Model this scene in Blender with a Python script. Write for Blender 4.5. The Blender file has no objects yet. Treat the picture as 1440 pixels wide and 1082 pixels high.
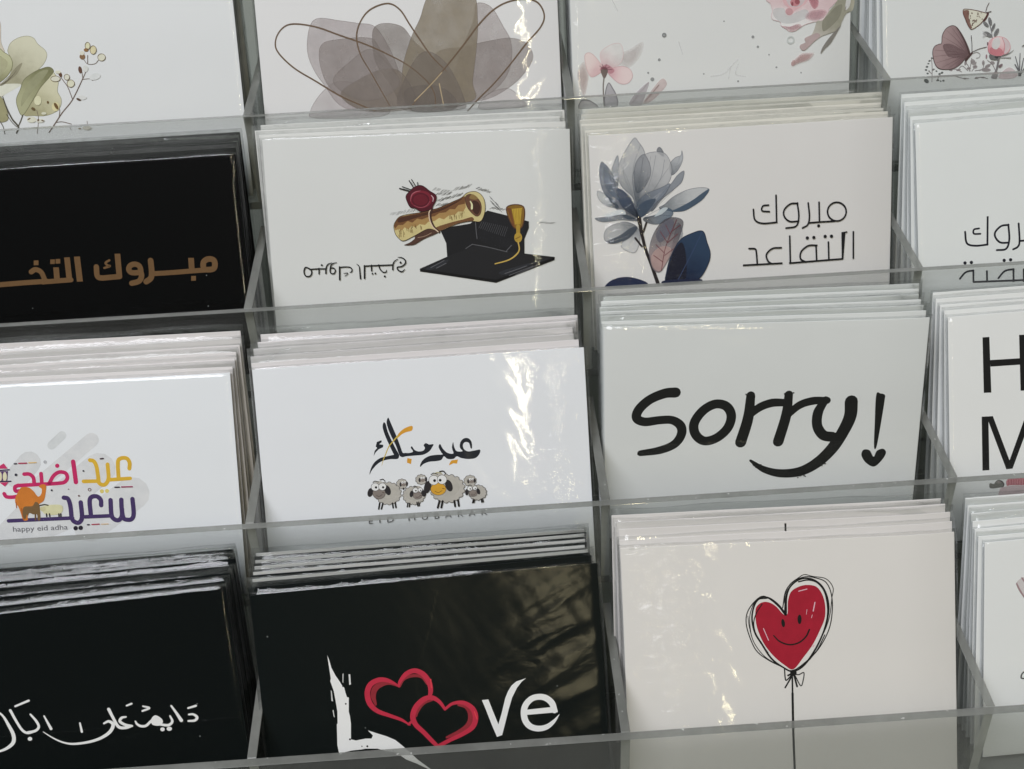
import bpy, bmesh, math, random
from mathutils import Matrix, Vector, noise
from mathutils.geometry import tessellate_polygon
C = bpy.context.scene
S = 0.001                                    # the measurements below are millimetres
ROWS=[[137.05, 147.89], [91.07, 99.07], [45.28, 49.37], [0.0, 0.0]]
COLX=[-107.0, 0.47, 107.0]
PANEL_H=30.0
CAM_LOC=[-31.776, -195.518, 231.533]
CAM_ROT=[[0.997817, -0.049056, -0.044222], [0.062815, 0.498006, 0.864896], [0.020405, 0.865785, -0.5]]
FPX=1400

# ------------------------------------------------------------------ camera
cam = bpy.data.objects.new('camera', bpy.data.cameras.new('camera')); C.collection.objects.link(cam)
r, u, f = [Vector(v) for v in CAM_ROT]
M = Matrix(((r.x, u.x, -f.x), (r.y, u.y, -f.y), (r.z, u.z, -f.z))).to_4x4()
M.translation = Vector(CAM_LOC) * S
cam.matrix_world = M
cam.data.sensor_width = 36; cam.data.lens = 36 * FPX / 1440
cam.data.clip_start = 0.005; cam.data.clip_end = 50
C.camera = cam
# ------------------------------------------------------------------ world, lamps, exposure
w = bpy.data.worlds.new('World'); C.world = w; w.use_nodes = True
w.node_tree.nodes['Background'].inputs['Color'].default_value = (0.86, 0.93, 0.95, 1)
w.node_tree.nodes['Background'].inputs['Strength'].default_value = 0.04
def area(name, loc, target, sx, sy, power, col):
    l = bpy.data.lights.new(name, 'AREA'); l.shape = 'RECTANGLE'; l.size = sx; l.size_y = sy; l.energy = power; l.color = col
    o = bpy.data.objects.new(name, l); C.collection.objects.link(o); o.location = loc
    o.rotation_euler = (Vector(target) - Vector(loc)).to_track_quat('-Z', 'Y').to_euler()
    return o
area('ceiling_light', (-0.62, -0.80, 1.60), (0, 0.05, 0.05), 1.2, 0.9, 33.5, (0.97, 0.98, 1.04))
strip = area('strip_light', (0.42, -3.9, 1.50), (0.42, -3.9, 0), 0.034, 5.6, 34.0, (1.0, 0.90, 0.62))
strip.rotation_euler = (0, 0, math.atan2(0.09, 1.0))
area('added_glint_light', (0.30, -2.10, 0.27), (0, 0.05, 0.0), 0.042, 0.42, 1.6, (1.0, 0.87, 0.52))  # added light with no known source, makes glints on the bottom row's film
C.view_settings.view_transform = 'Standard'; C.view_settings.look = 'None'
C.view_settings.exposure = 0; C.view_settings.gamma = 1; C.view_settings.use_curve_mapping = False
C.render.engine = 'CYCLES'
C.cycles.max_bounces = 10; C.cycles.transparent_max_bounces = 64; C.cycles.glossy_bounces = 4; C.cycles.diffuse_bounces = 4
C.cycles.use_denoising = True; C.cycles.caustics_reflective = False; C.cycles.caustics_refractive = False
C.cycles.sample_clamp_indirect = 4
# ------------------------------------------------------------------ helpers
def lin(v): v /= 255.0; return v / 12.92 if v <= 0.04045 else ((v + 0.055) / 1.055) ** 2.4
def link_obj(name, verts, faces, mats, parent=None, idx=None, smooth=False):
    me = bpy.data.meshes.new(name); me.from_pydata([tuple(v) for v in verts], [], faces)
    for m in mats: me.materials.append(m)
    if idx: me.polygons.foreach_set('material_index', idx)
    if smooth: me.polygons.foreach_set('use_smooth', [True] * len(me.polygons))
    me.update()
    o = bpy.data.objects.new(name, me); C.collection.objects.link(o)
    if parent: o.parent = parent
    return o
def box_data(x0, x1, y0, y1, z0, z1):
    v = [(x, y, z) for z in (z0, z1) for y in (y0, y1) for x in (x0, x1)]
    q = [(0, 2, 3, 1), (4, 5, 7, 6), (0, 1, 5, 4), (2, 6, 7, 3), (0, 4, 6, 2), (1, 3, 7, 5)]   # -z +z -y +y -x +x
    return v, q
def bevel(o, wdt):
    b = o.modifiers.new('bevel', 'BEVEL'); b.width = wdt; b.segments = 2; b.limit_method = 'ANGLE'
def nt(name):
    m = bpy.data.materials.new(name); m.use_nodes = True; t = m.node_tree; t.nodes.clear()
    out = t.nodes.new('ShaderNodeOutputMaterial'); return m, t, out
def N(t, typ, **kw):
    n = t.nodes.new(typ)
    for k, v in kw.items():
        if k in n.inputs.keys(): n.inputs[k].default_value = v
        else: setattr(n, k, v)
    return n
def mathn(t, op, a, b=None):
    n = t.nodes.new('ShaderNodeMath'); n.operation = op
    for i, v in enumerate((a, b)):
        if v is None: continue
        if isinstance(v, (int, float)): n.inputs[i].default_value = v
        else: t.links.new(v, n.inputs[i])
    return n.outputs[0]
def facing_reflect(t, normal=None, base=0.04, gain=0.85, power=5):
    lw = N(t, 'ShaderNodeLayerWeight', Blend=0.5)
    if normal: t.links.new(normal, lw.inputs['Normal'])
    return mathn(t, 'ADD', mathn(t, 'MULTIPLY', mathn(t, 'POWER', lw.outputs['Facing'], power), gain), base)
# ------------------------------------------------------------------ materials
def m_acrylic():
    m, t, out = nt('clear_acrylic'); L = t.links.new
    tr = N(t, 'ShaderNodeBsdfTransparent', Color=(0.875, 0.882, 0.873, 1)); gl = N(t, 'ShaderNodeBsdfGlossy', Roughness=0.06)
    df = N(t, 'ShaderNodeBsdfDiffuse', Color=(0.55, 0.57, 0.55, 1))
    co = N(t, 'ShaderNodeTexCoord'); nz = N(t, 'ShaderNodeTexNoise', Scale=28.0, Detail=6.0, Roughness=0.65); L(co.outputs['Object'], nz.inputs['Vector'])
    hz = mathn(t, 'MULTIPLY', nz.outputs['Fac'], 0.07)
    m1 = t.nodes.new('ShaderNodeMixShader'); L(hz, m1.inputs[0]); L(tr.outputs[0], m1.inputs[1]); L(df.outputs[0], m1.inputs[2])
    m2 = t.nodes.new('ShaderNodeMixShader'); L(facing_reflect(t), m2.inputs[0]); L(m1.outputs[0], m2.inputs[1]); L(gl.outputs[0], m2.inputs[2])
    L(m2.outputs[0], out.inputs[0]); return m
def m_edge(name='acrylic_edge', k=1.0):
    m, t, out = nt(name); L = t.links.new
    co = N(t, 'ShaderNodeTexCoord'); nz = N(t, 'ShaderNodeTexNoise', Scale=45.0, Detail=5.0, Roughness=0.7); L(co.outputs['Object'], nz.inputs['Vector'])
    n2 = N(t, 'ShaderNodeTexNoise', Scale=600.0, Detail=2.0); L(co.outputs['Object'], n2.inputs['Vector'])
    rp = N(t, 'ShaderNodeValToRGB'); L(nz.outputs['Fac'], rp.inputs[0])
    rp.color_ramp.elements[0].position = 0.3; rp.color_ramp.elements[0].color = (0.145 * k, 0.15 * k, 0.138 * k, 1)
    rp.color_ramp.elements[1].position = 0.72; rp.color_ramp.elements[1].color = (0.26 * k, 0.265 * k, 0.248 * k, 1)
    sp = N(t, 'ShaderNodeMapRange'); L(n2.outputs['Fac'], sp.inputs[0]); sp.inputs[1].default_value = 0.71; sp.inputs[2].default_value = 0.77
    mx = t.nodes.new('ShaderNodeMix'); mx.data_type = 'RGBA'; L(sp.outputs[0], mx.inputs['Factor']); L(rp.outputs[0], mx.inputs['A']); mx.inputs['B'].default_value = (0.62, 0.63, 0.6, 1)
    pb = N(t, 'ShaderNodeBsdfPrincipled', Roughness=0.28); L(mx.outputs['Result'], pb.inputs['Base Color'])
    tr = N(t, 'ShaderNodeBsdfTransparent', Color=(0.8, 0.83, 0.8, 1)); ms = t.nodes.new('ShaderNodeMixShader'); ms.inputs[0].default_value = 0.22
    L(pb.outputs[0], ms.inputs[1]); L(tr.outputs[0], ms.inputs[2]); L(ms.outputs[0], out.inputs[0]); return m
def m_film(name='clear_film', rough=0.055, refl=0.05):
    m, t, out = nt(name); L = t.links.new
    co = N(t, 'ShaderNodeTexCoord'); at = N(t, 'ShaderNodeAttribute', attribute_name='crumple')
    mp = N(t, 'ShaderNodeMapping'); L(co.outputs['Object'], mp.inputs[0]); mp.inputs['Rotation'].default_value = (0, math.radians(28), 0); mp.inputs['Scale'].default_value = (170, 170, 300)
    n1 = N(t, 'ShaderNodeTexNoise', Scale=1.0, Detail=3.0, Roughness=0.55, Distortion=0.8); L(mp.outputs[0], n1.inputs['Vector'])
    n2 = N(t, 'ShaderNodeTexNoise', Scale=420.0, Detail=3.0, Roughness=0.6); L(co.outputs['Object'], n2.inputs['Vector'])
    n3 = N(t, 'ShaderNodeTexNoise', Scale=60.0, Detail=2.0); L(co.outputs['Object'], n3.inputs['Vector'])
    h = mathn(t, 'ADD', mathn(t, 'MULTIPLY', n1.outputs['Fac'], 1.0), mathn(t, 'MULTIPLY', n2.outputs['Fac'], 0.33))
    h = mathn(t, 'ADD', mathn(t, 'MULTIPLY', h, mathn(t, 'ADD', at.outputs['Fac'], 0.012)), mathn(t, 'MULTIPLY', n3.outputs['Fac'], 0.05))
    bp = N(t, 'ShaderNodeBump', Strength=1.0, Distance=0.0014); L(h, bp.inputs['Height'])
    gl = N(t, 'ShaderNodeBsdfGlossy', Roughness=rough); L(bp.outputs[0], gl.inputs['Normal'])
    tr = N(t, 'ShaderNodeBsdfTransparent', Color=(0.975, 0.98, 0.975, 1))
    ms = t.nodes.new('ShaderNodeMixShader'); L(facing_reflect(t, None, refl, 0.32, 4), ms.inputs[0]); L(tr.outputs[0], ms.inputs[1]); L(gl.outputs[0], ms.inputs[2])
    df = N(t, 'ShaderNodeBsdfDiffuse', Color=(0.75, 0.76, 0.75, 1)); m3 = t.nodes.new('ShaderNodeMixShader'); m3.inputs[0].default_value = 0.002
    L(ms.outputs[0], m3.inputs[1]); L(df.outputs[0], m3.inputs[2]); L(m3.outputs[0], out.inputs[0]); return m
def m_paper(name, col, rough=0.5, specks=False, var=0.03):   # flat printed paper
    m, t, out = nt(name); L = t.links.new
    co = N(t, 'ShaderNodeTexCoord'); nz = N(t, 'ShaderNodeTexNoise', Scale=35.0, Detail=5.0, Roughness=0.6); L(co.outputs['Object'], nz.inputs['Vector'])
    a = tuple(c * (1 - var) for c in col) + (1,); b = tuple(min(1, c * (1 + var)) for c in col) + (1,)
    mx = t.nodes.new('ShaderNodeMix'); mx.data_type = 'RGBA'; L(nz.outputs['Fac'], mx.inputs['Factor']); mx.inputs['A'].default_value = a; mx.inputs['B'].default_value = b
    colout = mx.outputs['Result']
    if specks:
        vo = N(t, 'ShaderNodeTexVoronoi', Scale=190.0); L(co.outputs['Object'], vo.inputs['Vector'])
        sp = N(t, 'ShaderNodeMapRange'); L(vo.outputs['Distance'], sp.inputs[0]); sp.inputs[1].default_value = 0.045; sp.inputs[2].default_value = 0.02
        sx = N(t, 'ShaderNodeSeparateColor'); L(vo.outputs['Color'], sx.inputs[0]); gate = mathn(t, 'GREATER_THAN', sx.outputs[0], 0.72)
        m2 = t.nodes.new('ShaderNodeMix'); m2.data_type = 'RGBA'; L(mathn(t, 'MULTIPLY', sp.outputs[0], gate), m2.inputs['Factor']); L(colout, m2.inputs['A']); m2.inputs['B'].default_value = (0.3, 0.32, 0.32, 1)
        colout = m2.outputs['Result']
    pb = N(t, 'ShaderNodeBsdfPrincipled', Roughness=rough); L(colout, pb.inputs['Base Color']); pb.inputs['Specular IOR Level'].default_value = 0.06 if specks else 0.25
    L(pb.outputs[0], out.inputs[0]); return m
INKCACHE = {}
def m_ink(i, H=0):
    if i in INKCACHE: return INKCACHE[i]
    rr, gg, bb, al = INKS[i][:4]; k = 1.0 + 0.25 * min(1, max(0, (0.3 * rr + 0.6 * gg + 0.1 * bb - 120) / 70))
    col = tuple(min(0.85, lin(c) * k) for c in (rr, gg, bb))
    m, t, out = nt('ink'); L = t.links.new
    co = N(t, 'ShaderNodeTexCoord'); nz = N(t, 'ShaderNodeTexNoise', Scale=260.0, Detail=6.0, Roughness=0.65); L(co.outputs['Object'], nz.inputs['Vector'])
    vv = 0.22 if max(rr, gg, bb) > 60 else 0.1
    if min(rr, gg, bb) > 225: vv = 0.03
    mx = t.nodes.new('ShaderNodeMix'); mx.data_type = 'RGBA'; L(nz.outputs['Fac'], mx.inputs['Factor'])
    mx.inputs['A'].default_value = tuple(c * (1 - vv) for c in col) + (1,); mx.inputs['B'].default_value = tuple(min(0.88, c * (1 + vv)) for c in col) + (1,)
    res = mx.outputs['Result']
    if len(INKS[i]) > 4:                      # a wash that runs from one ink colour into another across the petal
        r2, g2, b2, u0, v0, u1, v1 = INKS[i][4:]; k2 = 1.0 + 0.25 * min(1, max(0, (0.3 * r2 + 0.6 * g2 + 0.1 * b2 - 120) / 70))
        p0 = Vector((u0, 0, H - v0)) * S; dv = Vector((u1, 0, H - v1)) * S - p0; dv /= max(1e-12, dv.length_squared)
        sb = t.nodes.new('ShaderNodeVectorMath'); sb.operation = 'SUBTRACT'; L(co.outputs['Object'], sb.inputs[0]); sb.inputs[1].default_value = p0
        dt = t.nodes.new('ShaderNodeVectorMath'); dt.operation = 'DOT_PRODUCT'; L(sb.outputs[0], dt.inputs[0]); dt.inputs[1].default_value = dv
        fac = mathn(t, 'ADD', dt.outputs['Value'], mathn(t, 'MULTIPLY', mathn(t, 'SUBTRACT', nz.outputs['Fac'], 0.5), 0.5))
        mr = N(t, 'ShaderNodeMapRange', interpolation_type='SMOOTHSTEP'); L(fac, mr.inputs[0])
        m2 = t.nodes.new('ShaderNodeMix'); m2.data_type = 'RGBA'; L(mr.outputs[0], m2.inputs['Factor']); L(res, m2.inputs['A'])
        m2.inputs['B'].default_value = tuple(min(0.86, lin(c) * k2) for c in (r2, g2, b2)) + (1,); res = m2.outputs['Result']
    pb = N(t, 'ShaderNodeBsdfPrincipled', Roughness=0.5); L(res, pb.inputs['Base Color']); pb.inputs['Specular IOR Level'].default_value = 0.15
    if al < 1:
        n2 = N(t, 'ShaderNodeTexNoise', Scale=150.0, Detail=4.0); L(co.outputs['Object'], n2.inputs['Vector'])
        fa = mathn(t, 'MULTIPLY', mathn(t, 'ADD', mathn(t, 'MULTIPLY', n2.outputs['Fac'], 0.7), 0.65), al)
        tr = N(t, 'ShaderNodeBsdfTransparent'); ms = t.nodes.new('ShaderNodeMixShader'); L(fa, ms.inputs[0])
        L(tr.outputs[0], ms.inputs[1]); L(pb.outputs[0], ms.inputs[2]); L(ms.outputs[0], out.inputs[0])
    else: L(pb.outputs[0], out.inputs[0])
    INKCACHE[i] = m; return m
def m_seam():
    m, t, out = nt('film_seam'); L = t.links.new
    co = N(t, 'ShaderNodeTexCoord'); nz = N(t, 'ShaderNodeTexNoise', Scale=170.0, Detail=5.0, Roughness=0.7); L(co.outputs['Object'], nz.inputs['Vector'])
    mr = N(t, 'ShaderNodeMapRange'); L(nz.outputs['Fac'], mr.inputs[0]); mr.inputs[1].default_value = 0.38; mr.inputs[2].default_value = 0.72; mr.inputs[3].default_value = 0.10; mr.inputs[4].default_value = 0.36
    pb = N(t, 'ShaderNodeBsdfPrincipled', Roughness=0.12); pb.inputs['Base Color'].default_value = (0.82, 0.83, 0.82, 1)
    tr = N(t, 'ShaderNodeBsdfTransparent', Color=(0.97, 0.97, 0.97, 1)); ms = t.nodes.new('ShaderNodeMixShader'); L(mr.outputs[0], ms.inputs[0])
    L(tr.outputs[0], ms.inputs[1]); L(pb.outputs[0], ms.inputs[2]); L(ms.outputs[0], out.inputs[0]); return m
ACR, EDGE, FILM, SEAM = m_acrylic(), m_edge(), m_film(), m_seam()
SCUFFED = m_film('scuffed_film', 0.185, 0.026)          # duller wrap of the love card
EDGE_LIT = m_edge('lit_acrylic_edge', 2.3)         # dividers' front edge: light carried by the acrylic, put into a brighter colour
# ------------------------------------------------------------------ setting
T = 2.8                                        # acrylic thickness
FLOOR = ROWS[3][1] - PANEL_H - T
v, q = box_data(-2.2, 2.2, -0.09, 0.6, FLOOR * S - 0.04, FLOOR * S)
tb = link_obj('countertop', v, q, [m_paper('counter_laminate', (0.40, 0.41, 0.38), 0.4)]); tb['kind'] = 'structure'
v, q = box_data(-2.2, 2.2, 0.30, 0.36, FLOOR * S, 1.0)
wl = link_obj('wall', v, q, [m_paper('wall_paint', (0.5, 0.53, 0.49), 0.6)]); wl['kind'] = 'structure'
# ------------------------------------------------------------------ acrylic rack
rack = bpy.data.objects.new('card_display_rack', None); C.collection.objects.link(rack)
rack.location = (0, ROWS[3][0] * S, FLOOR * S)
rack['label'] = 'clear acrylic tiered display rack whose pockets hold all the greeting cards'; rack['category'] = 'display rack'
RO = Vector((0, ROWS[3][0], FLOOR))
def rack_part(name, verts, faces, idx):
    o = link_obj(name, [(Vector(p) - RO) * S for p in verts], faces, [ACR, EDGE, EDGE_LIT], rack, idx); bevel(o, 0.00025); return o
pitch_y = ROWS[2][0] - ROWS[3][0]; pitch_z = ROWS[2][1] - ROWS[3][1]
XS = [COLX[1] - 2 * 107.2, COLX[0], COLX[1], COLX[2], COLX[1] + 2 * 107.2]
XL, XR = XS[0] - T / 2, XS[4] + T / 2
rows = ROWS + [[ROWS[3][0] - pitch_y, ROWS[3][1] - pitch_z]]
back = [ROWS[0][0] + pitch_y + 4, ROWS[0][1] + pitch_z + 8]
for k in range(4):
    y, z = ROWS[k]
    zb = (ROWS[k + 1][1] - PANEL_H) if k < 3 else FLOOR
    v, q = box_data(XL, XR, y - T / 2, y + T / 2, zb, z)
    rack_part('front_panel', v, q, [1, 1, 0, 0, 1, 1])
    yb = (ROWS[k - 1][0] if k else back[0]) - T / 2
    v, q = box_data(XL, XR, y + T / 2 + 0.02, yb - 0.02, z - PANEL_H - T, z - PANEL_H)
    rack_part('shelf', v, q, [0, 0, 1, 1, 1, 1])
    for X in XS:
        prof = [(y + T / 2 + 0.02, z - PANEL_H + 0.02), (y + T / 2 + 0.02, z - 0.05), (yb - 0.02, z - 0.05 + (yb - y) * math.tan(math.radians(14))), (yb - 0.02, z - PANEL_H + 0.02)]
        vv = [(X + sx * T / 2, a, b) for sx in (-1, 1) for a, b in prof]
        rack_part('divider', vv, [(0, 1, 2, 3), (7, 6, 5, 4), (0, 4, 5, 1), (1, 5, 6, 2), (2, 6, 7, 3), (3, 7, 4, 0)], [0, 0, 2, 1, 1, 1])
v, q = box_data(XL, XR, back[0] - T / 2, back[0] + T / 2, FLOOR, back[1]); rack_part('back_panel', v, q, [1, 1, 0, 0, 1, 1])
for X in (XL - T - 0.03, XR + 0.03):
    pr = [(ROWS[3][0], FLOOR)]
    for k in (3, 2, 1, 0):
        y, z = ROWS[k]; pr += [(y - T / 2, z - (pitch_z if k < 3 else 0) + (8 if k < 3 else -6)), (y - T / 2, z)] if k < 3 else [(y - T / 2, FLOOR), (y - T / 2, z)]
    pr = pr[1:] + [(back[0], back[1]), (back[0], FLOOR)]
    n = len(pr); vv = [(X + sx * T, a, b) for sx in (0, 1) for a, b in pr]
    rack_part('side_panel', vv, [tuple(range(n)), tuple(range(2 * n - 1, n - 1, -1))] + [(i, i + n, (i + 1) % n + n, (i + 1) % n) for i in range(n)], [0, 0] + [1] * n)
STACKS={
(0, 0):[[-161.0684,174.8159,204.9651,1.0,0.0017,0.0058,0.006,-0.3534,-0.9355,92.789,99.9289],[-161.4021,176.8159,206.1358,1.0,0.0013,0.0049,0.005,-0.3344,-0.9424,93.3907,99.9289],[-161.4204,178.8159,206.4837,1.0,0.001,0.0039,0.004,-0.3152,-0.949,93.1563,99.9289],[-161.0824,180.8159,206.4768,1.0,0.0007,0.003,0.003,-0.296,-0.9552,92.5928,99.9289],[-160.7494,182.8159,206.6835,1.0,0.0004,0.002,0.002,-0.2766,-0.961,92.2975,99.9289],[-161.3123,184.8159,206.6528,1.0,0.0002,0.001,0.001,-0.2571,-0.9664,91.7987,99.9289],[-161.5716,186.8159,207.5035,1.0,0.0,0.0,0.0,-0.2375,-0.9714,92.2511,99.9289]],
(0, 1):[[-52.1753,173.6278,205.7579,1.0,0.0014,-0.0055,-0.0046,-0.3534,-0.9355,93.6537,102.2996],[-52.2458,175.6278,206.2162,1.0,0.0013,-0.0046,-0.0039,-0.3344,-0.9424,93.493,102.2996],[-51.7194,177.6278,206.632,1.0,0.0011,-0.0036,-0.0031,-0.3153,-0.949,93.3282,102.2996],[-52.2783,179.6278,206.954,1.0,0.0009,-0.0027,-0.0023,-0.296,-0.9552,93.1057,102.2996],[-52.0208,181.6278,207.5378,1.0,0.0006,-0.0018,-0.0015,-0.2766,-0.961,93.1964,102.2996],[-52.0554,183.6278,207.5237,1.0,0.0003,-0.0009,-0.0008,-0.2571,-0.9664,92.7056,102.2996],[-52.4337,185.6278,207.8115,1.0,0.0,0.0,0.0,-0.2375,-0.9714,92.5683,102.2996]],
(0, 2):[[53.0158,176.4279,204.036,0.9999,0.0068,-0.0107,-0.0081,-0.3092,-0.951,90.0517,98.6633],[52.8089,178.4279,204.4801,0.9999,0.0058,-0.0088,-0.0067,-0.2959,-0.9552,90.2071,98.6633],[52.6145,180.4279,205.5999,1.0,0.0047,-0.007,-0.0054,-0.2825,-0.9593,91.0827,98.6633],[53.5681,182.4279,205.1244,1.0,0.0036,-0.0052,-0.004,-0.269,-0.9631,90.3121,98.6633],[52.445,184.4279,205.4405,1.0,0.0024,-0.0034,-0.0027,-0.2555,-0.9668,90.3833,98.6633],[53.2556,186.4279,206.3155,1.0,0.0012,-0.0017,-0.0013,-0.242,-0.9703,91.0468,98.6633],[52.4433,188.4279,206.4136,1.0,0.0,0.0,0.0,-0.2284,-0.9736,90.9248,98.6633]],
(0, 3):[[160.367,175.1339,204.748,1.0,0.0033,0.009,0.0095,-0.3708,-0.9287,93.0805,100.0166],[159.419,177.1339,205.5635,1.0,0.0026,0.0075,0.008,-0.3496,-0.9369,93.2039,100.0166],[159.8348,179.1339,206.3336,1.0,0.0019,0.0061,0.0064,-0.3282,-0.9446,93.328,100.0166],[159.0279,181.1339,206.4505,1.0,0.0013,0.0046,0.0048,-0.3067,-0.9518,92.8144,100.0166],[159.4116,183.1339,206.8707,1.0,0.0008,0.0031,0.0032,-0.285,-0.9585,92.675,100.0166],[158.0197,185.1339,206.7175,1.0,0.0004,0.0015,0.0016,-0.2631,-0.9648,91.9929,100.0166],[158.8448,187.1339,206.9469,1.0,0.0,0.0,0.0,-0.2411,-0.9705,91.7629,100.0166]],
(1, 0):[[-161.0416,127.0618,137.4492,1.0,0.0027,0.0062,0.0068,-0.3474,-0.9377,72.6134,100.0],[-160.1079,128.6614,140.0105,1.0,0.001,0.002,0.0022,-0.3233,-0.9463,74.8717,100.0],[-159.9677,130.2609,141.0919,1.0,0.0016,0.0043,0.0045,-0.299,-0.9543,75.2656,100.0],[-159.6235,131.8605,142.2071,1.0,0.0004,0.0009,0.001,-0.2745,-0.9616,76.0165,100.0],[-159.2014,133.4601,143.5306,1.0,0.001,0.0034,0.0036,-0.2498,-0.9683,76.7308,100.0]],
(1, 1):[[-51.2625,126.3799,141.5896,0.9991,-0.0405,-0.0083,-0.0218,-0.3465,-0.9378,76.9194,100.2147],[-52.3572,128.5664,143.0157,0.9996,-0.0295,-0.0034,-0.0126,-0.3148,-0.9491,77.7459,100.1431],[-53.8881,130.7529,144.0591,0.9998,-0.0207,-0.0039,-0.0096,-0.2825,-0.9592,77.9837,100.0716],[-52.1469,132.9394,145.3163,0.9999,-0.0118,-0.0034,-0.0063,-0.2497,-0.9683,78.5745,100.0]],
(1, 2):[[54.8807,123.9417,138.6784,0.9999,-0.0151,0.0085,0.0035,-0.307,-0.9517,72.7195,100.1698],[53.7862,125.7957,140.0358,0.9999,-0.0121,0.0101,0.0061,-0.2941,-0.9558,73.7472,100.1132],[52.8139,127.6496,141.1637,0.9999,-0.0125,0.0007,-0.0028,-0.2809,-0.9597,75.085,100.0566],[52.5125,129.5036,142.2826,1.0,-0.0092,0.0035,0.0009,-0.2678,-0.9635,75.8202,100.0],[53.1893,131.3575,143.4277,1.0,-0.0077,0.0002,-0.0017,-0.2547,-0.967,76.8849,100.0],[53.8608,133.2115,144.8041,1.0,-0.0047,0.0021,0.0009,-0.2415,-0.9704,77.9407,100.0]],
(1, 3):[[162.9167,125.5962,137.1512,0.9996,0.0128,0.0233,0.0264,-0.3673,-0.9297,72.0649,100.0],[161.8493,127.5513,138.6853,0.9998,0.0098,0.0193,0.0215,-0.3394,-0.9404,73.0689,100.0],[161.6834,129.5063,140.3178,0.9999,0.007,0.0146,0.0161,-0.3112,-0.9502,74.2564,100.0],[161.0231,131.4614,141.9862,0.9999,0.0047,0.0105,0.0114,-0.2827,-0.9591,75.5034,100.0],[160.5455,133.4164,143.9604,1.0,0.0031,0.0077,0.0082,-0.254,-0.9672,77.0491,100.0]],
(2, 0):[[-162.5058,78.0468,84.7582,0.9999,-0.0012,-0.0111,-0.0107,-0.41,-0.912,71.1402,100.0],[-161.8102,79.6432,86.1035,0.9999,-0.0025,-0.0138,-0.0137,-0.3861,-0.9224,71.6624,100.0],[-161.1808,81.2396,87.3533,1.0,0.001,-0.0047,-0.004,-0.3619,-0.9322,72.6935,100.0],[-160.7437,82.8361,89.0391,1.0,-0.0,-0.0067,-0.0063,-0.3375,-0.9413,73.6784,100.0],[-159.6632,84.4325,90.3912,1.0,0.0013,-0.002,-0.0015,-0.3128,-0.9498,74.6737,100.0],[-159.2305,86.0289,92.1259,1.0,-0.0006,-0.0069,-0.0068,-0.2879,-0.9576,75.6318,100.0],[-159.4079,87.6254,94.0816,1.0,-0.0013,-0.0088,-0.0089,-0.2629,-0.9648,76.9976,100.0]],
(2, 1):[[-53.6057,77.7527,85.1489,0.9992,0.0373,-0.0138,0.0025,-0.4048,-0.9144,71.2497,102.9673],[-54.5533,79.6185,86.716,0.9994,0.0345,-0.0058,0.0076,-0.3767,-0.9263,72.4154,101.9782],[-55.4331,81.4843,87.9807,0.9996,0.0288,-0.0046,0.0057,-0.3484,-0.9373,72.9718,100.9891],[-55.1581,83.3501,89.5235,0.9997,0.0229,-0.0042,0.0034,-0.3199,-0.9475,73.8371,100.0],[-53.9963,85.2159,90.8314,0.9998,0.018,-0.0007,0.0046,-0.2909,-0.9567,74.6592,100.0],[-53.2182,87.0817,92.1509,0.9999,0.0109,-0.0053,-0.0023,-0.2618,-0.9651,75.147,100.0]],
(2, 2):[[54.0779,76.3874,90.8489,0.9978,-0.0654,-0.0048,-0.0188,-0.2157,-0.9763,72.979,100.3313],[53.6123,78.1119,92.1691,0.9983,-0.0575,-0.0031,-0.0155,-0.216,-0.9763,74.4162,100.2209],[53.5276,79.8365,93.2819,0.9987,-0.0508,-0.0065,-0.0173,-0.216,-0.9762,75.388,100.1104],[53.4365,81.561,94.1484,0.9991,-0.0429,-0.0049,-0.014,-0.2163,-0.9762,76.3585,100.0],[53.3987,83.2855,95.0286,0.9993,-0.0357,-0.006,-0.0135,-0.2164,-0.9762,77.206,100.0],[54.0313,85.0101,96.1594,0.9995,-0.0291,-0.0102,-0.0162,-0.2164,-0.9762,78.1568,100.0],[54.8852,86.7346,97.0409,0.9997,-0.0216,-0.0103,-0.0147,-0.2166,-0.9762,79.0551,100.0]],
(2, 3):[[162.3238,79.096,88.4052,0.9998,0.0093,0.0149,0.0173,-0.3698,-0.9289,73.5723,100.0],[161.9099,81.2295,89.7474,0.9998,0.0092,0.0177,0.0198,-0.3414,-0.9397,74.0085,100.0],[161.4022,83.3631,90.1857,1.0,0.0047,0.0078,0.0088,-0.3127,-0.9498,74.1724,100.0],[160.7376,85.4967,91.5077,0.9999,0.005,0.0117,0.0126,-0.2837,-0.9588,74.6516,100.0],[160.536,87.6302,92.7272,0.9999,0.0043,0.0127,0.0134,-0.2544,-0.967,75.225,100.0]],
(3, 0):[[-163.75,31.2398,35.5338,0.9989,0.0318,0.0353,0.0449,-0.3879,-0.9206,69.4205,100.0],[-163.2601,33.0609,36.2009,0.999,0.0284,0.0345,0.0425,-0.3667,-0.9293,69.5087,100.0],[-162.436,34.882,38.0665,0.9992,0.0241,0.0308,0.0373,-0.3455,-0.9377,71.0477,100.0],[-161.4625,36.7031,39.7416,0.9996,0.0187,0.0233,0.0281,-0.3241,-0.9456,72.5861,100.0],[-161.1702,38.5242,40.6455,0.9995,0.0174,0.0275,0.0315,-0.3022,-0.9527,72.7775,100.0],[-161.5714,40.3452,41.3226,0.9995,0.0152,0.0289,0.032,-0.2803,-0.9594,72.8953,100.0],[-162.2517,42.1663,42.2491,0.9998,0.0092,0.0163,0.0181,-0.2583,-0.9659,73.9853,100.0]],
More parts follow.
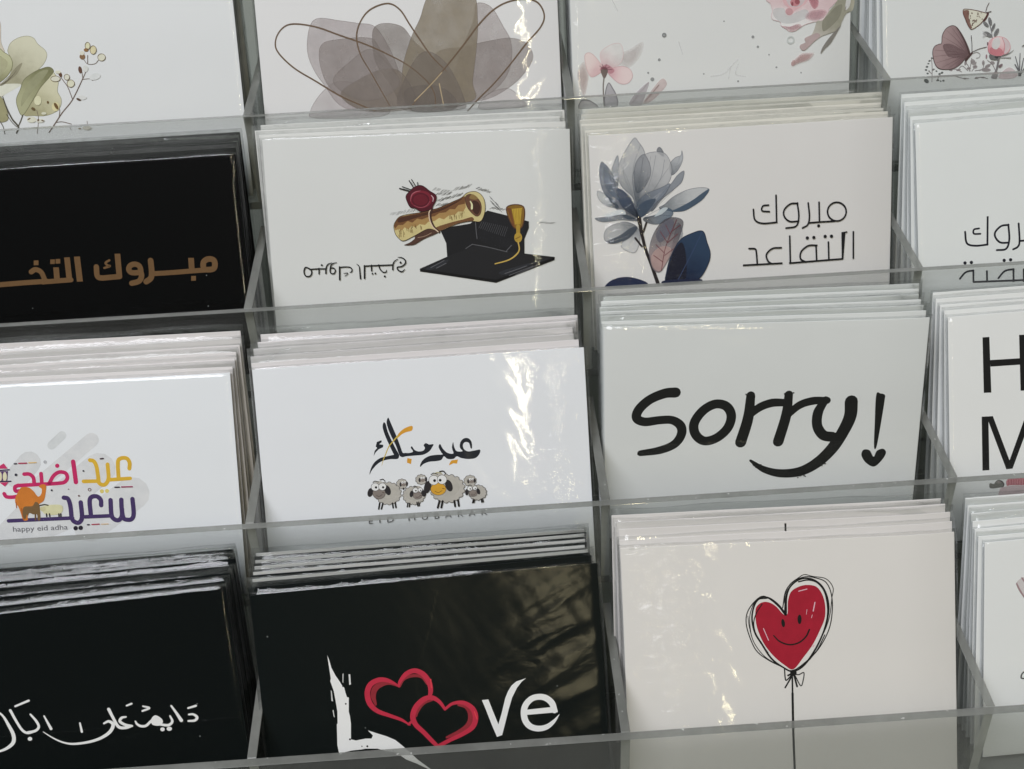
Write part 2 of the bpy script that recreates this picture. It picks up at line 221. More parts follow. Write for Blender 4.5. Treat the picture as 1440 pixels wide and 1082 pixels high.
(3, 1):[[-54.9653,32.2336,35.4324,0.999,0.045,-0.0046,0.014,-0.4046,-0.9144,71.3299,102.6698],[-56.033,33.8206,37.1878,0.9991,0.0418,0.0017,0.0175,-0.3812,-0.9243,72.6025,101.7799],[-55.9693,35.4076,38.3057,0.9994,0.035,-0.0006,0.0119,-0.3579,-0.9337,73.1251,100.8899],[-56.3648,36.9946,39.1576,0.9996,0.0284,-0.0034,0.0063,-0.3343,-0.9424,73.2125,100.0],[-56.1463,38.5816,40.0196,0.9997,0.0246,0.0016,0.0092,-0.3103,-0.9506,73.5774,100.0],[-56.1146,40.1686,40.8989,0.9998,0.0197,0.0033,0.0088,-0.2861,-0.9582,73.8283,100.0],[-56.0442,41.7556,41.8032,0.9999,0.0133,-0.0001,0.0034,-0.2618,-0.9651,74.3947,100.0]],
(3, 2):[[54.0843,35.6732,38.018,0.9995,-0.0317,0.0005,-0.0132,-0.4301,-0.9027,75.3262,100.7507],[53.799,37.2469,40.3371,0.9997,-0.0241,0.004,-0.0058,-0.3906,-0.9205,76.2094,100.5004],[53.6378,38.8206,42.9948,0.9998,-0.0213,-0.0035,-0.0107,-0.35,-0.9367,77.7537,100.2502],[52.6107,40.3943,44.7245,0.9999,-0.0152,-0.0026,-0.0072,-0.3089,-0.9511,78.4406,100.0],[51.7196,41.9679,45.9374,0.9999,-0.0116,-0.0096,-0.0124,-0.2671,-0.9636,78.3253,100.0]],
(3, 3):[[161.9453,31.8813,36.735,0.9998,0.0166,0.0117,0.0167,-0.3405,-0.9401,70.4006,100.0],[160.7417,33.6053,37.423,0.9999,0.0135,0.0077,0.0117,-0.3254,-0.9455,70.9239,100.0],[160.1397,35.3293,39.3198,0.9998,0.0145,0.0155,0.0192,-0.31,-0.9505,72.1506,100.0],[160.0528,37.0533,40.7,0.9998,0.012,0.0133,0.0162,-0.2947,-0.9554,73.3339,100.0],[160.1818,38.7773,42.0345,0.9999,0.0092,0.0095,0.0117,-0.2794,-0.9601,74.5531,100.0],[159.6468,40.5013,43.3912,1.0,0.0066,0.0058,0.0073,-0.2639,-0.9645,75.8038,100.0],[159.4924,42.2253,45.1158,0.9999,0.006,0.0092,0.0104,-0.2484,-0.9686,77.0919,100.0]],
}
CRUMPLE={(0, 1): [[40.8, 49.8, 8.7, 17.4, 0.8]], (0, 2): [[-47.2, 44.1, 1.1, 12.0, 0.6]], (1, 1): [[40.4, 17.6, 4.3, 20.7, 0.45], [46.3, -0.7, 8.7, 3.9, 0.8]], (1, 2): [[-42.3, 23.1, 7.6, 23.9, 1.0], [13.3, -5.5, 32.6, 3.0, 0.4]], (2, 1): [[42.2, 21.1, 4.8, 23.9, 0.6], [46.9, -3.4, 8.7, 5.2, 0.9]], (3, 1): [[36.1, 20.0, 18.5, 26.1, 0.7], [18.9, 33.8, 15.2, 13.0, 0.2]], (3, 2): [[-37.9, 24.3, 9.1, 20.7, 1.2], [-43.4, 0.0, 12.0, 5.4, 0.9], [-35.5, 48.8, 5.4, 9.8, 0.8]], (1, 0): [[9.9, 45.1, 23.9, 4.8, 0.16], [51.2, 2.5, 3.0, 4.3, 0.5]], (2, 0): [[52.2, -9.7, 3.5, 5.4, 0.5]], (2, 2): [[-25.7, -0.5, 13.0, 1.7, 0.5]]}
INKS=[[158,154,128,1,196,194,172,-29.32,50.33,-19.71,35.91],[150,148,120,1],[206,206,188,1],[160,155,130,0.6],[120,112,92,0.6],[196,188,172,1],[160,150,130,1],[140,138,104,1,180,180,146,-31.46,49.46,-28.69,40.84],[125,125,90,1],[184,182,150,0.6],[164,160,126,1,196,193,166,-23.83,59.54,-12.62,49.87],[150,148,118,1],[126,126,90,1,166,166,132,-14.27,45.36,-25.18,58.34],[118,118,86,1],[172,172,138,0.6],[154,150,115,1],[110,106,80,1],[88,84,72,1],[118,102,94,1],[212,206,172,1],[150,112,72,1],[206,194,158,1],[140,108,78,1],[215,210,190,1],[206,202,182,1],[104,74,60,1],[208,210,202,1],[203,208,205,1],[206,208,204,1],[90,70,56,1],[104,72,52,1],[212,208,186,1],[208,206,188,1],[208,205,180,1],[214,211,190,1],[200,192,150,1],[112,86,50,1],[110,86,50,1],[208,204,170,1],[110,92,60,1],[206,204,185,1],[120,100,80,1],[205,203,190,1],[112,92,72,1],[200,200,180,1],[150,140,120,1],[190,188,178,1],[130,112,88,1],[176,166,166,0.45],[130,118,112,0.55],[178,168,168,0.35],[160,150,146,0.45],[172,162,160,0.45],[156,146,142,0.45],[180,170,170,0.3],[146,136,130,0.5],[150,138,118,0.62],[146,134,122,0.5],[160,150,146,0.3],[130,120,112,0.45],[140,130,124,0.35],[112,92,74,1],[176,158,128,1],[214,192,188,0.23],[216,200,198,0.16],[214,178,180,0.9,228,214,212,-38.21,56.03,-34.37,49.2],[205,180,180,1],[212,174,176,1,226,200,197,-38.47,56.02,-43.54,52.08],[196,160,160,1],[210,166,172,1,224,198,197,-37.35,56.49,-30.28,58.47],[196,158,162,1],[205,150,160,0.7],[140,88,98,1],[120,106,102,1],[120,80,88,1],[128,120,116,1],[176,172,178,0.6],[112,110,116,0.85],[186,182,184,0.5],[92,92,98,0.75],[186,178,182,0.6],[150,140,142,1],[212,186,184,0.6],[140,112,108,1],[150,152,152,0.7],[126,128,130,1],[160,162,162,0.6],[186,190,188,1],[190,190,192,0.22],[218,184,186,1,230,215,214,29.56,36.68,27.96,44.18],[206,178,180,1],[236,222,220,0.7],[216,172,175,1],[226,196,198,0.8],[196,134,140,1],[164,96,104,1],[154,88,96,1],[206,152,160,0.36],[210,172,178,0.27],[208,174,178,0.27],[208,164,168,0.7],[158,156,140,1,196,190,184,43.8,40.15,31.39,51.97],[192,172,172,0.7],[158,156,140,0.6],[138,134,128,1],[222,214,210,0.9],[110,96,92,1],[196,166,164,0.23],[190,158,156,0.5],[104,108,106,1],[138,132,132,1],[158,150,150,0.7],[112,106,108,1],[204,184,186,0.6],[150,146,146,0.9],[108,108,110,1],[128,104,106,1,164,142,142,-20.0,57.95,-30.51,54.9],[92,74,74,1],[138,114,116,0.6],[112,90,92,1],[84,64,64,1],[70,60,60,1],[110,104,104,1],[150,146,146,1],[208,204,186,1],[108,80,72,1],[140,98,90,0.75],[110,86,78,1],[90,60,58,1],[88,70,70,1],[128,128,128,1],[92,92,94,1],[120,118,118,1],[170,168,168,1],[206,132,142,1,232,194,194,-11.11,58.78,-9.18,53.34],[204,142,148,1],[212,140,148,0.6],[236,212,210,0.9],[232,192,194,0.9],[196,120,130,1],[208,150,156,1],[118,116,116,1],[70,70,72,1],[128,126,126,1],[128,124,124,1],[120,90,96,1],[130,112,116,1],[150,120,126,1],[120,122,122,1],[112,84,54,1],[112,112,112,1],[30,30,33,1],[46,46,50,0.6],[36,36,39,1],[18,18,20,1],[58,60,66,0.7],[60,62,68,0.7],[96,96,100,1],[74,74,78,1],[136,102,40,1],[92,58,40,1],[186,156,58,1],[120,74,44,1],[150,112,40,1],[168,136,54,1],[176,144,58,1],[130,96,40,1],[192,162,84,1],[84,58,48,1],[62,42,32,1],[160,132,110,1],[194,180,128,1],[120,84,54,1],[168,134,84,1],[118,80,50,1],[86,54,42,0.7],[120,92,50,1],[130,104,60,1],[106,72,54,1],[150,122,76,0.8],[74,48,40,0.8],[222,208,160,1],[70,46,38,1],[206,180,156,1],[34,34,36,1],[170,172,172,1],[120,124,124,1],[84,22,36,1],[44,12,20,1],[126,36,52,1],[92,22,38,1],[110,28,44,1],[176,96,108,1],[198,160,166,1],[160,80,92,1],[26,28,30,1],[68,80,94,0.6,120,126,136,-25.8,8.07,-26.81,5.76],[84,90,102,0.85],[103,108,116,0.45],[104,114,126,0.6,178,182,188,-23.47,14.14,-20.63,8.45],[153,156,161,0.45],[96,107,119,0.6,165,170,177,-41.12,16.58,-40.84,9.24],[141,146,152,0.45],[106,116,125,0.6,182,184,187,-35.13,24.02,-35.2,7.15],[156,158,160,0.45],[109,117,127,0.6,186,187,190,-33.84,24.1,-27.51,11.27],[159,160,163,0.45],[91,101,113,0.48,158,161,167,-35.11,19.06,-32.92,9.99],[84,90,102,0.73],[135,138,143,0.45],[140,144,150,0.6],[110,120,129,0.6,188,191,193,-41.18,23.65,-46.3,19.35],[161,164,165,0.45],[75,88,104,0.6,132,140,152,-29.91,25.4,-21.82,16.19],[113,120,130,0.45],[111,121,131,0.6,190,193,196,-27.72,24.61,-15.19,20.76],[163,165,168,0.45],[76,92,110,1],[82,95,111,0.6,142,150,163,-35.38,26.85,-26.76,19.4],[122,129,140,0.45],[76,90,108,0.75],[48,57,70,0.6,97,112,134,-34.87,26.88,-43.37,13.11],[58,68,84,0.45],[112,122,136,0.7],[37,46,60,0.6,77,92,117,-34.82,27.38,-39.98,20.57],[44,55,72,0.45],[63,78,94,0.6,112,124,136,-35.29,28.42,-45.65,27.14],[96,106,116,0.45],[194,198,200,1],[44,57,70,0.6,89,112,134,-32.87,27.5,-25.76,27.3],[53,68,84,0.45],[190,198,204,0.9],[115,124,134,0.48,196,198,200,-36.22,30.37,-38.06,36.18],[168,170,172,0.45],[103,112,121,0.6,176,178,180,-35.35,30.21,-43.44,33.1],[151,153,154,0.45],[84,92,104,0.75],[44,38,40,1],[150,152,160,0.5],[91,87,96,0.6,158,138,140,-29.01,31.53,-28.52,42.23],[135,118,120,0.45],[186,158,154,0.7],[120,120,134,0.6],[112,62,70,1],[26,36,62,1,48,68,94,-24.42,49.21,-13.87,35.34],[28,36,58,1],[34,36,52,0.9],[60,76,110,1],[40,48,76,1],[34,40,66,1],[28,28,32,1],[34,34,44,1],[198,202,206,1],[200,204,208,1],[206,209,213,1],[213,168,56,1],[214,190,112,1],[202,48,104,1],[73,57,103,1],[40,36,48,1],[112,112,120,1],[206,124,52,1],[180,100,44,1],[124,98,66,1],[110,84,58,1],[202,198,160,1],[190,184,146,1],[70,66,50,1],[60,56,60,1],[205,58,110,1],[62,40,80,1],[92,60,112,1],[226,200,170,1],[50,40,60,1],[176,58,88,1],[212,176,126,1],[160,64,100,1],[180,60,84,1],[206,176,140,1],[70,50,60,1],[150,150,156,1],[140,120,120,1],[60,60,72,1],[110,80,80,1],[130,110,110,1],[34,38,46,1],[216,152,52,1],[196,170,76,1],[176,172,165,1],[74,70,70,1],[196,192,184,0.6],[48,45,48,1],[138,128,122,1],[228,228,226,1],[30,30,32,1],[30,28,30,1],[60,58,60,1],[236,236,234,1],[24,24,26,1],[60,50,46,1],[70,54,44,1],[34,32,36,1],[156,146,66,1],[212,158,56,1],[82,82,86,1],[32,33,32,1],[32,32,32,1],[112,112,106,1],[150,144,140,0.8],[70,56,62,1],[196,118,128,1],[204,138,146,1],[226,186,188,0.8],[238,241,243,1],[232,234,242,1],[232,234,242,0.8],[14,16,16,1],[147,44,55,1],[192,47,71,1],[226,66,78,1],[168,31,52,1],[226,168,178,1],[26,27,27,1],[216,198,198,0.6],[158,130,134,1],[36,38,40,1]]
ART={
(0, 0):[["printed_leaves",[["p",0,1,[-2726,3873,-2601,3663,-2336,3515,-2029,3468,-1815,3546,-1694,3753,-1495,3947,-1446,4133,-1575,4381,-1811,4586,-2141,4786,-2483,5060,-2846,5222,-3173,5387,-3304,5379,-3250,5013,-2911,4887,-2661,4462,-2656,4169,-2723,3983]],["c",1,1,[-2726,3873,-2601,3663,-2336,3515,-2029,3468,-1815,3546,-1694,3753,-1495,3947,-1446,4133,-1575,4381,-1811,4586,-2141,4786,-2483,5060,-2846,5222,-3173,5387,-3304,5379,-3250,5013,-2911,4887,-2661,4462,-2656,4169,-2723,3983],15],["p",2,1,[-3250,5013,-2924,4978,-2440,5026,-2849,5240,-3172,5379,-3302,5360]],["p",3,1,[-2303,4337,-2506,4434,-2767,4675,-3151,4982,-3194,5017,-2916,4923,-2543,4689]],["p",4,1,[-2522,4543,-2740,4750,-3156,5012,-3002,4992,-2703,4752]],["p",5,1,[-2942,2918,-2846,3032,-2912,3608,-2848,3939,-3093,3942]],["c",6,1,[-2942,2918,-2846,3032,-2912,3608,-2848,3939,-3093,3942],11],["p",7,1,[-3079,3852,-2850,3957,-2683,4095,-2632,4317,-2708,4532,-2890,4741,-3141,4910,-3234,4904]],["c",8,1,[-3079,3852,-2850,3957,-2683,4095,-2632,4317,-2708,4532,-2890,4741,-3141,4910,-3234,4904],19],["p",9,1,[-3111,4069,-2880,4156,-2789,4307,-2938,4555,-3207,4722]],["p",10,1,[-1316,4690,-1187,4992,-1251,5320,-1163,5584,-1228,5839,-1442,6012,-1796,6102,-2173,6078,-2488,6022,-2100,5563,-1821,5193,-1472,4864]],["c",11,1,[-1316,4690,-1187,4992,-1251,5320,-1163,5584,-1228,5839,-1442,6012,-1796,6102,-2173,6078,-2488,6022,-2100,5563,-1821,5193,-1472,4864],15],["p",12,1,[-1424,4518,-1292,4654,-1472,4864,-1818,5174,-2095,5527,-2528,6038,-2663,5788,-2666,5492,-2504,5206,-2325,4886,-2014,4684,-1694,4557]],["c",13,1,[-1424,4518,-1292,4654,-1472,4864,-1818,5174,-2095,5527,-2528,6038,-2663,5788,-2666,5492,-2504,5206,-2325,4886,-2014,4684,-1694,4557],19],["p",14,1,[-1474,4607,-1617,4818,-1968,5165,-2321,5513,-2545,5758,-2460,5430,-2167,4969,-1784,4661]],["p",15,1,[-3307,5397,-3128,5463,-3044,5802,-3061,6172,-3418,6150]],["c",16,1,[-3307,5397,-3128,5463,-3044,5802,-3061,6172,-3418,6150],15]]],["printed_stems",[["s",17,1,[-3117,5390,-3039,5765,-2905,6145,-2735,6416,-2821,6616],[30,49,56,64,53]],["s",17,1,[-2528,6038,-2633,6236,-2732,6398],38],["s",17,1,[-3071,5986,-2921,6255,-2791,6412],26],["s",17,1,[-3329,6193,-3243,6384,-3222,6628],30],["s",18,1,[-1723,6666,-1450,6347,-1178,6028,-781,5626,-351,4969,-207,4738],[34,38,34,34,30,19]],["s",18,1,[-781,5626,-879,5232,-1000,5003,-1092,4850],26],["s",18,1,[-1311,6169,-1262,5949,-1336,5796],23],["s",18,1,[-354,4987,-126,4982,-20,5044],19],["s",18,1,[-346,4932,-341,4749],19],["s",18,1,[-245,4315,-118,4494,127,4502,254,4399],19],["s",18,1,[-114,4469,-81,4215],23],["s",18,1,[-1450,6347,-1221,6342,-929,6435],23],["s",18,1,[-2125,6678,-2019,6199,-2034,5901],15],["s",18,1,[-1012,6486,-956,6639],15],["s",18,1,[-387,6375,-389,6674],15]]],["printed_buds",[["p",19,1,[43,3912,18,3979,-29,4018,-80,4015,-115,3971,-122,3902,-97,3835,-50,3795,0,3798,36,3843]],["p",20,1,[-24,4043,-44,4076,-88,4094,-139,4091,-177,4068,-188,4033,-168,4000,-124,3981,-73,3984,-35,4008]],["p",21,1,[235,4058,204,4138,145,4185,80,4181,34,4128,25,4046,56,3966,115,3919,179,3923,225,3976]],["p",22,1,[-169,4253,-194,4306,-245,4336,-303,4332,-345,4296,-356,4242,-331,4190,-280,4160,-222,4163,-179,4199]],["p",23,1,[-183,4135,-203,4177,-244,4201,-290,4198,-324,4170,-333,4126,-313,4085,-272,4061,-226,4063,-192,4092]],["p",24,1,[507,4316,473,4383,404,4421,325,4416,267,4370,252,4301,285,4234,354,4195,433,4200,491,4246]],["p",25,1,[-334,4665,-343,4735,-371,4780,-408,4784,-441,4746,-455,4679,-447,4609,-419,4564,-381,4560,-349,4599]],["p",26,1,[-120,4652,-146,4715,-198,4752,-256,4748,-298,4706,-307,4641,-281,4577,-229,4541,-171,4544,-129,4587]],["p",27,1,[267,4883,239,4954,147,5012,26,5035,-77,5015,-124,4959,-95,4888,-3,4830,118,4807,221,4827]],["p",28,1,[-294,5593,-330,5634,-413,5656,-511,5650,-586,5618,-611,5573,-575,5532,-492,5510,-394,5516,-319,5548]],["p",29,1,[-503,5677,-529,5689,-571,5681,-615,5657,-643,5626,-644,5600,-619,5588,-576,5596,-533,5620,-505,5651]],["p",30,1,[-1030,4763,-1028,4819,-1046,4859,-1078,4868,-1112,4843,-1134,4792,-1136,4735,-1118,4695,-1086,4686,-1053,4712]],["p",31,1,[-1050,4706,-1072,4735,-1124,4750,-1184,4747,-1230,4725,-1244,4694,-1222,4665,-1170,4650,-1110,4653,-1064,4675]],["p",32,1,[-779,4888,-804,4942,-854,4974,-910,4971,-950,4933,-960,4877,-935,4822,-885,4790,-829,4794,-789,4831]],["p",33,1,[-642,5106,-676,5175,-744,5215,-820,5211,-876,5163,-890,5091,-857,5021,-789,4981,-713,4986,-657,5033]],["p",34,1,[-1108,4950,-1154,4995,-1240,5009,-1334,4987,-1399,4937,-1411,4878,-1365,4832,-1279,4818,-1186,4840,-1120,4891]],["p",35,1,[-1251,5838,-1287,5923,-1358,5973,-1438,5968,-1494,5910,-1507,5822,-1470,5737,-1399,5688,-1320,5693,-1263,5750]],["p",36,1,[-1308,5790,-1289,5860,-1295,5913,-1326,5927,-1368,5897,-1407,5836,-1426,5765,-1419,5713,-1389,5699,-1346,5728]],["p",37,1,[-1588,5669,-1598,5694,-1617,5709,-1638,5708,-1653,5691,-1656,5665,-1646,5639,-1626,5624,-1606,5626,-1591,5643]],["p",38,1,[-1832,5598,-1868,5688,-1936,5740,-2010,5735,-2063,5676,-2073,5584,-2037,5494,-1969,5442,-1895,5447,-1843,5506]],["p",39,1,[-2082,5898,-2111,5914,-2152,5908,-2189,5883,-2208,5848,-2202,5817,-2173,5801,-2132,5807,-2095,5832,-2076,5867]],["p",40,1,[-2090,6214,-2129,6273,-2213,6305,-2311,6299,-2385,6257,-2406,6194,-2367,6135,-2283,6103,-2185,6109,-2111,6151]],["p",41,1,[-2276,6154,-2281,6171,-2307,6191,-2341,6207,-2373,6213,-2389,6206,-2383,6190,-2358,6169,-2323,6153,-2292,6147]],["p",42,1,[-1820,6268,-1854,6305,-1933,6325,-2026,6319,-2098,6290,-2121,6249,-2087,6212,-2008,6192,-1915,6198,-1843,6227]],["p",43,1,[-1991,6239,-2001,6264,-2020,6279,-2041,6278,-2056,6261,-2058,6234,-2048,6209,-2029,6194,-2008,6195,-1993,6212]],["p",43,1,[-1829,6285,-1844,6293,-1872,6290,-1901,6277,-1921,6259,-1923,6243,-1908,6235,-1881,6238,-1852,6251,-1832,6269]],["p",44,1,[-1722,6032,-1742,6057,-1785,6070,-1836,6067,-1876,6049,-1888,6022,-1868,5997,-1825,5983,-1773,5986,-1734,6005]],["p",45,1,[-620,6604,-630,6616,-654,6623,-682,6621,-704,6611,-710,6598,-700,6585,-676,6579,-648,6580,-627,6590]],["p",46,1,[-265,6607,-299,6644,-378,6664,-472,6658,-544,6629,-568,6588,-534,6551,-455,6531,-361,6537,-289,6566]],["c",47,1,[43,3912,18,3979,-29,4018,-80,4015,-115,3971,-122,3902,-97,3835,-50,3795,0,3798,36,3843],15],["c",47,1,[235,4058,204,4138,145,4185,80,4181,34,4128,25,4046,56,3966,115,3919,179,3923,225,3976],15],["c",47,1,[507,4316,473,4383,404,4421,325,4416,267,4370,252,4301,285,4234,354,4195,433,4200,491,4246],15],["c",47,1,[-779,4888,-804,4942,-854,4974,-910,4971,-950,4933,-960,4877,-935,4822,-885,4790,-829,4794,-789,4831],15],["c",47,1,[-642,5106,-676,5175,-744,5215,-820,5211,-876,5163,-890,5091,-857,5021,-789,4981,-713,4986,-657,5033],15],["c",47,1,[-1102,4923,-1140,4975,-1223,5003,-1320,4997,-1395,4959,-1417,4904,-1380,4852,-1296,4824,-1199,4830,-1125,4868],15]]]],
(0, 1):[["printed_petals",[["p",48,1,[-3334,3770,-3019,3504,-2278,3620,-1702,3727,-1128,3875,-680,4623,-404,5449,-136,6446,-828,6618,-2344,6500,-3034,5645,-3362,5059,-3480,4487]],["c",49,1,[-3334,3770,-3019,3504,-2278,3620,-1702,3727,-1128,3875,-680,4623,-404,5449,-136,6446,-828,6618,-2344,6500,-3034,5645,-3362,5059,-3480,4487],13],["p",50,1,[-3527,6481,-3054,5889,-2440,5593,-1450,5888,-828,6618,-1354,6839,-3383,6777]],["c",49,1,[-3527,6481,-3054,5889,-2440,5593,-1450,5888,-828,6618,-1354,6839,-3383,6777],13],["p",51,1,[-2966,4350,-2327,4220,-1322,4228,-1015,4607,-421,5693,-311,6520,-1838,6525,-2480,6082,-2908,5652,-3097,4910]],["c",49,1,[-2966,4350,-2327,4220,-1322,4228,-1015,4607,-421,5693,-311,6520,-1838,6525,-2480,6082,-2908,5652,-3097,4910],13],["p",52,1,[1044,6588,1451,5541,1849,4584,2234,3795,2350,3279,2845,3422,3228,4084,3455,4580,3415,5311,3040,5947,2158,6479]],["c",49,1,[1044,6588,1451,5541,1849,4584,2234,3795,2350,3279,2845,3422,3228,4084,3455,4580,3415,5311,3040,5947,2158,6479],14],["p",53,1,[906,4822,1844,4664,2782,4507,3461,4459,3959,4645,4190,5104,3910,5580,3375,6046,2587,6418,1731,6499,880,6497,591,5744]],["c",49,1,[906,4822,1844,4664,2782,4507,3461,4459,3959,4645,4190,5104,3910,5580,3375,6046,2587,6418,1731,6499,880,6497,591,5744],13],["p",54,1,[2228,6731,2597,6254,3285,6124,3693,6474,3850,6730,3079,6774]],["c",49,1,[2228,6731,2597,6254,3285,6124,3693,6474,3850,6730,3079,6774],14],["p",55,1,[-1173,3913,-785,3771,-209,3919,175,4422,887,5105,1356,5700,1484,6363,877,6539,-311,6520,-764,5758,-1178,5085,-1254,4433]],["c",49,1,[-1173,3913,-785,3771,-209,3919,175,4422,887,5105,1356,5700,1484,6363,877,6539,-311,6520,-764,5758,-1178,5085,-1254,4433],13],["p",56,1,[867,2890,2202,2952,2360,3801,2260,4766,2070,5817,1988,6471,-139,6487,-320,5453,7,4414,393,3707]],["c",49,1,[867,2890,2202,2952,2360,3801,2260,4766,2070,5817,1988,6471,-139,6487,-320,5453,7,4414,393,3707],13],["p",57,1,[-2476,6041,-1761,5545,-1067,5294,-398,5368,56,6127,-63,6615,-1676,6616]],["c",49,1,[-2476,6041,-1761,5545,-1067,5294,-398,5368,56,6127,-63,6615,-1676,6616],13],["p",58,1,[-2691,5581,-2052,4961,-1350,4590,-800,5104,-427,5775,-1138,6231,-1981,6189]],["c",49,1,[-2691,5581,-2052,4961,-1350,4590,-800,5104,-427,5775,-1138,6231,-1981,6189],13],["p",59,1,[-276,6028,414,5858,1081,6014,1479,6445,1291,6725,-69,6697]],["c",49,1,[-276,6028,414,5858,1081,6014,1479,6445,1291,6725,-69,6697],14],["p",60,1,[-486,6594,-151,5462,488,4761,1219,5203,1738,6376,1545,6737]],["c",49,1,[-486,6594,-151,5462,488,4761,1219,5203,1738,6376,1545,6737],14]]],["printed_gold_lines",[["s",61,1,[-1338,6633,-1747,6447,-2480,6082,-3278,5552,-3992,5069,-4486,4518,-4508,4115,-4251,3766,-3865,3648,-3126,3780,-2317,4100,-1505,4421,-695,4825,-50,5222,506,5739,732,6161,745,6614],[34,42,51,51,51,51,42,42,51,51,51,51,42,34,34,34,34]],["s",61,1,[-819,6494,-1113,5904,-1406,5318,-1698,4735,-1779,4166,-1616,3691,-1252,3308,-654,3137,-252,3356,47,3851,348,4349,730,4935,1203,5447],[25,34,34,42,51,42,51,51,51,51,51,42,25]],["s",61,1,[-148,6611,400,6062,1124,5361,1849,4584,2393,3964,2924,3506,3441,3274,4033,3214,4447,3354,4638,3749,4492,4145,3957,4686,3326,5388,2785,5935,2248,6401,1840,6794],[25,34,42,51,51,51,51,59,59,51,51,51,42,42,42,34]],["s",62,1,[923,5842,1027,6587],34],["s",62,1,[39,6373,580,5907,1032,5479],34]]]],
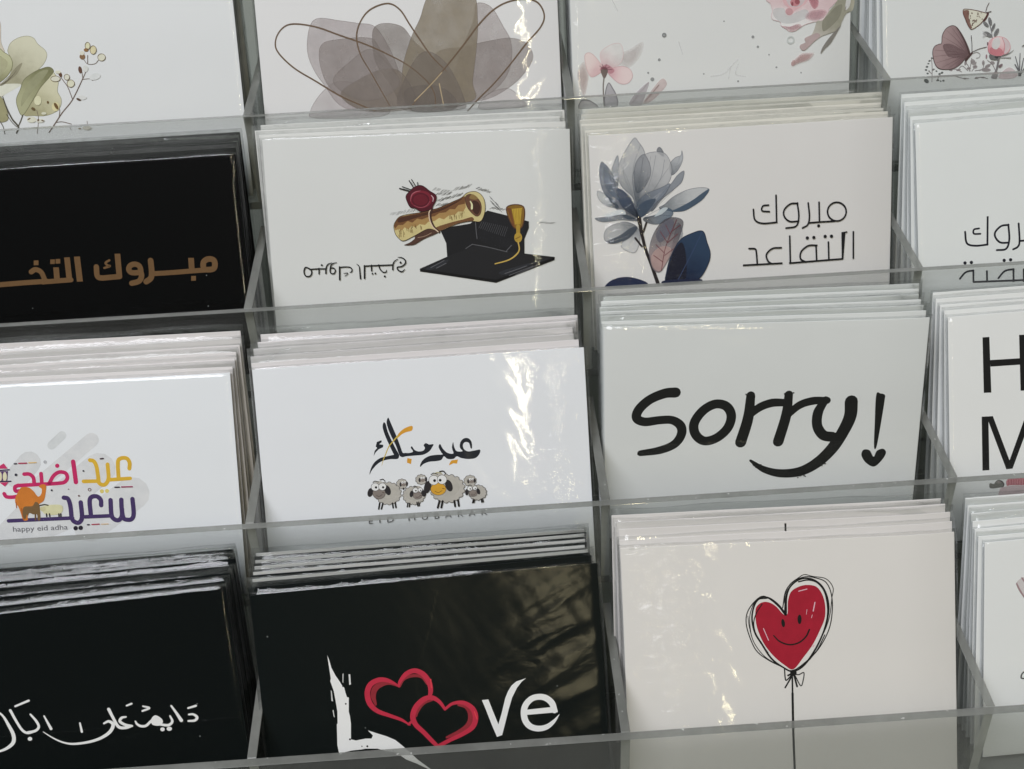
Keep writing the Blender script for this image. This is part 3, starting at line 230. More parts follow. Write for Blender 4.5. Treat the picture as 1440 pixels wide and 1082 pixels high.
(0, 2):[["printed_blossom",[["p",63,1,[-4757,5603,-4529,5283,-4370,5703,-4427,6116,-4569,6443,-4728,6019]],["p",63,1,[-4737,5628,-4533,5340,-4389,5719,-4441,6090,-4568,6384,-4712,6003]],["p",63,1,[-4714,5659,-4537,5409,-4413,5737,-4457,6059,-4568,6314,-4692,5984]],["p",63,1,[-4687,5695,-4541,5490,-4440,5759,-4476,6023,-4567,6232,-4669,5961]],["p",63,1,[-4656,5736,-4547,5582,-4471,5785,-4498,5983,-4566,6139,-4642,5936]],["p",64,1,[-3444,5166,-2919,4943,-2438,4718,-2490,5126,-2847,5523,-3282,5586]],["p",64,1,[-3390,5167,-2917,4966,-2484,4763,-2532,5131,-2852,5488,-3244,5545]],["p",64,1,[-3325,5168,-2916,4994,-2540,4818,-2581,5137,-2859,5447,-3199,5496]],["p",64,1,[-3249,5170,-2913,5027,-2605,4883,-2639,5144,-2867,5398,-3146,5439]],["p",64,1,[-3163,5172,-2911,5064,-2680,4956,-2705,5152,-2876,5343,-3085,5373]],["p",65,1,[-3914,4981,-3519,4752,-3217,4765,-3139,5097,-3278,5421,-3803,5604,-3924,5310]],["c",66,1,[-3914,4981,-3519,4752,-3217,4765,-3139,5097,-3278,5421,-3803,5604,-3924,5310],17],["p",67,1,[-4479,5079,-4304,5005,-4093,5178,-3845,5561,-3980,5704,-4287,5806,-4448,5451]],["c",68,1,[-4479,5079,-4304,5005,-4093,5178,-3845,5561,-3980,5704,-4287,5806,-4448,5451],17],["p",69,1,[-3700,5634,-3280,5504,-2935,5602,-2829,5856,-2991,6073,-3252,6086,-3508,5908]],["c",70,1,[-3700,5634,-3280,5504,-2935,5602,-2829,5856,-2991,6073,-3252,6086,-3508,5908],17],["p",71,1,[-3886,5476,-3977,5596,-3761,5648,-3590,5738,-3457,5620,-3711,5418]],["p",72,1,[-3707,5559,-3729,5597,-3786,5618,-3856,5615,-3912,5589,-3932,5549,-3909,5511,-3852,5489,-3783,5493,-3727,5519]],["p",73,1,[-3933,5590,-3699,5601,-3739,5773,-3829,5893,-3904,5765]],["s",74,1,[-3820,5579,-3972,5456],22],["s",74,1,[-3820,5579,-3884,5410],22],["s",74,1,[-3820,5579,-3729,5417],22],["s",74,1,[-3820,5579,-3627,5505],22],["s",74,1,[-3820,5579,-3543,5591],22],["s",75,1,[-3837,5851,-3874,6224,-3851,6895],43],["p",76,1,[-3822,6812,-3810,6394,-3686,6041,-3543,6223,-3411,6496,-3403,6832]],["c",77,1,[-3822,6812,-3810,6394,-3686,6041,-3543,6223,-3411,6496,-3403,6832],26],["p",78,1,[-4714,6855,-4680,6622,-4486,6572,-4229,6693,-4086,6884]],["c",79,1,[-4714,6855,-4680,6622,-4486,6572,-4229,6693,-4086,6884],35],["p",80,1,[-2965,6810,-2783,6483,-2276,6072,-2343,6378,-2573,6870]],["s",81,1,[-2922,6812,-2607,6449,-2276,6089],17],["p",82,1,[-2484,6790,-2258,6465,-1812,5985,-1623,6160,-1820,6418,-2176,6721]],["s",83,1,[-2394,6711,-1903,6189],26]]],["printed_spatter",[["p",84,1,[-1826,5346,-1837,5374,-1863,5391,-1895,5390,-1921,5370,-1931,5341,-1920,5312,-1894,5295,-1861,5297,-1836,5316]],["p",84,1,[-2243,5766,-2250,5785,-2268,5796,-2290,5795,-2307,5782,-2313,5763,-2306,5743,-2288,5732,-2267,5733,-2250,5746]],["p",84,1,[-2065,5990,-2079,6028,-2114,6051,-2157,6049,-2192,6023,-2204,5984,-2190,5945,-2155,5923,-2112,5925,-2077,5950]],["p",84,1,[435,4164,430,4178,417,4186,401,4186,388,4176,383,4162,388,4148,401,4139,417,4140,430,4149]],["p",84,1,[-291,5887,-296,5902,-309,5910,-325,5909,-338,5900,-343,5885,-338,5870,-325,5862,-309,5863,-296,5872]],["p",84,1,[934,6193,927,6212,910,6224,888,6223,871,6210,864,6190,871,6170,888,6159,910,6160,927,6173]],["p",84,1,[2294,5779,2287,5798,2270,5809,2248,5808,2230,5796,2224,5776,2230,5756,2248,5745,2269,5746,2287,5759]],["p",84,1,[3166,6002,3161,6016,3148,6025,3132,6024,3119,6014,3113,5999,3118,5985,3131,5976,3148,5977,3161,5987]],["p",84,1,[2020,5343,2015,5357,2002,5366,1986,5365,1972,5355,1967,5341,1972,5326,1985,5318,2002,5319,2015,5328]],["p",84,1,[1477,4725,1467,4754,1441,4770,1408,4769,1382,4750,1372,4720,1382,4692,1408,4675,1440,4677,1467,4696]],["p",84,1,[1643,5062,1635,5086,1613,5100,1586,5098,1564,5083,1556,5058,1564,5034,1586,5020,1613,5021,1635,5037]],["c",85,1,[-1630,4532,-1642,4565,-1673,4585,-1710,4583,-1740,4561,-1751,4527,-1739,4494,-1708,4474,-1671,4476,-1641,4498],35],["p",86,1,[-1630,4532,-1642,4565,-1673,4585,-1710,4583,-1740,4561,-1751,4527,-1739,4494,-1708,4474,-1671,4476,-1641,4498]],["c",87,1,[2874,4893,2853,4955,2796,4992,2726,4989,2669,4947,2646,4883,2668,4821,2724,4785,2794,4788,2851,4829],53],["s",88,1,[-1183,4773,-1059,5190],35],["s",88,1,[-64,5981,374,5917,638,5679,900,5442],35],["s",88,1,[638,5679,548,6092],35],["s",88,1,[-3477,3292,-3299,3662],34],["s",88,1,[900,5608,812,5937,1162,6036],35]]],["printed_rose",[["p",89,1,[2025,3447,2054,3681,2110,3892,2069,4047,2126,4180,2377,4269,2419,4402,2573,4500,2714,4598,2909,4594,3103,4471,3298,4387,3576,4321,3855,4280,4048,4131,4127,3900,4264,3775,4260,3541]],["c",90,1,[2025,3447,2054,3681,2110,3892,2069,4047,2126,4180,2377,4269,2419,4402,2573,4500,2714,4598,2909,4594,3103,4471,3298,4387,3576,4321,3855,4280,4048,4131,4127,3900,4264,3775,4260,3541],17],["p",91,1,[2152,3842,2513,3831,2654,4072,3236,3888,3406,4104,3018,4297,2516,4327,2181,4104]],["p",92,1,[2510,3467,2525,3701,2679,3838,2569,3938,2625,4044,2765,4063,2903,3926,3124,3805,3289,3682,3287,3500]],["p",93,1,[2621,3472,2650,3681,2790,3791,3068,3776,3205,3652,3204,3496]],["p",94,1,[3072,3660,3040,3732,2954,3773,2848,3769,2761,3720,2728,3645,2760,3573,2845,3531,2952,3536,3038,3585]],["p",95,1,[3066,3633,3050,3682,3006,3710,2951,3708,2906,3675,2888,3626,2905,3578,2949,3549,3004,3552,3049,3584]],["p",96,1,[2842,3702,2835,3741,2816,3765,2792,3764,2772,3739,2764,3699,2771,3659,2791,3635,2815,3636,2834,3662]],["p",97,1,[3370,3477,3457,3767,3598,3903,3735,3753,3676,3490]],["p",97,1,[3390,3497,3468,3758,3595,3881,3718,3745,3665,3509]],["p",97,1,[3413,3521,3481,3747,3591,3854,3698,3736,3652,3532]],["p",97,1,[3441,3550,3497,3735,3587,3822,3675,3726,3637,3558]],["p",97,1,[3472,3582,3514,3721,3582,3786,3648,3714,3619,3588]],["p",98,1,[3267,4176,3404,3973,3821,3913,4045,4001,3909,4204,3576,4294]],["p",98,1,[3308,4168,3431,3985,3806,3931,4008,4010,3885,4193,3585,4274]],["p",98,1,[3356,4158,3463,4000,3788,3953,3963,4021,3857,4180,3597,4250]],["p",98,1,[3412,4147,3500,4017,3767,3978,3910,4034,3823,4164,3610,4222]],["p",98,1,[3477,4133,3543,4036,3743,4007,3850,4049,3785,4147,3625,4190]],["p",99,1,[2405,4401,2685,4439,3018,4362,3159,4460,2909,4594,2714,4590]],["p",99,1,[2446,4408,2698,4443,2998,4373,3125,4461,2900,4582,2724,4579]],["p",99,1,[2495,4417,2713,4447,2974,4387,3083,4463,2888,4567,2736,4565]],["p",99,1,[2553,4427,2732,4452,2945,4402,3035,4465,2875,4551,2750,4549]],["p",99,1,[2618,4439,2752,4458,2913,4420,2980,4467,2860,4532,2766,4530]],["p",100,1,[2828,3949,2803,4017,2736,4056,2654,4053,2587,4007,2561,3937,2586,3869,2652,3830,2734,3833,2802,3879]]]],["printed_rose_leaves",[["p",101,1,[3687,4299,3883,4281,4101,4003,4320,3778,4511,3552,5027,3573,4999,3963,4772,4058,4610,4313,4475,4596,4086,4737,3863,4806,3585,4979,3252,5255,3083,5168,3110,5064,3277,4992,3248,4858,3470,4763,3580,4583]],["p",102,1,[3470,4763,3248,4858,3277,4992,3110,5064,3083,5168,3252,5255,3585,4979,3807,4804,3693,4693]],["p",103,1,[3883,4308,4130,4057,4377,3832,4599,3789,4523,4152,4249,4455,3916,4651]],["p",104,1,[3830,5387,3897,5178,4089,4922,4282,4719,4557,4468,4421,4699,4203,5032,3982,5234]],["p",105,1,[4714,3951,4762,3588,4916,3595,4865,3853]],["s",106,1,[4701,3976,4740,3848],22],["p",107,1,[2779,5659,2919,5532,3141,5356,3422,5342,3591,5376,3425,5581,3033,5697,2837,5768]],["p",107,1,[2816,5647,2941,5533,3141,5375,3394,5362,3546,5393,3397,5577,3044,5681,2867,5745]],["p",107,1,[2859,5633,2968,5534,3142,5396,3361,5385,3492,5412,3363,5572,3057,5662,2904,5718]],["p",107,1,[2910,5616,2999,5535,3142,5422,3322,5413,3430,5435,3324,5566,3073,5640,2947,5686]],["p",107,1,[2969,5597,3035,5536,3142,5451,3277,5445,3358,5461,3278,5559,3090,5615,2996,5649]],["p",108,1,[2919,5689,2883,5742,2835,5764,2793,5748,2772,5698,2781,5635,2816,5583,2864,5560,2907,5577,2927,5626]]]]],
(0, 3):[["printed_foliage",[["p",109,1,[-3332,5920,-3333,5940,-3349,5957,-3375,5965,-3400,5960,-3415,5945,-3414,5925,-3397,5907,-3372,5900,-3347,5904]],["p",109,1,[-3380,6027,-3388,6041,-3406,6048,-3429,6046,-3446,6034,-3452,6018,-3444,6004,-3425,5997,-3403,5999,-3386,6011]],["p",109,1,[-3420,6120,-3425,6141,-3446,6156,-3475,6159,-3501,6149,-3513,6131,-3508,6110,-3487,6095,-3458,6092,-3433,6101]],["p",109,1,[-3457,6239,-3468,6255,-3492,6262,-3519,6257,-3539,6241,-3545,6221,-3533,6204,-3510,6197,-3482,6203,-3462,6218]],["p",109,1,[-3406,6362,-3417,6378,-3439,6383,-3465,6378,-3483,6362,-3487,6343,-3476,6328,-3454,6322,-3428,6328,-3410,6343]],["p",109,1,[-3367,6263,-3365,6276,-3372,6289,-3386,6297,-3402,6298,-3413,6290,-3416,6278,-3408,6265,-3394,6256,-3379,6255]],["p",109,1,[-3213,6210,-3208,6229,-3217,6249,-3237,6263,-3260,6266,-3278,6256,-3283,6237,-3274,6216,-3254,6202,-3231,6200]],["p",109,1,[-3103,6311,-3116,6320,-3137,6320,-3157,6309,-3168,6292,-3167,6275,-3154,6266,-3133,6266,-3113,6277,-3102,6294]],["p",109,1,[-2988,6382,-2990,6402,-3007,6419,-3033,6426,-3058,6420,-3072,6404,-3071,6384,-3053,6367,-3027,6360,-3002,6366]],["p",109,1,[-2894,6344,-2895,6367,-2914,6387,-2943,6396,-2971,6391,-2988,6373,-2987,6350,-2968,6330,-2939,6322,-2911,6327]],["p",109,1,[-3418,6666,-3459,6683,-3512,6669,-3556,6631,-3576,6582,-3563,6541,-3522,6524,-3469,6537,-3425,6575,-3405,6625]],["p",109,1,[-3037,6604,-3046,6625,-3071,6637,-3102,6636,-3127,6623,-3137,6601,-3128,6580,-3104,6568,-3073,6569,-3048,6582]],["p",109,1,[-2961,6657,-2973,6666,-2992,6665,-3010,6655,-3021,6640,-3020,6624,-3007,6615,-2988,6616,-2970,6626,-2960,6642]],["p",109,1,[-2848,6632,-2856,6651,-2878,6662,-2906,6661,-2928,6649,-2937,6630,-2929,6611,-2907,6600,-2880,6601,-2857,6613]],["p",109,1,[-3252,5854,-3262,5868,-3283,5873,-3307,5868,-3324,5853,-3327,5835,-3317,5821,-3296,5816,-3272,5822,-3255,5837]],["s",110,1,[-3296,6642,-3287,6164,-3304,5871],25],["s",110,1,[-3294,6376,-3418,6262],25],["s",110,1,[-3293,6270,-3195,6223],25],["s",110,1,[-3143,6626,-3003,6421],25],["s",110,1,[-1946,6369,-2001,6219,-2112,6053],25],["s",110,1,[-1974,6368,-1917,6092,-1889,5934],25],["s",110,1,[-1890,6373,-1779,6234,-1737,6077],25],["s",110,1,[-2252,6376,-2446,6271,-2668,6283],25],["s",110,1,[-2029,6351,-2223,6179,-2363,6276],25],["s",110,1,[-1612,6377,-1487,6279,-1473,6067],25],["s",110,1,[-1501,6331,-1334,6236,-1167,6140],25],["s",110,1,[-1055,6413,-1167,6193,-1334,6049],25],["s",110,1,[-1779,6367,-1612,6351,-1334,6289],25],["s",110,1,[-1028,6415,-944,6261,-847,6200],25],["s",110,1,[-2530,6478,-2280,6574,-2002,6619],25],["s",110,1,[-1780,6633,-1557,6594,-1334,6662],25],["p",111,1,[-2573,6313,-2594,6328,-2632,6326,-2674,6309,-2703,6282,-2708,6257,-2687,6242,-2649,6244,-2607,6261,-2578,6287]],["s",112,1,[-2684,6290,-2597,6280],11],["p",111,1,[-2281,6294,-2292,6318,-2331,6335,-2382,6341,-2425,6331,-2445,6311,-2433,6288,-2394,6270,-2344,6265,-2300,6274]],["s",112,1,[-2413,6307,-2313,6298],11],["p",111,1,[-2068,6090,-2086,6139,-2114,6166,-2141,6160,-2157,6123,-2155,6069,-2137,6020,-2109,5993,-2082,5999,-2067,6036]],["s",112,1,[-2138,6086,-2085,6073],11],["p",111,1,[-1792,6165,-1846,6168,-1899,6133,-1934,6074,-1935,6013,-1903,5974,-1850,5972,-1796,6007,-1762,6066,-1761,6126]],["s",112,1,[-1915,6073,-1781,6066],11],["p",111,1,[-1695,6239,-1711,6272,-1753,6291,-1805,6288,-1846,6264,-1862,6228,-1846,6195,-1804,6176,-1753,6180,-1711,6204]],["s",112,1,[-1829,6238,-1729,6229],11],["p",111,1,[-1437,6123,-1446,6175,-1471,6206,-1502,6204,-1527,6170,-1537,6116,-1527,6064,-1502,6033,-1471,6034,-1446,6069]],["s",112,1,[-1517,6125,-1457,6113],11],["p",111,1,[-1237,6189,-1238,6228,-1275,6271,-1334,6300,-1394,6305,-1430,6283,-1430,6243,-1393,6200,-1333,6171,-1274,6167]],["s",112,1,[-1401,6239,-1267,6232],11],["p",111,1,[-1088,6172,-1117,6200,-1164,6206,-1213,6186,-1244,6148,-1245,6108,-1217,6079,-1169,6074,-1121,6094,-1090,6132]],["s",112,1,[-1217,6145,-1117,6135],11],["p",111,1,[-1222,6376,-1254,6411,-1338,6429,-1441,6423,-1525,6394,-1556,6354,-1524,6319,-1441,6301,-1338,6308,-1254,6336]],["s",112,1,[-1490,6367,-1289,6364],11],["p",111,1,[-1929,6277,-1943,6301,-1979,6315,-2024,6312,-2060,6294,-2073,6268,-2060,6244,-2023,6231,-1979,6234,-1943,6251]],["s",112,1,[-2045,6278,-1958,6267],11],["p",111,1,[-805,6198,-803,6221,-823,6251,-857,6277,-893,6288,-916,6280,-918,6257,-898,6227,-864,6202,-829,6191]],["s",112,1,[-904,6244,-817,6234],11],["p",111,1,[-2091,6613,-2101,6628,-2126,6636,-2157,6634,-2182,6623,-2192,6607,-2182,6592,-2157,6584,-2126,6586,-2101,6597]],["s",112,1,[-2172,6616,-2111,6604],11],["p",111,1,[-1657,6615,-1670,6633,-1703,6642,-1745,6639,-1778,6626,-1791,6606,-1778,6588,-1744,6578,-1703,6581,-1670,6595]],["s",112,1,[-1764,6616,-1684,6605],11],["p",111,1,[-1429,6616,-1442,6631,-1479,6638,-1523,6635,-1560,6623,-1573,6607,-1560,6592,-1523,6584,-1479,6587,-1442,6599]],["s",112,1,[-1544,6616,-1458,6606],11],["p",113,1,[-944,6580,-610,6335,-359,6458,-275,6623,-497,6716,-888,6691]],["p",114,1,[-1222,6629,-1055,6413,-972,6525,-1027,6682]],["s",115,1,[-233,6626,-262,6331,-361,5979],[45,36,25]],["s",115,1,[-205,6628,-206,6255,-194,5883],[45,36,25]],["s",115,1,[-177,6630,-123,6313,-68,6051],[45,36,25]],["s",115,1,[-247,6465,-374,6244],[45,36]],["s",115,1,[-149,6551,-11,6347],[45,36]]]],["printed_butterfly",[["p",116,1,[-2954,5364,-2924,5102,-2798,4899,-2605,4806,-2439,4856,-2274,5064,-2109,5364,-1986,5663,-1972,5796,-2111,5920,-2306,6120,-2529,6239,-2807,6261,-3057,6205,-3194,6037,-3261,5767,-3260,5582,-3189,5454,-3051,5397]],["c",117,1,[-2954,5364,-2924,5102,-2798,4899,-2605,4806,-2439,4856,-2274,5064,-2109,5364,-1986,5663,-1972,5796,-2111,5920,-2306,6120,-2529,6239,-2807,6261,-3057,6205,-3194,6037,-3261,5767,-3260,5582,-3189,5454,-3051,5397],25],["p",118,1,[-2913,5445,-2636,5410,-2304,5590,-2000,5768,-2222,5913,-2638,5860,-2776,5772]],["s",119,1,[-2014,5794,-2428,5455,-2897,5156],[17,14,6]],["s",119,1,[-2014,5794,-2365,5353,-2771,4953],[17,14,6]],["s",119,1,[-2014,5794,-2282,5306,-2605,4859],[17,14,6]],["s",119,1,[-2014,5794,-2199,5338,-2439,4922],[17,14,6]],["s",119,1,[-2014,5794,-2422,5574,-2885,5394],[17,14,6]],["s",119,1,[-2014,5794,-2575,5671,-3190,5586],[17,14,6]],["s",119,1,[-2014,5794,-2589,5776,-3220,5796],[17,14,6]],["s",119,1,[-2014,5794,-2548,5884,-3138,6014],[17,14,6]],["s",119,1,[-2014,5794,-2451,5970,-2945,6185],[17,14,6]],["s",119,1,[-2014,5794,-2340,5990,-2723,6226],[17,14,6]],["s",119,1,[-2014,5794,-2229,5971,-2501,6187],[17,14,6]],["s",119,1,[-2014,5794,-2353,5764,-2748,5773],[17,14,6]],["s",120,1,[-1986,5796,-2110,5444,-2302,5062,-2439,4869],[44,36,28,17]],["s",120,1,[-2111,6000,-1889,5762],72],["s",121,1,[-1889,5722,-1893,5457,-1915,5179],22],["s",122,1,[-1861,5724,-1639,5645,-1375,5596],25],["s",123,1,[-1861,5777,-1722,5746,-1611,5819,-1639,5924,-1736,5944],19],["p",124,1,[-2188,4308,-2078,4288,-1775,4347,-1444,4446,-1333,4492,-1361,4595,-1499,4718,-1638,4841,-1887,4970,-1997,4871,-2079,4708,-2120,4600,-2189,4439]],["c",125,1,[-2188,4308,-2078,4288,-1775,4347,-1444,4446,-1333,4492,-1361,4595,-1499,4718,-1638,4841,-1887,4970,-1997,4871,-2079,4708,-2120,4600,-2189,4439],28],["p",126,1,[-2188,4334,-1995,4346,-1996,4608,-1887,4930,-1997,4871,-2107,4627,-2183,4465]],["p",127,1,[-1957,4708,-1969,4707,-1980,4696,-1987,4680,-1987,4666,-1980,4658,-1968,4659,-1957,4670,-1950,4686,-1950,4700]],["p",127,1,[-1657,4459,-1666,4465,-1681,4464,-1695,4456,-1704,4445,-1704,4434,-1695,4428,-1680,4429,-1665,4437,-1657,4448]],["p",127,1,[-1787,4759,-1799,4754,-1807,4741,-1810,4724,-1804,4710,-1794,4705,-1782,4709,-1774,4722,-1772,4739,-1777,4753]],["p",127,1,[-1830,4786,-1843,4783,-1852,4774,-1855,4762,-1849,4751,-1838,4746,-1825,4748,-1815,4757,-1812,4769,-1818,4780]],["p",127,1,[-1984,4470,-1994,4477,-2006,4477,-2014,4470,-2016,4458,-2011,4447,-2000,4441,-1988,4441,-1980,4448,-1978,4459]],["p",127,1,[-1686,4563,-1695,4567,-1707,4566,-1719,4558,-1725,4548,-1724,4538,-1716,4534,-1703,4536,-1692,4543,-1685,4554]],["p",127,1,[-1725,4703,-1737,4698,-1745,4685,-1747,4668,-1742,4654,-1732,4648,-1720,4653,-1712,4666,-1710,4683,-1715,4697]],["p",127,1,[-1676,4517,-1690,4513,-1700,4501,-1702,4484,-1696,4470,-1685,4464,-1671,4468,-1661,4481,-1659,4497,-1665,4511]],["p",127,1,[-1727,4746,-1738,4750,-1749,4747,-1756,4739,-1755,4728,-1748,4719,-1737,4715,-1726,4718,-1719,4727,-1719,4737]],["p",127,1,[-1866,4438,-1873,4449,-1888,4454,-1905,4451,-1918,4441,-1921,4427,-1914,4416,-1899,4412,-1882,4415,-1869,4425]],["p",127,1,[-1603,4620,-1612,4620,-1620,4614,-1624,4605,-1622,4596,-1615,4591,-1606,4591,-1598,4597,-1595,4606,-1597,4615]],["p",127,1,[-1559,4466,-1567,4464,-1576,4455,-1582,4442,-1584,4430,-1579,4423,-1571,4425,-1562,4434,-1556,4447,-1555,4459]],["p",127,1,[-1869,4828,-1879,4822,-1885,4807,-1885,4789,-1879,4775,-1869,4771,-1859,4777,-1853,4791,-1853,4809,-1859,4823]],["p",127,1,[-1857,4448,-1864,4452,-1876,4452,-1890,4447,-1900,4439,-1903,4431,-1896,4427,-1884,4428,-1870,4433,-1860,4441]],["p",127,1,[-1823,4697,-1830,4695,-1836,4687,-1838,4678,-1836,4669,-1830,4666,-1822,4668,-1817,4675,-1815,4684,-1817,4693]],["p",127,1,[-1857,4853,-1867,4855,-1882,4849,-1895,4837,-1902,4824,-1900,4814,-1890,4812,-1876,4818,-1862,4830,-1855,4843]],["p",127,1,[-1751,4719,-1762,4721,-1774,4714,-1782,4702,-1784,4689,-1778,4680,-1767,4679,-1755,4686,-1747,4698,-1745,4711]],["p",127,1,[-1512,4662,-1520,4670,-1533,4672,-1545,4666,-1552,4656,-1551,4645,-1544,4637,-1531,4635,-1519,4640,-1512,4651]],["p",127,1,[-1863,4843,-1868,4852,-1879,4857,-1893,4856,-1904,4850,-1908,4840,-1904,4830,-1892,4825,-1878,4827,-1867,4833]],["p",127,1,[-1815,4679,-1825,4682,-1834,4679,-1839,4672,-1837,4663,-1830,4656,-1820,4653,-1810,4656,-1806,4663,-1807,4672]],["p",127,1,[-1786,4731,-1798,4732,-1808,4725,-1813,4714,-1811,4703,-1802,4696,-1790,4696,-1780,4703,-1775,4713,-1778,4725]],["p",127,1,[-2016,4433,-2025,4442,-2039,4443,-2054,4437,-2062,4425,-2062,4412,-2052,4403,-2038,4402,-2024,4408,-2015,4420]],["p",127,1,[-1783,4684,-1790,4690,-1801,4689,-1812,4683,-1817,4674,-1816,4665,-1809,4660,-1798,4660,-1788,4666,-1782,4675]],["p",127,1,[-1841,4690,-1851,4689,-1859,4682,-1863,4672,-1861,4662,-1854,4656,-1845,4657,-1836,4664,-1832,4674,-1834,4685]],["p",127,1,[-1629,4565,-1636,4574,-1647,4577,-1657,4572,-1663,4563,-1662,4551,-1654,4543,-1643,4540,-1633,4544,-1628,4554]],["p",127,1,[-1926,4608,-1933,4612,-1947,4609,-1960,4600,-1969,4590,-1970,4582,-1962,4579,-1949,4582,-1935,4590,-1927,4600]],["p",127,1,[-1847,4785,-1854,4794,-1866,4798,-1879,4794,-1887,4784,-1888,4772,-1881,4762,-1869,4759,-1856,4763,-1848,4773]],["p",127,1,[-1839,4707,-1847,4714,-1863,4713,-1879,4706,-1891,4696,-1892,4685,-1884,4679,-1869,4680,-1852,4687,-1841,4697]],["p",127,1,[-1981,4651,-1993,4650,-2002,4643,-2004,4634,-2000,4624,-1989,4619,-1977,4620,-1968,4627,-1965,4637,-1970,4646]],["p",127,1,[-1942,4550,-1953,4548,-1964,4537,-1969,4521,-1967,4507,-1958,4500,-1946,4503,-1936,4514,-1931,4529,-1933,4543]],["s",128,1,[-1333,4492,-1402,4619,-1485,4719],72],["s",129,1,[-1411,4422,-1361,4255,-1292,4133],22],["s",129,1,[-1389,4449,-1223,4420],25]]],["printed_rosebud",[["p",130,1,[-1197,4735,-1187,4816,-1202,4871,-1239,4878,-1282,4835,-1315,4758,-1325,4677,-1309,4622,-1273,4615,-1230,4658]],["s",131,1,[-1278,4777,-1239,4711],17],["p",130,1,[-1099,4971,-1141,5044,-1185,5081,-1214,5069,-1216,5011,-1191,4930,-1149,4857,-1105,4820,-1077,4833,-1074,4891]],["s",131,1,[-1167,4981,-1129,4915],17],["p",130,1,[-976,5162,-1030,5230,-1085,5259,-1122,5238,-1125,5176,-1093,5096,-1039,5028,-983,4999,-947,5020,-944,5082]],["s",131,1,[-1057,5159,-1018,5093],17],["p",130,1,[-1194,5261,-1242,5279,-1325,5257,-1411,5204,-1467,5141,-1473,5091,-1425,5073,-1342,5095,-1256,5148,-1200,5211]],["s",131,1,[-1356,5206,-1317,5140],17],["p",130,1,[-1313,4926,-1353,4929,-1412,4896,-1468,4839,-1498,4781,-1492,4743,-1452,4740,-1393,4773,-1338,4830,-1307,4888]],["s",131,1,[-1425,4865,-1386,4799],17],["s",132,1,[-1181,5291,-1223,5025,-1320,4677],19],["s",133,1,[-1361,5201,-1513,5059],11],["s",133,1,[-1361,5201,-1513,5101],11],["s",133,1,[-1361,5201,-1513,5143],11],["s",133,1,[-1361,5201,-1513,5186],11],["s",133,1,[-1361,5201,-1514,5228],11],["s",133,1,[-1361,5201,-1514,5270],11],["p",134,1,[-1334,5652,-1306,5442,-1167,5318,-946,5280,-724,5347,-584,5514,-556,5701,-667,5853,-917,5930,-1167,5874,-1292,5787]],["c",135,1,[-1334,5652,-1306,5442,-1167,5318,-946,5280,-724,5347,-584,5514,-556,5701,-667,5853,-917,5930,-1167,5874,-1292,5787],17],["p",136,1,[-1306,5706,-1167,5609,-889,5680,-806,5844,-945,5920,-1167,5869]],["p",137,1,[-1139,5373,-959,5305,-904,5520,-1028,5698,-1195,5608]],["p",138,1,[-807,5341,-668,5403,-562,5595,-625,5803,-764,5860,-737,5637]],["s",139,1,[-835,5326,-751,5583,-792,5872],19],["s",140,1,[-1167,5332,-1278,5523,-1278,5761],19],["p",141,1,[-1278,5854,-1056,5921,-917,5930,-778,5912,-917,6010,-1028,6056,-1250,6002]],["p",142,1,[-1111,5931,-917,5930,-806,5919,-945,5981,-1028,6016]],["s",143,1,[-806,5911,-611,5870,-431,5762],[39,28,14]],["s",133,1,[-861,5973,-541,6007],45],["s",144,1,[-945,5995,-1014,6309,-1055,6440],67],["s",145,1,[-1347,5452,-1342,5519],39],["p",146,1,[-825,6217,-822,6244,-845,6278,-884,6307,-925,6320,-952,6311,-955,6285,-932,6250,-893,6221,-852,6208]],["p",147,1,[-1361,5915,-1367,5955,-1381,5979,-1398,5978,-1412,5952,-1417,5911,-1412,5871,-1398,5847,-1381,5848,-1367,5874]],["s",148,1,[-126,5649,-51,5614],33]]]],
(1, 0):[["printed_lettering",[["c",149,1,[3806,3273,3967,3325,3991,3478,3913,3609,3661,3613,3604,3520,3640,3351],187],["s",149,1,[3895,3629,3268,3629,2614,3637,1946,3634],161],["s",149,0,[3235,3198,3212,3614],187],["p",149,0,[3169,3795,3326,3800,3307,3956,3151,3951]],["s",149,1,[1902,3198,1892,3562,1840,3768,1669,3882],186],["c",149,1,[1365,3282,1512,3354,1530,3538,1381,3565,1217,3543,1152,3445,1214,3324],176],["s",149,1,[1527,3486,1544,3680,1439,3846,1192,3902],176],["s",149,0,[848,2904,815,3673],186],["s",149,1,[822,3652,472,3660,212,3658,97,3583,106,3286],176],["s",149,1,[557,3098,422,3177,483,3264,558,3290,359,3339],72],["s",149,0,[-481,2909,-495,3731],196],["s",149,0,[-808,2913,-830,3667],185],["s",149,0,[-1208,3214,-1233,3650],185],["s",149,1,[-776,3655,-1713,3664],160],["p",149,0,[-1359,2946,-1210,2951,-1231,3100,-1380,3095]],["p",149,0,[-1183,2943,-1033,2947,-1054,3097,-1204,3092]],["s",149,1,[-2036,3309,-1886,3241,-1709,3347,-1619,3655],165],["s",149,1,[-1555,3649,-2334,3649,-3114,3659,-3582,3664],165],["p",149,0,[-1900,2944,-1745,2949,-1768,3103,-1922,3098]]]]],
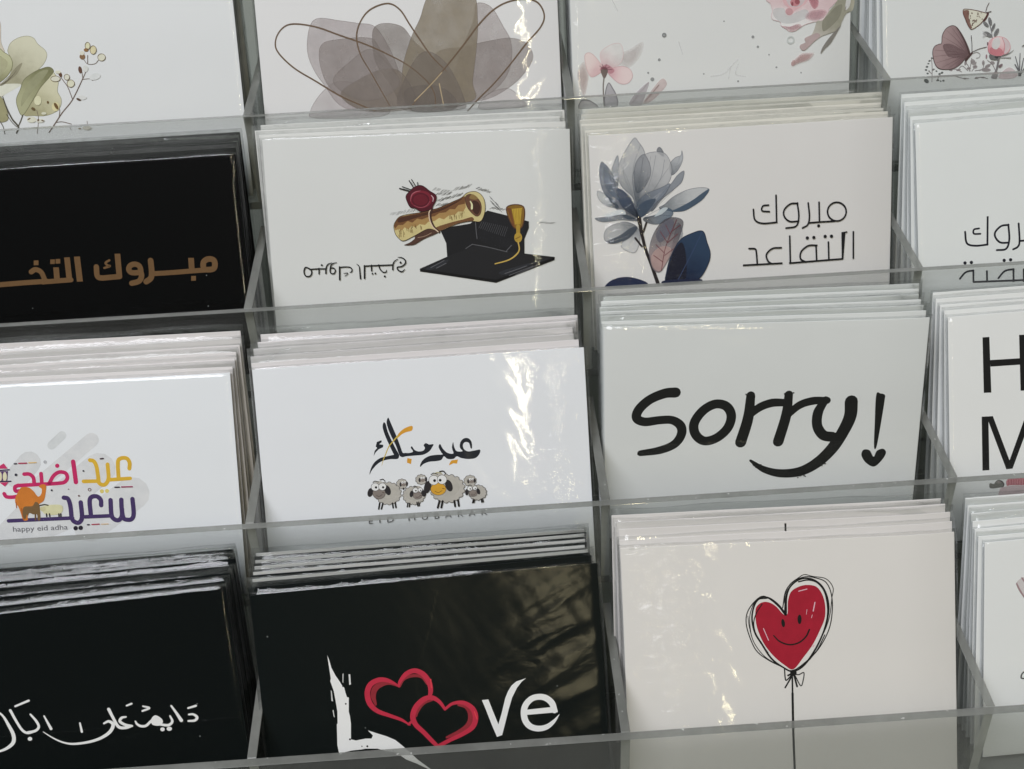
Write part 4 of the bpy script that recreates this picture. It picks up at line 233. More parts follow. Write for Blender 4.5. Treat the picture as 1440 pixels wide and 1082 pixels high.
(1, 1):[["printed_hatching",[["s",150,1,[-978,2555,-907,2471],10],["s",150,1,[-921,2556,-847,2469],10],["s",150,1,[-885,2557,-809,2467],10],["s",150,1,[-826,2541,-767,2471],10],["s",150,1,[-782,2566,-682,2447],10],["s",150,1,[-749,2563,-652,2447],10],["s",150,1,[-709,2549,-615,2438],10],["s",150,1,[-651,2535,-581,2451],10],["s",150,1,[-614,2518,-552,2445],10],["s",150,1,[-562,2516,-469,2406],10],["s",150,1,[-532,2535,-444,2431],10],["s",150,1,[-463,2531,-367,2416],10],["s",150,1,[-425,2489,-335,2383],10],["s",150,1,[-391,2496,-304,2393],10],["s",150,1,[-336,2495,-239,2379],10],["s",150,1,[-288,2487,-219,2405],10],["s",150,1,[-237,2488,-146,2380],10],["s",150,1,[-204,2471,-123,2375],10],["s",150,1,[-146,2466,-55,2357],10],["s",150,1,[-99,2487,-7,2376],10],["s",150,1,[457,1810,580,1714],10],["s",150,1,[506,1807,596,1736],10],["s",150,1,[565,1824,666,1745],10],["s",150,1,[618,1819,697,1757],10],["s",150,1,[648,1834,727,1771],10],["s",150,1,[715,1875,795,1812],10],["s",150,1,[751,1864,843,1791],10],["s",150,1,[793,1888,900,1804],10],["s",150,1,[840,1881,934,1807],10],["s",150,1,[880,1906,994,1816],10],["s",150,1,[934,1898,1019,1831],10],["s",150,1,[980,1930,1097,1838],10],["s",150,1,[537,1973,632,1899],10],["s",150,1,[581,1957,671,1888],10],["s",150,1,[631,1961,730,1885],10],["s",150,1,[667,1955,759,1885],10],["s",150,1,[716,1950,802,1883],10],["s",150,1,[750,1984,860,1899],10],["s",150,1,[791,1986,894,1906],10],["s",150,1,[831,1970,903,1915],10],["s",150,1,[887,1980,995,1897],10],["s",150,1,[929,1982,1030,1904],10],["s",150,1,[967,1960,1061,1888],10],["s",150,1,[995,1963,1097,1884],10],["s",150,1,[544,2174,635,2101],10],["s",150,1,[603,2170,690,2100],10],["s",150,1,[640,2159,776,2050],10],["s",150,1,[672,2180,815,2065],10],["s",150,1,[707,2170,794,2100],10],["s",150,1,[750,2150,878,2047],10],["s",150,1,[770,2151,911,2037],10],["s",150,1,[807,2125,926,2029],10],["s",150,1,[864,2114,960,2037],10],["s",150,1,[886,2120,1017,2015],10],["s",150,1,[928,2102,1037,2014],10],["s",150,1,[964,2096,1054,2023],10],["s",150,1,[1004,2110,1114,2022],10],["s",150,1,[1050,2069,1177,1967],10],["s",150,1,[1086,2082,1203,1988],10],["s",150,1,[1117,2072,1256,1960],10],["s",150,1,[1147,2041,1277,1936],10],["s",150,1,[1203,2050,1315,1961],10],["s",150,1,[1236,2028,1337,1947],10],["s",150,1,[1260,2036,1363,1952],10],["s",150,1,[1298,2032,1440,1917],10],["s",150,1,[1337,2024,1447,1936],10],["s",150,1,[532,2321,622,2261],10],["s",150,1,[559,2296,660,2228],10],["s",150,1,[605,2301,700,2237],10],["s",150,1,[645,2324,728,2268],10],["s",150,1,[705,2311,812,2238],10],["s",150,1,[733,2323,852,2242],10],["s",150,1,[778,2307,892,2230],10],["s",150,1,[829,2302,943,2225],10],["s",150,1,[873,2304,961,2244],10],["s",150,1,[1136,1839,1276,1725],10],["s",150,1,[1207,1839,1317,1749],10],["s",150,1,[1240,1807,1347,1720],10],["s",150,1,[1305,1825,1459,1700],10],["s",150,1,[1345,1819,1460,1725],10],["s",150,1,[1402,1807,1502,1726],10],["s",150,1,[1445,1804,1559,1712],10],["s",150,1,[1505,1788,1644,1674],10],["s",150,1,[1548,1771,1671,1670],10],["s",150,1,[1613,1760,1746,1651],10],["s",150,1,[1882,1802,1997,1757],10],["s",150,1,[1898,1810,2020,1762],10],["s",150,1,[1934,1847,2071,1794],10],["s",150,1,[1970,1863,2076,1821],10],["s",150,1,[2025,1869,2126,1829],10],["s",150,1,[2060,1877,2191,1826],10],["s",150,1,[2087,1894,2227,1839],10],["s",150,1,[2135,1898,2224,1863],10],["s",150,1,[2167,1904,2293,1854],10],["s",150,1,[2209,1925,2303,1889],10],["s",150,1,[2245,1941,2339,1904],10],["s",150,1,[2289,1955,2379,1920],10],["s",150,1,[2311,2062,2398,2154],10],["s",150,1,[2336,2114,2434,2217],10],["s",150,1,[2366,2141,2451,2232],10],["s",150,1,[2385,2158,2491,2270],10],["s",150,1,[2431,2211,2537,2324],10],["s",150,1,[2452,2232,2541,2326],10],["s",150,1,[2497,2256,2592,2357],10],["s",150,1,[2510,2319,2598,2411],10],["s",150,1,[2544,2337,2641,2440],10],["s",150,1,[2328,2199,2468,2333],10],["s",150,1,[2346,2233,2440,2323],10],["s",150,1,[2381,2291,2514,2419],10],["s",150,1,[2419,2305,2533,2414],10],["s",150,1,[2468,2369,2603,2498],10],["s",150,1,[2501,2380,2614,2487],10],["s",150,1,[2526,2433,2649,2550],10],["s",150,1,[2562,2459,2699,2590],10],["s",150,1,[2297,2472,2419,2418],10],["s",150,1,[2374,2464,2477,2418],10],["s",150,1,[2415,2482,2541,2426],10],["s",150,1,[2470,2477,2590,2423],10],["s",150,1,[2516,2497,2629,2447],10],["s",150,1,[2555,2512,2664,2463],10],["s",150,1,[2620,2511,2718,2467],10],["s",150,1,[2664,2519,2740,2485],10],["s",150,1,[2723,2532,2821,2489],10],["s",150,1,[3905,2999,3996,2961],10],["s",150,1,[3949,2997,4029,2964],10],["s",150,1,[4003,2984,4067,2957],10],["s",150,1,[4058,2997,4150,2958],10],["s",150,1,[4119,3016,4202,2981],10],["s",150,1,[4170,3021,4249,2988],10],["s",150,1,[4246,3021,4330,2985],10],["s",150,1,[4286,3029,4378,2991],10],["s",150,1,[4355,3020,4440,2984],10]]],["printed_cap",[["p",151,0,[661,3141,774,3039,1640,2929,2229,2527,2937,2730,3574,2929,3567,3141,3411,3490,3394,3989,2964,3937,1896,3648,834,4038,822,3538]],["p",152,1,[1920,3081,2297,2636,2933,2835,3427,3030,3263,3627,2755,3751,1974,3509]],["p",153,0,[-98,4348,947,3935,1897,3613,2965,3902,4397,4125,4387,4225,2422,4901,-16,4437]],["p",154,0,[-98,4348,2426,4800,4397,4125,4387,4225,2422,4901,-88,4435]],["p",155,1,[2581,4532,3890,4221,4252,4163,3598,4354,2793,4648]],["p",156,1,[134,4335,868,4075,644,4246,275,4391]],["s",157,1,[1682,3605,2181,3716,2821,3896],25],["s",157,1,[1820,2901,1829,3184,1848,3433],25],["s",157,1,[1682,3605,1460,3739],25],["s",157,1,[2973,3688,2786,3881],25],["s",157,1,[279,4319,723,4106],25],["s",157,1,[458,4347,791,4194],25],["s",157,1,[2722,4609,3452,4384],25],["s",157,1,[2865,4672,3668,4392],25],["s",157,1,[3082,4658,3814,4362],25],["s",158,1,[2036,2873,1920,3081],18],["s",158,1,[2100,2890,1983,3105],18],["s",158,1,[2164,2906,2047,3128],18],["s",158,1,[2228,2923,2111,3152],18],["s",158,1,[2291,2939,2174,3175],18],["s",158,1,[2355,2955,2238,3199],18],["s",158,1,[2419,2972,2301,3223],18],["s",158,1,[2483,2988,2365,3246],18],["s",158,1,[2547,3005,2429,3270],18],["s",158,1,[2611,3021,2492,3293],18],["s",158,1,[2674,3038,2556,3317],18],["s",158,1,[2738,3054,2620,3341],18],["s",158,1,[2802,3071,2683,3364],18],["s",158,1,[2866,3087,2747,3388],18]]],["printed_tassel",[["p",159,1,[2861,2452,3412,2444,3354,3077,3066,3095]],["c",160,1,[2861,2452,3412,2444,3354,3077,3066,3095],36],["p",161,0,[3031,2501,3374,2485,3299,3004,3113,3012]],["p",162,0,[2861,2452,3003,2485,3103,3068,3053,3080]],["s",163,1,[3074,2502,3112,3019],14],["s",163,1,[3131,2504,3148,3020],14],["s",163,1,[3188,2506,3184,3021],14],["s",163,1,[3245,2508,3220,3023],14],["s",163,1,[3302,2511,3255,3024],14],["s",163,1,[3359,2513,3291,3025],14],["s",164,1,[3218,3072,3207,3376],129],["p",165,1,[3334,3445,3306,3540,3239,3597,3159,3594,3097,3532,3076,3436,3104,3341,3170,3284,3250,3287,3312,3348]],["s",166,1,[3124,3480,3270,3414],29],["s",167,1,[3199,3589,3226,3840,3105,4014,2847,4169,2410,4275],[43,43,50,43,36]]]],["printed_scroll",[["p",168,1,[-176,3243,251,3052,485,3086,558,3192,78,3381,-245,3551,-565,3552,-372,3468,-208,3345]],["s",169,1,[-564,3547,-245,3546,78,3376,558,3192],16],["s",170,1,[-102,3323,135,3280,349,3185],21],["p",171,1,[-664,2620,-400,2553,-34,2515,281,2462,650,2373,1074,2210,1391,2081,1579,1935,1815,1893,1993,1963,2116,2121,2159,2352,2121,2632,1981,2871,1669,2847,1302,2898,984,3002,613,3130,251,3052,-176,3243,-578,3409,-755,3299,-850,3141,-876,2908,-802,2756]],["p",172,1,[488,3022,991,2873,1411,2786,1701,2720,1748,2837,1303,2890,985,2991,613,3127]],["p",173,0,[-846,3063,-687,3018,-611,3072,-527,2972,-401,3041,-290,2929,-163,2985,-27,2887,154,2920,263,2821,473,2803,634,2706,787,2763,949,2641,1159,2623,1267,2524,1423,2530,1520,2405,1517,2175,646,2450,-405,2642,-778,2783,-868,2908]],["p",174,0,[-802,2756,-664,2620,-34,2515,650,2373,1391,2081,1510,2035,1499,2277,1277,2320,1167,2444,985,2437,850,2534,641,2552,480,2649,271,2667,59,2736,-96,2705,-259,2827,-412,2770,-575,2893,-732,2887,-843,3012,-868,2908]],["p",175,1,[-667,2658,-36,2553,648,2412,1390,2120,1175,2265,644,2501,-41,2656,-675,2812]],["s",176,1,[-278,2933,-266,3002],16],["s",176,1,[-667,3044,-656,3121],16],["s",176,1,[-273,3052,-263,3158],16],["s",176,1,[-344,3059,-333,3147],16],["s",176,1,[-305,3071,-295,3167],16],["s",176,1,[-577,3165,-568,3285],16],["s",176,1,[-394,3014,-384,3120],16],["s",176,1,[-174,2932,-161,2997],16],["s",176,1,[-549,3134,-537,3210],16],["s",176,1,[-303,2957,-292,3038],16],["s",176,1,[-581,3065,-570,3143],16],["s",176,1,[-714,3036,-703,3114],16],["s",176,1,[-273,2922,-261,2989],16],["s",176,1,[-317,3003,-308,3122],16],["s",176,1,[-695,3091,-685,3187],16],["s",176,1,[-725,3213,-714,3295],16],["s",176,1,[-655,3096,-643,3174],16],["s",176,1,[-150,2951,-139,3026],16],["s",176,1,[-698,3158,-687,3244],16],["s",176,1,[6,2939,14,3075],16],["s",176,1,[-456,3004,-445,3089],16],["s",176,1,[29,2966,40,3058],16],["s",176,1,[-658,3139,-650,3279],16],["s",176,1,[-175,2888,-163,2955],16],["s",176,1,[-655,3035,-643,3102],16],["s",176,1,[-695,3143,-687,3277],16],["s",177,1,[1051,2700,1060,2795],13],["s",177,1,[1369,2613,1376,2737],13],["s",177,1,[967,2646,975,2749],13],["s",177,1,[1449,2498,1458,2581],13],["s",177,1,[1398,2514,1407,2603],13],["s",177,1,[1123,2648,1130,2772],13],["s",177,1,[1039,2677,1046,2788],13],["s",177,1,[1388,2566,1395,2690],13],["s",177,1,[1140,2614,1149,2693],13],["s",177,1,[1359,2566,1368,2647],13],["s",177,1,[1036,2675,1044,2779],13],["s",177,1,[1323,2564,1332,2660],13],["s",177,1,[1028,2676,1038,2742],13],["s",177,1,[1193,2640,1201,2748],13],["s",177,1,[1001,2629,1008,2748],13],["s",177,1,[1284,2630,1292,2750],13],["s",177,1,[1183,2658,1191,2769],13],["s",177,1,[1125,2613,1134,2682],13],["p",171,1,[1579,1935,1814,1901,1993,1963,2111,2121,2153,2352,2116,2632,1981,2858,1830,2750,2020,2552,2025,2322,1909,2100,1733,1979]],["p",178,1,[1522,2061,1694,1978,1909,2100,2030,2322,2005,2602,1858,2700,1645,2512,1537,2304]],["c",169,1,[1522,2061,1694,1978,1909,2100,2030,2322,2005,2602,1858,2700,1645,2512,1537,2304],13],["p",179,1,[1759,1980,1935,2114,1829,2161,1650,2104]],["p",180,1,[1749,2209,1929,2242,1999,2449,1886,2649,1737,2490]],["s",181,1,[1676,2207,1724,2311,1718,2443],[31,57,67]],["c",169,1,[-664,2620,-400,2553,-34,2515,281,2462,650,2373,1074,2210,1391,2081,1579,1935,1815,1893,1993,1963,2116,2121,2159,2352,2121,2632,1981,2871,1669,2847,1302,2898,984,3002,613,3130,251,3052,-176,3243,-578,3409,-755,3299,-850,3141,-876,2908,-802,2756],16],["s",182,1,[414,2416,348,2593,369,2799,462,3008,611,3168],68],["s",183,1,[379,2394,304,2540,318,2772,411,2994,573,3154],36]]],["printed_wax_seal",[["s",184,1,[-614,1710,-308,1807],41],["s",184,1,[-528,1654,-241,1767],28],["s",184,1,[-290,1473,-166,1686],36],["s",184,1,[-210,1438,-96,1637],28],["s",185,1,[-509,1688,-293,1778],13],["s",185,1,[-226,1501,-143,1643],13],["s",186,1,[-22,1546,-13,1635],47],["p",187,1,[-309,1828,-173,1706,13,1636,166,1667,366,1827,554,1961,559,2115,445,2315,388,2415,46,2479,-130,2370,-309,2313,-420,2053,-405,1926]],["c",188,1,[-309,1828,-173,1706,13,1636,166,1667,366,1827,554,1961,559,2115,445,2315,388,2415,46,2479,-130,2370,-309,2313,-420,2053,-405,1926],18],["p",189,1,[430,2097,352,2262,165,2360,-60,2351,-236,2241,-296,2070,-218,1905,-31,1809,193,1817,369,1927]],["p",190,1,[341,2112,278,2244,125,2322,-58,2316,-201,2227,-250,2090,-187,1957,-35,1880,148,1886,291,1975]],["p",191,1,[292,2110,241,2213,118,2274,-30,2268,-146,2199,-186,2092,-134,1989,-12,1929,136,1934,251,2003]],["s",192,1,[-287,2135,-231,1933,-102,1841,60,1811],[10,31,31,16]],["s",193,1,[410,1969,468,2060,447,2174],[21,39,16]],["s",194,1,[-177,2266,27,2351,238,2294,349,2158],[10,21,23,13]]]],["printed_lettering",[["c",195,1,[-3905,4185,-3836,4170,-3708,4251,-3692,4361,-3758,4455,-3888,4451,-3944,4322],44],["s",195,1,[-3751,4232,-3469,4225,-3204,4234],41],["s",195,1,[-3436,4208,-3448,4390],44],["p",195,1,[-3307,4107,-3315,4126,-3332,4137,-3352,4136,-3367,4124,-3372,4105,-3365,4086,-3348,4075,-3328,4076,-3312,4088]],["s",195,1,[-3222,4381,-3198,4202,-3128,4087,-2995,4042],[50,44,35,21]],["c",195,1,[-3049,4222,-2951,4220,-2900,4301,-2948,4397,-3048,4387,-3077,4295],41],["s",195,1,[-3074,4295,-3044,4149,-2971,4072,-2844,4039],[41,41,35,21]],["s",195,1,[-2775,4609,-2751,4189],53],["s",195,1,[-2751,4201,-2520,4195,-2389,4223,-2343,4301,-2377,4370,-2419,4375],[41,38,38,38,35,24]],["s",195,1,[-2623,4405,-2498,4398,-2522,4453,-2599,4498],[21,24,24,18]],["s",195,1,[-2175,4113,-2100,4198,-2088,4375,-2081,4596],[18,35,44,53]],["s",195,1,[-1947,4592,-1922,4181],53],["s",195,1,[-1934,4190,-1455,4186,-982,4186],44],["s",195,1,[-1690,4169,-1696,4354],47],["p",195,1,[-1642,4450,-1649,4467,-1664,4477,-1682,4477,-1697,4465,-1701,4448,-1695,4431,-1679,4421,-1661,4421,-1647,4433]],["p",195,1,[-1547,4445,-1554,4462,-1569,4472,-1587,4471,-1602,4460,-1606,4443,-1599,4425,-1584,4415,-1566,4416,-1552,4427]],["s",195,1,[-1445,4169,-1417,4297,-1320,4409,-1222,4412,-1198,4349],[50,41,38,35,24]],["p",195,1,[-1237,4553,-1244,4572,-1261,4583,-1281,4582,-1297,4570,-1302,4551,-1294,4532,-1277,4521,-1257,4522,-1242,4534]],["s",195,1,[-991,4341,-975,4180,-922,4071,-806,3999],[50,44,35,21]],["s",195,1,[-797,3941,-673,3957,-566,4043,-566,4151,-689,4244,-833,4268,-814,4357,-699,4420,-592,4347],[18,35,47,47,41,41,44,44,21]],["p",195,1,[-685,4118,-693,4138,-712,4150,-733,4149,-750,4136,-756,4115,-748,4095,-730,4083,-708,4083,-691,4097]]]]],
(1, 2):[["printed_magnolia",[["p",196,1,[-2789,620,-2714,500,-2610,596,-2580,807]],["c",197,1,[-2789,620,-2714,500,-2610,596,-2580,807],12],["s",198,1,[-2580,807,-2566,675,-2608,613],11],["p",199,1,[-2373,1063,-2189,865,-2009,806,-1970,656,-1948,949,-2128,1287,-2347,1414]],["c",197,1,[-2373,1063,-2189,865,-2009,806,-1970,656,-1948,949,-2128,1287,-2347,1414],12],["s",200,1,[-2347,1414,-2148,1084,-2036,855],11],["s",200,1,[-2347,1414,-2118,1155,-1980,986],11],["p",201,1,[-4075,681,-4228,950,-4311,1225,-4217,1581,-4112,1658,-4058,1170]],["c",197,1,[-4075,681,-4228,950,-4311,1225,-4217,1581,-4112,1658,-4058,1170],12],["s",202,1,[-4112,1658,-4182,1415,-4295,1259],11],["s",202,1,[-4112,1658,-4083,1632,-4112,1658],11],["p",203,1,[-3522,161,-3397,272,-3215,560,-3175,875,-3243,1430,-3406,1983,-3513,2402,-3659,2038,-4005,1665,-4096,1238,-4012,894,-3783,491]],["c",197,1,[-3522,161,-3397,272,-3215,560,-3175,875,-3243,1430,-3406,1983,-3513,2402,-3659,2038,-4005,1665,-4096,1238,-4012,894,-3783,491],12],["s",204,1,[-3513,2402,-3334,1449,-3238,705],12],["s",204,1,[-3513,2402,-3348,1888,-3265,1507],12],["s",204,1,[-3513,2402,-3484,2375,-3513,2402],12],["s",204,1,[-3513,2402,-3730,2006,-3966,1723],12],["s",204,1,[-3513,2402,-3734,1618,-3972,1013],12],["p",205,1,[-3558,1201,-3330,796,-2968,644,-2542,705,-2337,1065,-2349,1484,-2574,1822,-2941,2082,-3384,2410,-3523,2259,-3609,1618]],["c",197,1,[-3558,1201,-3330,796,-2968,644,-2542,705,-2337,1065,-2349,1484,-2574,1822,-2941,2082,-3384,2410,-3523,2259,-3609,1618],12],["s",206,1,[-3384,2410,-3145,1496,-3001,784],12],["s",206,1,[-3384,2410,-2829,1708,-2420,1172],12],["s",206,1,[-3384,2410,-2948,2089,-2638,1869],12],["s",206,1,[-3384,2410,-3354,2383,-3384,2410],12],["p",207,1,[-3563,1340,-3477,926,-3219,698,-3037,1023,-3027,1373,-3255,1781,-3511,1906]],["c",208,1,[-3563,1340,-3477,926,-3219,698,-3037,1023,-3027,1373,-3255,1781,-3511,1906],12],["s",209,1,[-3511,1906,-3335,1274,-3243,794],12],["s",209,1,[-3511,1906,-3239,1613,-3065,1416],12],["s",210,1,[-3316,380,-3551,992,-3647,1686],14],["s",210,1,[-2829,757,-2993,1445,-3305,2202],14],["s",210,1,[-2548,913,-2709,1533,-3235,2277],14],["s",210,1,[-3826,696,-3918,1249,-3657,1968],14],["s",210,1,[-3258,800,-3346,1284,-3472,1838],14],["p",211,1,[-4800,1792,-4518,1915,-4275,2142,-4118,2365,-4462,2308,-4740,2078]],["c",197,1,[-4800,1792,-4518,1915,-4275,2142,-4118,2365,-4462,2308,-4740,2078],12],["s",212,1,[-4118,2365,-4167,2227,-4262,2160],12],["s",212,1,[-4118,2365,-4260,2310,-4434,2313],12],["p",213,1,[-1914,1315,-1994,1646,-2215,1844,-2655,2171,-2991,2540,-3024,2432,-2649,1959,-2354,1695,-2132,1427]],["c",197,1,[-1914,1315,-1994,1646,-2215,1844,-2655,2171,-2991,2540,-3024,2432,-2649,1959,-2354,1695,-2132,1427],12],["s",214,1,[-2991,2540,-2572,2165,-2277,1900],12],["s",214,1,[-2991,2540,-2961,2514,-2991,2540],12],["s",214,1,[-2991,2540,-2790,2223,-2677,2005],12],["p",215,1,[-1102,1947,-1425,1878,-1857,1937,-2294,2122,-2589,2352,-2772,2461,-2378,2578,-1946,2604,-1507,2383,-1251,2186]],["c",197,1,[-1102,1947,-1425,1878,-1857,1937,-2294,2122,-2589,2352,-2772,2461,-2378,2578,-1946,2604,-1507,2383,-1251,2186],12],["s",216,1,[-2772,2461,-2285,2172,-1930,1978],12],["s",216,1,[-2772,2461,-2651,2380,-2603,2361],12],["s",216,1,[-2772,2461,-2546,2493,-2410,2569],12],["s",216,1,[-2772,2461,-2110,2395,-1608,2389],12],["p",217,1,[-1102,1947,-1251,2200,-1508,2397,-1945,2597,-2379,2599,-2087,2475,-1686,2287,-1320,2054]],["p",218,1,[-3538,2685,-3501,2260,-3226,1994,-2717,1814,-2390,1693,-2580,2034,-2875,2299,-3100,2569,-3395,2729]],["c",197,1,[-3538,2685,-3501,2260,-3226,1994,-2717,1814,-2390,1693,-2580,2034,-2875,2299,-3100,2569,-3395,2729],12],["s",219,1,[-3538,2685,-3352,2312,-3251,2049],12],["s",219,1,[-3538,2685,-2933,2161,-2482,1772],12],["s",219,1,[-3538,2685,-3176,2465,-2928,2330],12],["p",220,1,[-3523,2686,-3485,2403,-3233,2206,-2871,2157,-3098,2498,-3359,2731]],["p",221,1,[-4617,857,-4411,1044,-4245,1369,-4184,1654,-3869,1884,-3667,2250,-3487,2688,-3829,2752,-4109,2507,-4383,2136,-4619,1768,-4706,1271]],["c",197,1,[-4617,857,-4411,1044,-4245,1369,-4184,1654,-3869,1884,-3667,2250,-3487,2688,-3829,2752,-4109,2507,-4383,2136,-4619,1768,-4706,1271],12],["s",222,1,[-3487,2688,-3838,1999,-4184,1474],12],["s",222,1,[-3487,2688,-3649,2259,-3839,1948],12],["s",222,1,[-3487,2688,-3457,2661,-3487,2688],12],["s",222,1,[-3487,2688,-3768,2571,-4059,2522],12],["s",222,1,[-3487,2688,-4025,2200,-4529,1841],12],["p",223,1,[-4553,1035,-4349,1293,-4294,1717,-4024,2158,-4269,2001,-4542,1632]],["p",224,1,[-4169,1831,-4045,1775,-3800,1959,-3595,2255,-3450,2655,-3482,2738,-3680,2619,-4029,2299]],["c",197,1,[-4169,1831,-4045,1775,-3800,1959,-3595,2255,-3450,2655,-3482,2738,-3680,2619,-4029,2299],12],["s",225,1,[-3482,2738,-3612,2321,-3775,2021],12],["s",225,1,[-3482,2738,-3436,2670,-3452,2661],12],["s",225,1,[-3482,2738,-3551,2652,-3664,2629],12],["p",226,1,[-4910,2672,-4548,2644,-4040,2583,-3612,2737,-3529,2842,-4047,2775,-4626,2803]],["c",197,1,[-4910,2672,-4548,2644,-4040,2583,-3612,2737,-3529,2842,-4047,2775,-4626,2803],12],["s",227,1,[-3529,2842,-3754,2686,-3999,2603],12],["s",227,1,[-3529,2842,-3499,2816,-3529,2842],12],["p",228,1,[-4580,2564,-4034,2427,-3881,2592,-4112,2593,-4475,2641]],["p",229,1,[-3287,2750,-2887,2668,-2664,2454,-2377,2528,-2339,2723,-2678,2952,-2968,2977,-3255,2873]],["c",197,1,[-3287,2750,-2887,2668,-2664,2454,-2377,2528,-2339,2723,-2678,2952,-2968,2977,-3255,2873],12],["s",230,1,[-3287,2750,-2945,2575,-2713,2477],12],["s",230,1,[-3287,2750,-2783,2710,-2415,2725],12],["s",230,1,[-3287,2750,-3098,2837,-2994,2959],12],["p",231,1,[-2887,2668,-2664,2468,-2484,2479,-2669,2653,-2925,2737]],["p",232,1,[-3622,3037,-3446,3191,-3458,3550,-3615,3865,-3868,3813,-4077,3584]],["c",208,1,[-3622,3037,-3446,3191,-3458,3550,-3615,3865,-3868,3813,-4077,3584],12],["s",233,1,[-3622,3037,-3511,3266,-3472,3509],12],["s",233,1,[-3622,3037,-3715,3397,-3848,3751],12],["p",234,1,[-4615,3406,-4603,3120,-4342,2921,-3905,2841,-3535,3021,-3628,3216,-3927,3449,-4366,3530]],["c",197,1,[-4615,3406,-4603,3120,-4342,2921,-3905,2841,-3535,3021,-3628,3216,-3927,3449,-4366,3530],12],["s",235,1,[-3535,3021,-3908,2944,-4277,2929],12],["s",235,1,[-3535,3021,-3505,2994,-3535,3021],12],["s",235,1,[-3535,3021,-3701,3208,-3896,3414],12],["p",236,1,[-4544,3447,-4139,3292,-3768,3064,-3535,3021,-3644,3251,-3927,3449,-4366,3537]]]],["printed_stem",[["s",237,1,[-3453,2761,-3376,3267,-3270,3778,-3097,4296,-2897,4930],[145,108,101,101,123]],["s",237,1,[-3598,3397,-3390,3684],65],["s",237,1,[-3213,2919,-3324,3213],65]]],["printed_leaves",[["p",238,1,[-2172,2983,-2000,3352,-2191,3700,-2414,3903]],["p",239,1,[-3146,4003,-3096,3572,-2901,3153,-2603,2849,-2240,2800,-1990,2958,-2111,3417,-2342,3908,-2647,4397,-2835,4582,-3050,4445]],["c",197,1,[-3146,4003,-3096,3572,-2901,3153,-2603,2849,-2240,2800,-1990,2958,-2111,3417,-2342,3908,-2647,4397,-2835,4582,-3050,4445],12],["s",240,1,[-2901,3153,-2872,3126,-2901,3153],12],["s",240,1,[-2901,3153,-2541,2950,-2293,2828],12],["s",240,1,[-2901,3153,-2477,3258,-2174,3396],12],["s",240,1,[-2901,3153,-2745,3746,-2667,4297],12],["p",241,1,[-3048,4372,-3073,4007,-2774,3737,-2412,3831,-2646,4361,-2834,4546]],["p",242,1,[-2906,3296,-2605,2921,-2314,2867,-2397,3256,-2769,3592]],["s",243,1,[-2761,4536,-2592,3748,-2205,2874],22],["s",243,1,[-2635,3962,-2917,3655],22],["s",243,1,[-2537,3607,-2759,3233],22],["s",243,1,[-2435,3325,-2572,3030],22],["s",243,1,[-2637,4034,-2340,3836],22],["s",243,1,[-2515,3608,-2181,3341],22],["s",243,1,[-2397,3256,-2087,3060],22],["s",243,1,[-2701,4248,-3000,4012],22],["p",244,1,[-1346,3306,-1208,3689,-1106,4057,-1186,4415,-1488,4871,-1930,4953,-2589,4949,-2578,4547,-2418,4048,-2114,3561,-1746,3368]],["c",245,1,[-1346,3306,-1208,3689,-1106,4057,-1186,4415,-1488,4871,-1930,4953,-2589,4949,-2578,4547,-2418,4048,-2114,3561,-1746,3368],22],["p",246,1,[-2589,4949,-2518,4478,-2343,3944,-2044,3637,-1912,4225,-2003,4949]],["s",247,1,[-1368,3334,-1687,3948,-2221,4899],22],["p",248,1,[-4655,4908,-4339,4708,-3826,4681,-3284,4883,-3324,4998,-3984,5001,-4570,4994]],["p",249,1,[-2660,4871,-1488,4893,-1505,5009,-2078,5032,-2665,5025]]]],["printed_lettering",[["c",250,1,[3443,2957,3385,3134,3230,3236,3037,3224,2880,3103,2819,2918,2878,2742,3033,2640,3225,2652,3382,2773],54],["s",250,1,[3061,3248,2553,3245,2197,3252],55],["s",250,0,[2535,2573,2553,3252],54],["p",250,1,[2575,3368,2565,3397,2540,3414,2509,3412,2483,3392,2473,3362,2483,3333,2508,3317,2540,3319,2565,3338]],["s",250,1,[2174,2594,2218,3039,2161,3307,1987,3404],54],["s",250,1,[1827,2587,1581,2593,1378,2773,1378,2987,1558,3163,1856,3174],54],["s",250,1,[1813,2572,1863,3017,1776,3326,1434,3377],54],["s",250,0,[1106,2259,1123,3186],54],["s",250,1,[1130,3165,651,3171,399,3034,351,2696],54],["s",250,1,[858,2584,670,2601,640,2756,886,2800],51],["s",250,0,[3690,3617,3700,4537],55],["s",250,0,[3486,3633,3355,3639,3334,4536],55],["s",250,0,[3349,4515,1533,4548],55],["s",250,0,[2854,3904,2873,4529],55],["p",250,1,[2799,3735,2789,3766,2761,3784,2728,3782,2700,3760,2689,3728,2700,3697,2727,3679,2761,3681,2788,3702]],["p",250,1,[3010,3741,3000,3772,2973,3790,2939,3788,2911,3766,2901,3734,2911,3703,2938,3685,2972,3687,2999,3708]],["s",250,0,[2439,4001,2463,4533],55],["s",250,1,[2468,4011,2177,4007,1943,4188,1921,4426,2104,4547],55],["p",250,1,[2202,3748,2191,3780,2164,3798,2130,3795,2103,3774,2092,3742,2103,3710,2130,3693,2164,3695,2191,3716]],["p",250,1,[2420,3747,2410,3779,2383,3797,2349,3795,2321,3773,2311,3741,2321,3710,2348,3692,2382,3694,2410,3715]],["s",250,0,[1557,3629,1577,4565],55],["s",250,1,[1272,4016,973,4026,775,4210,824,4431,948,4533],55],["s",250,0,[1314,4534,-18,4524],55],["s",250,1,[193,3978,397,4005,439,4153,465,4533],55]]]],
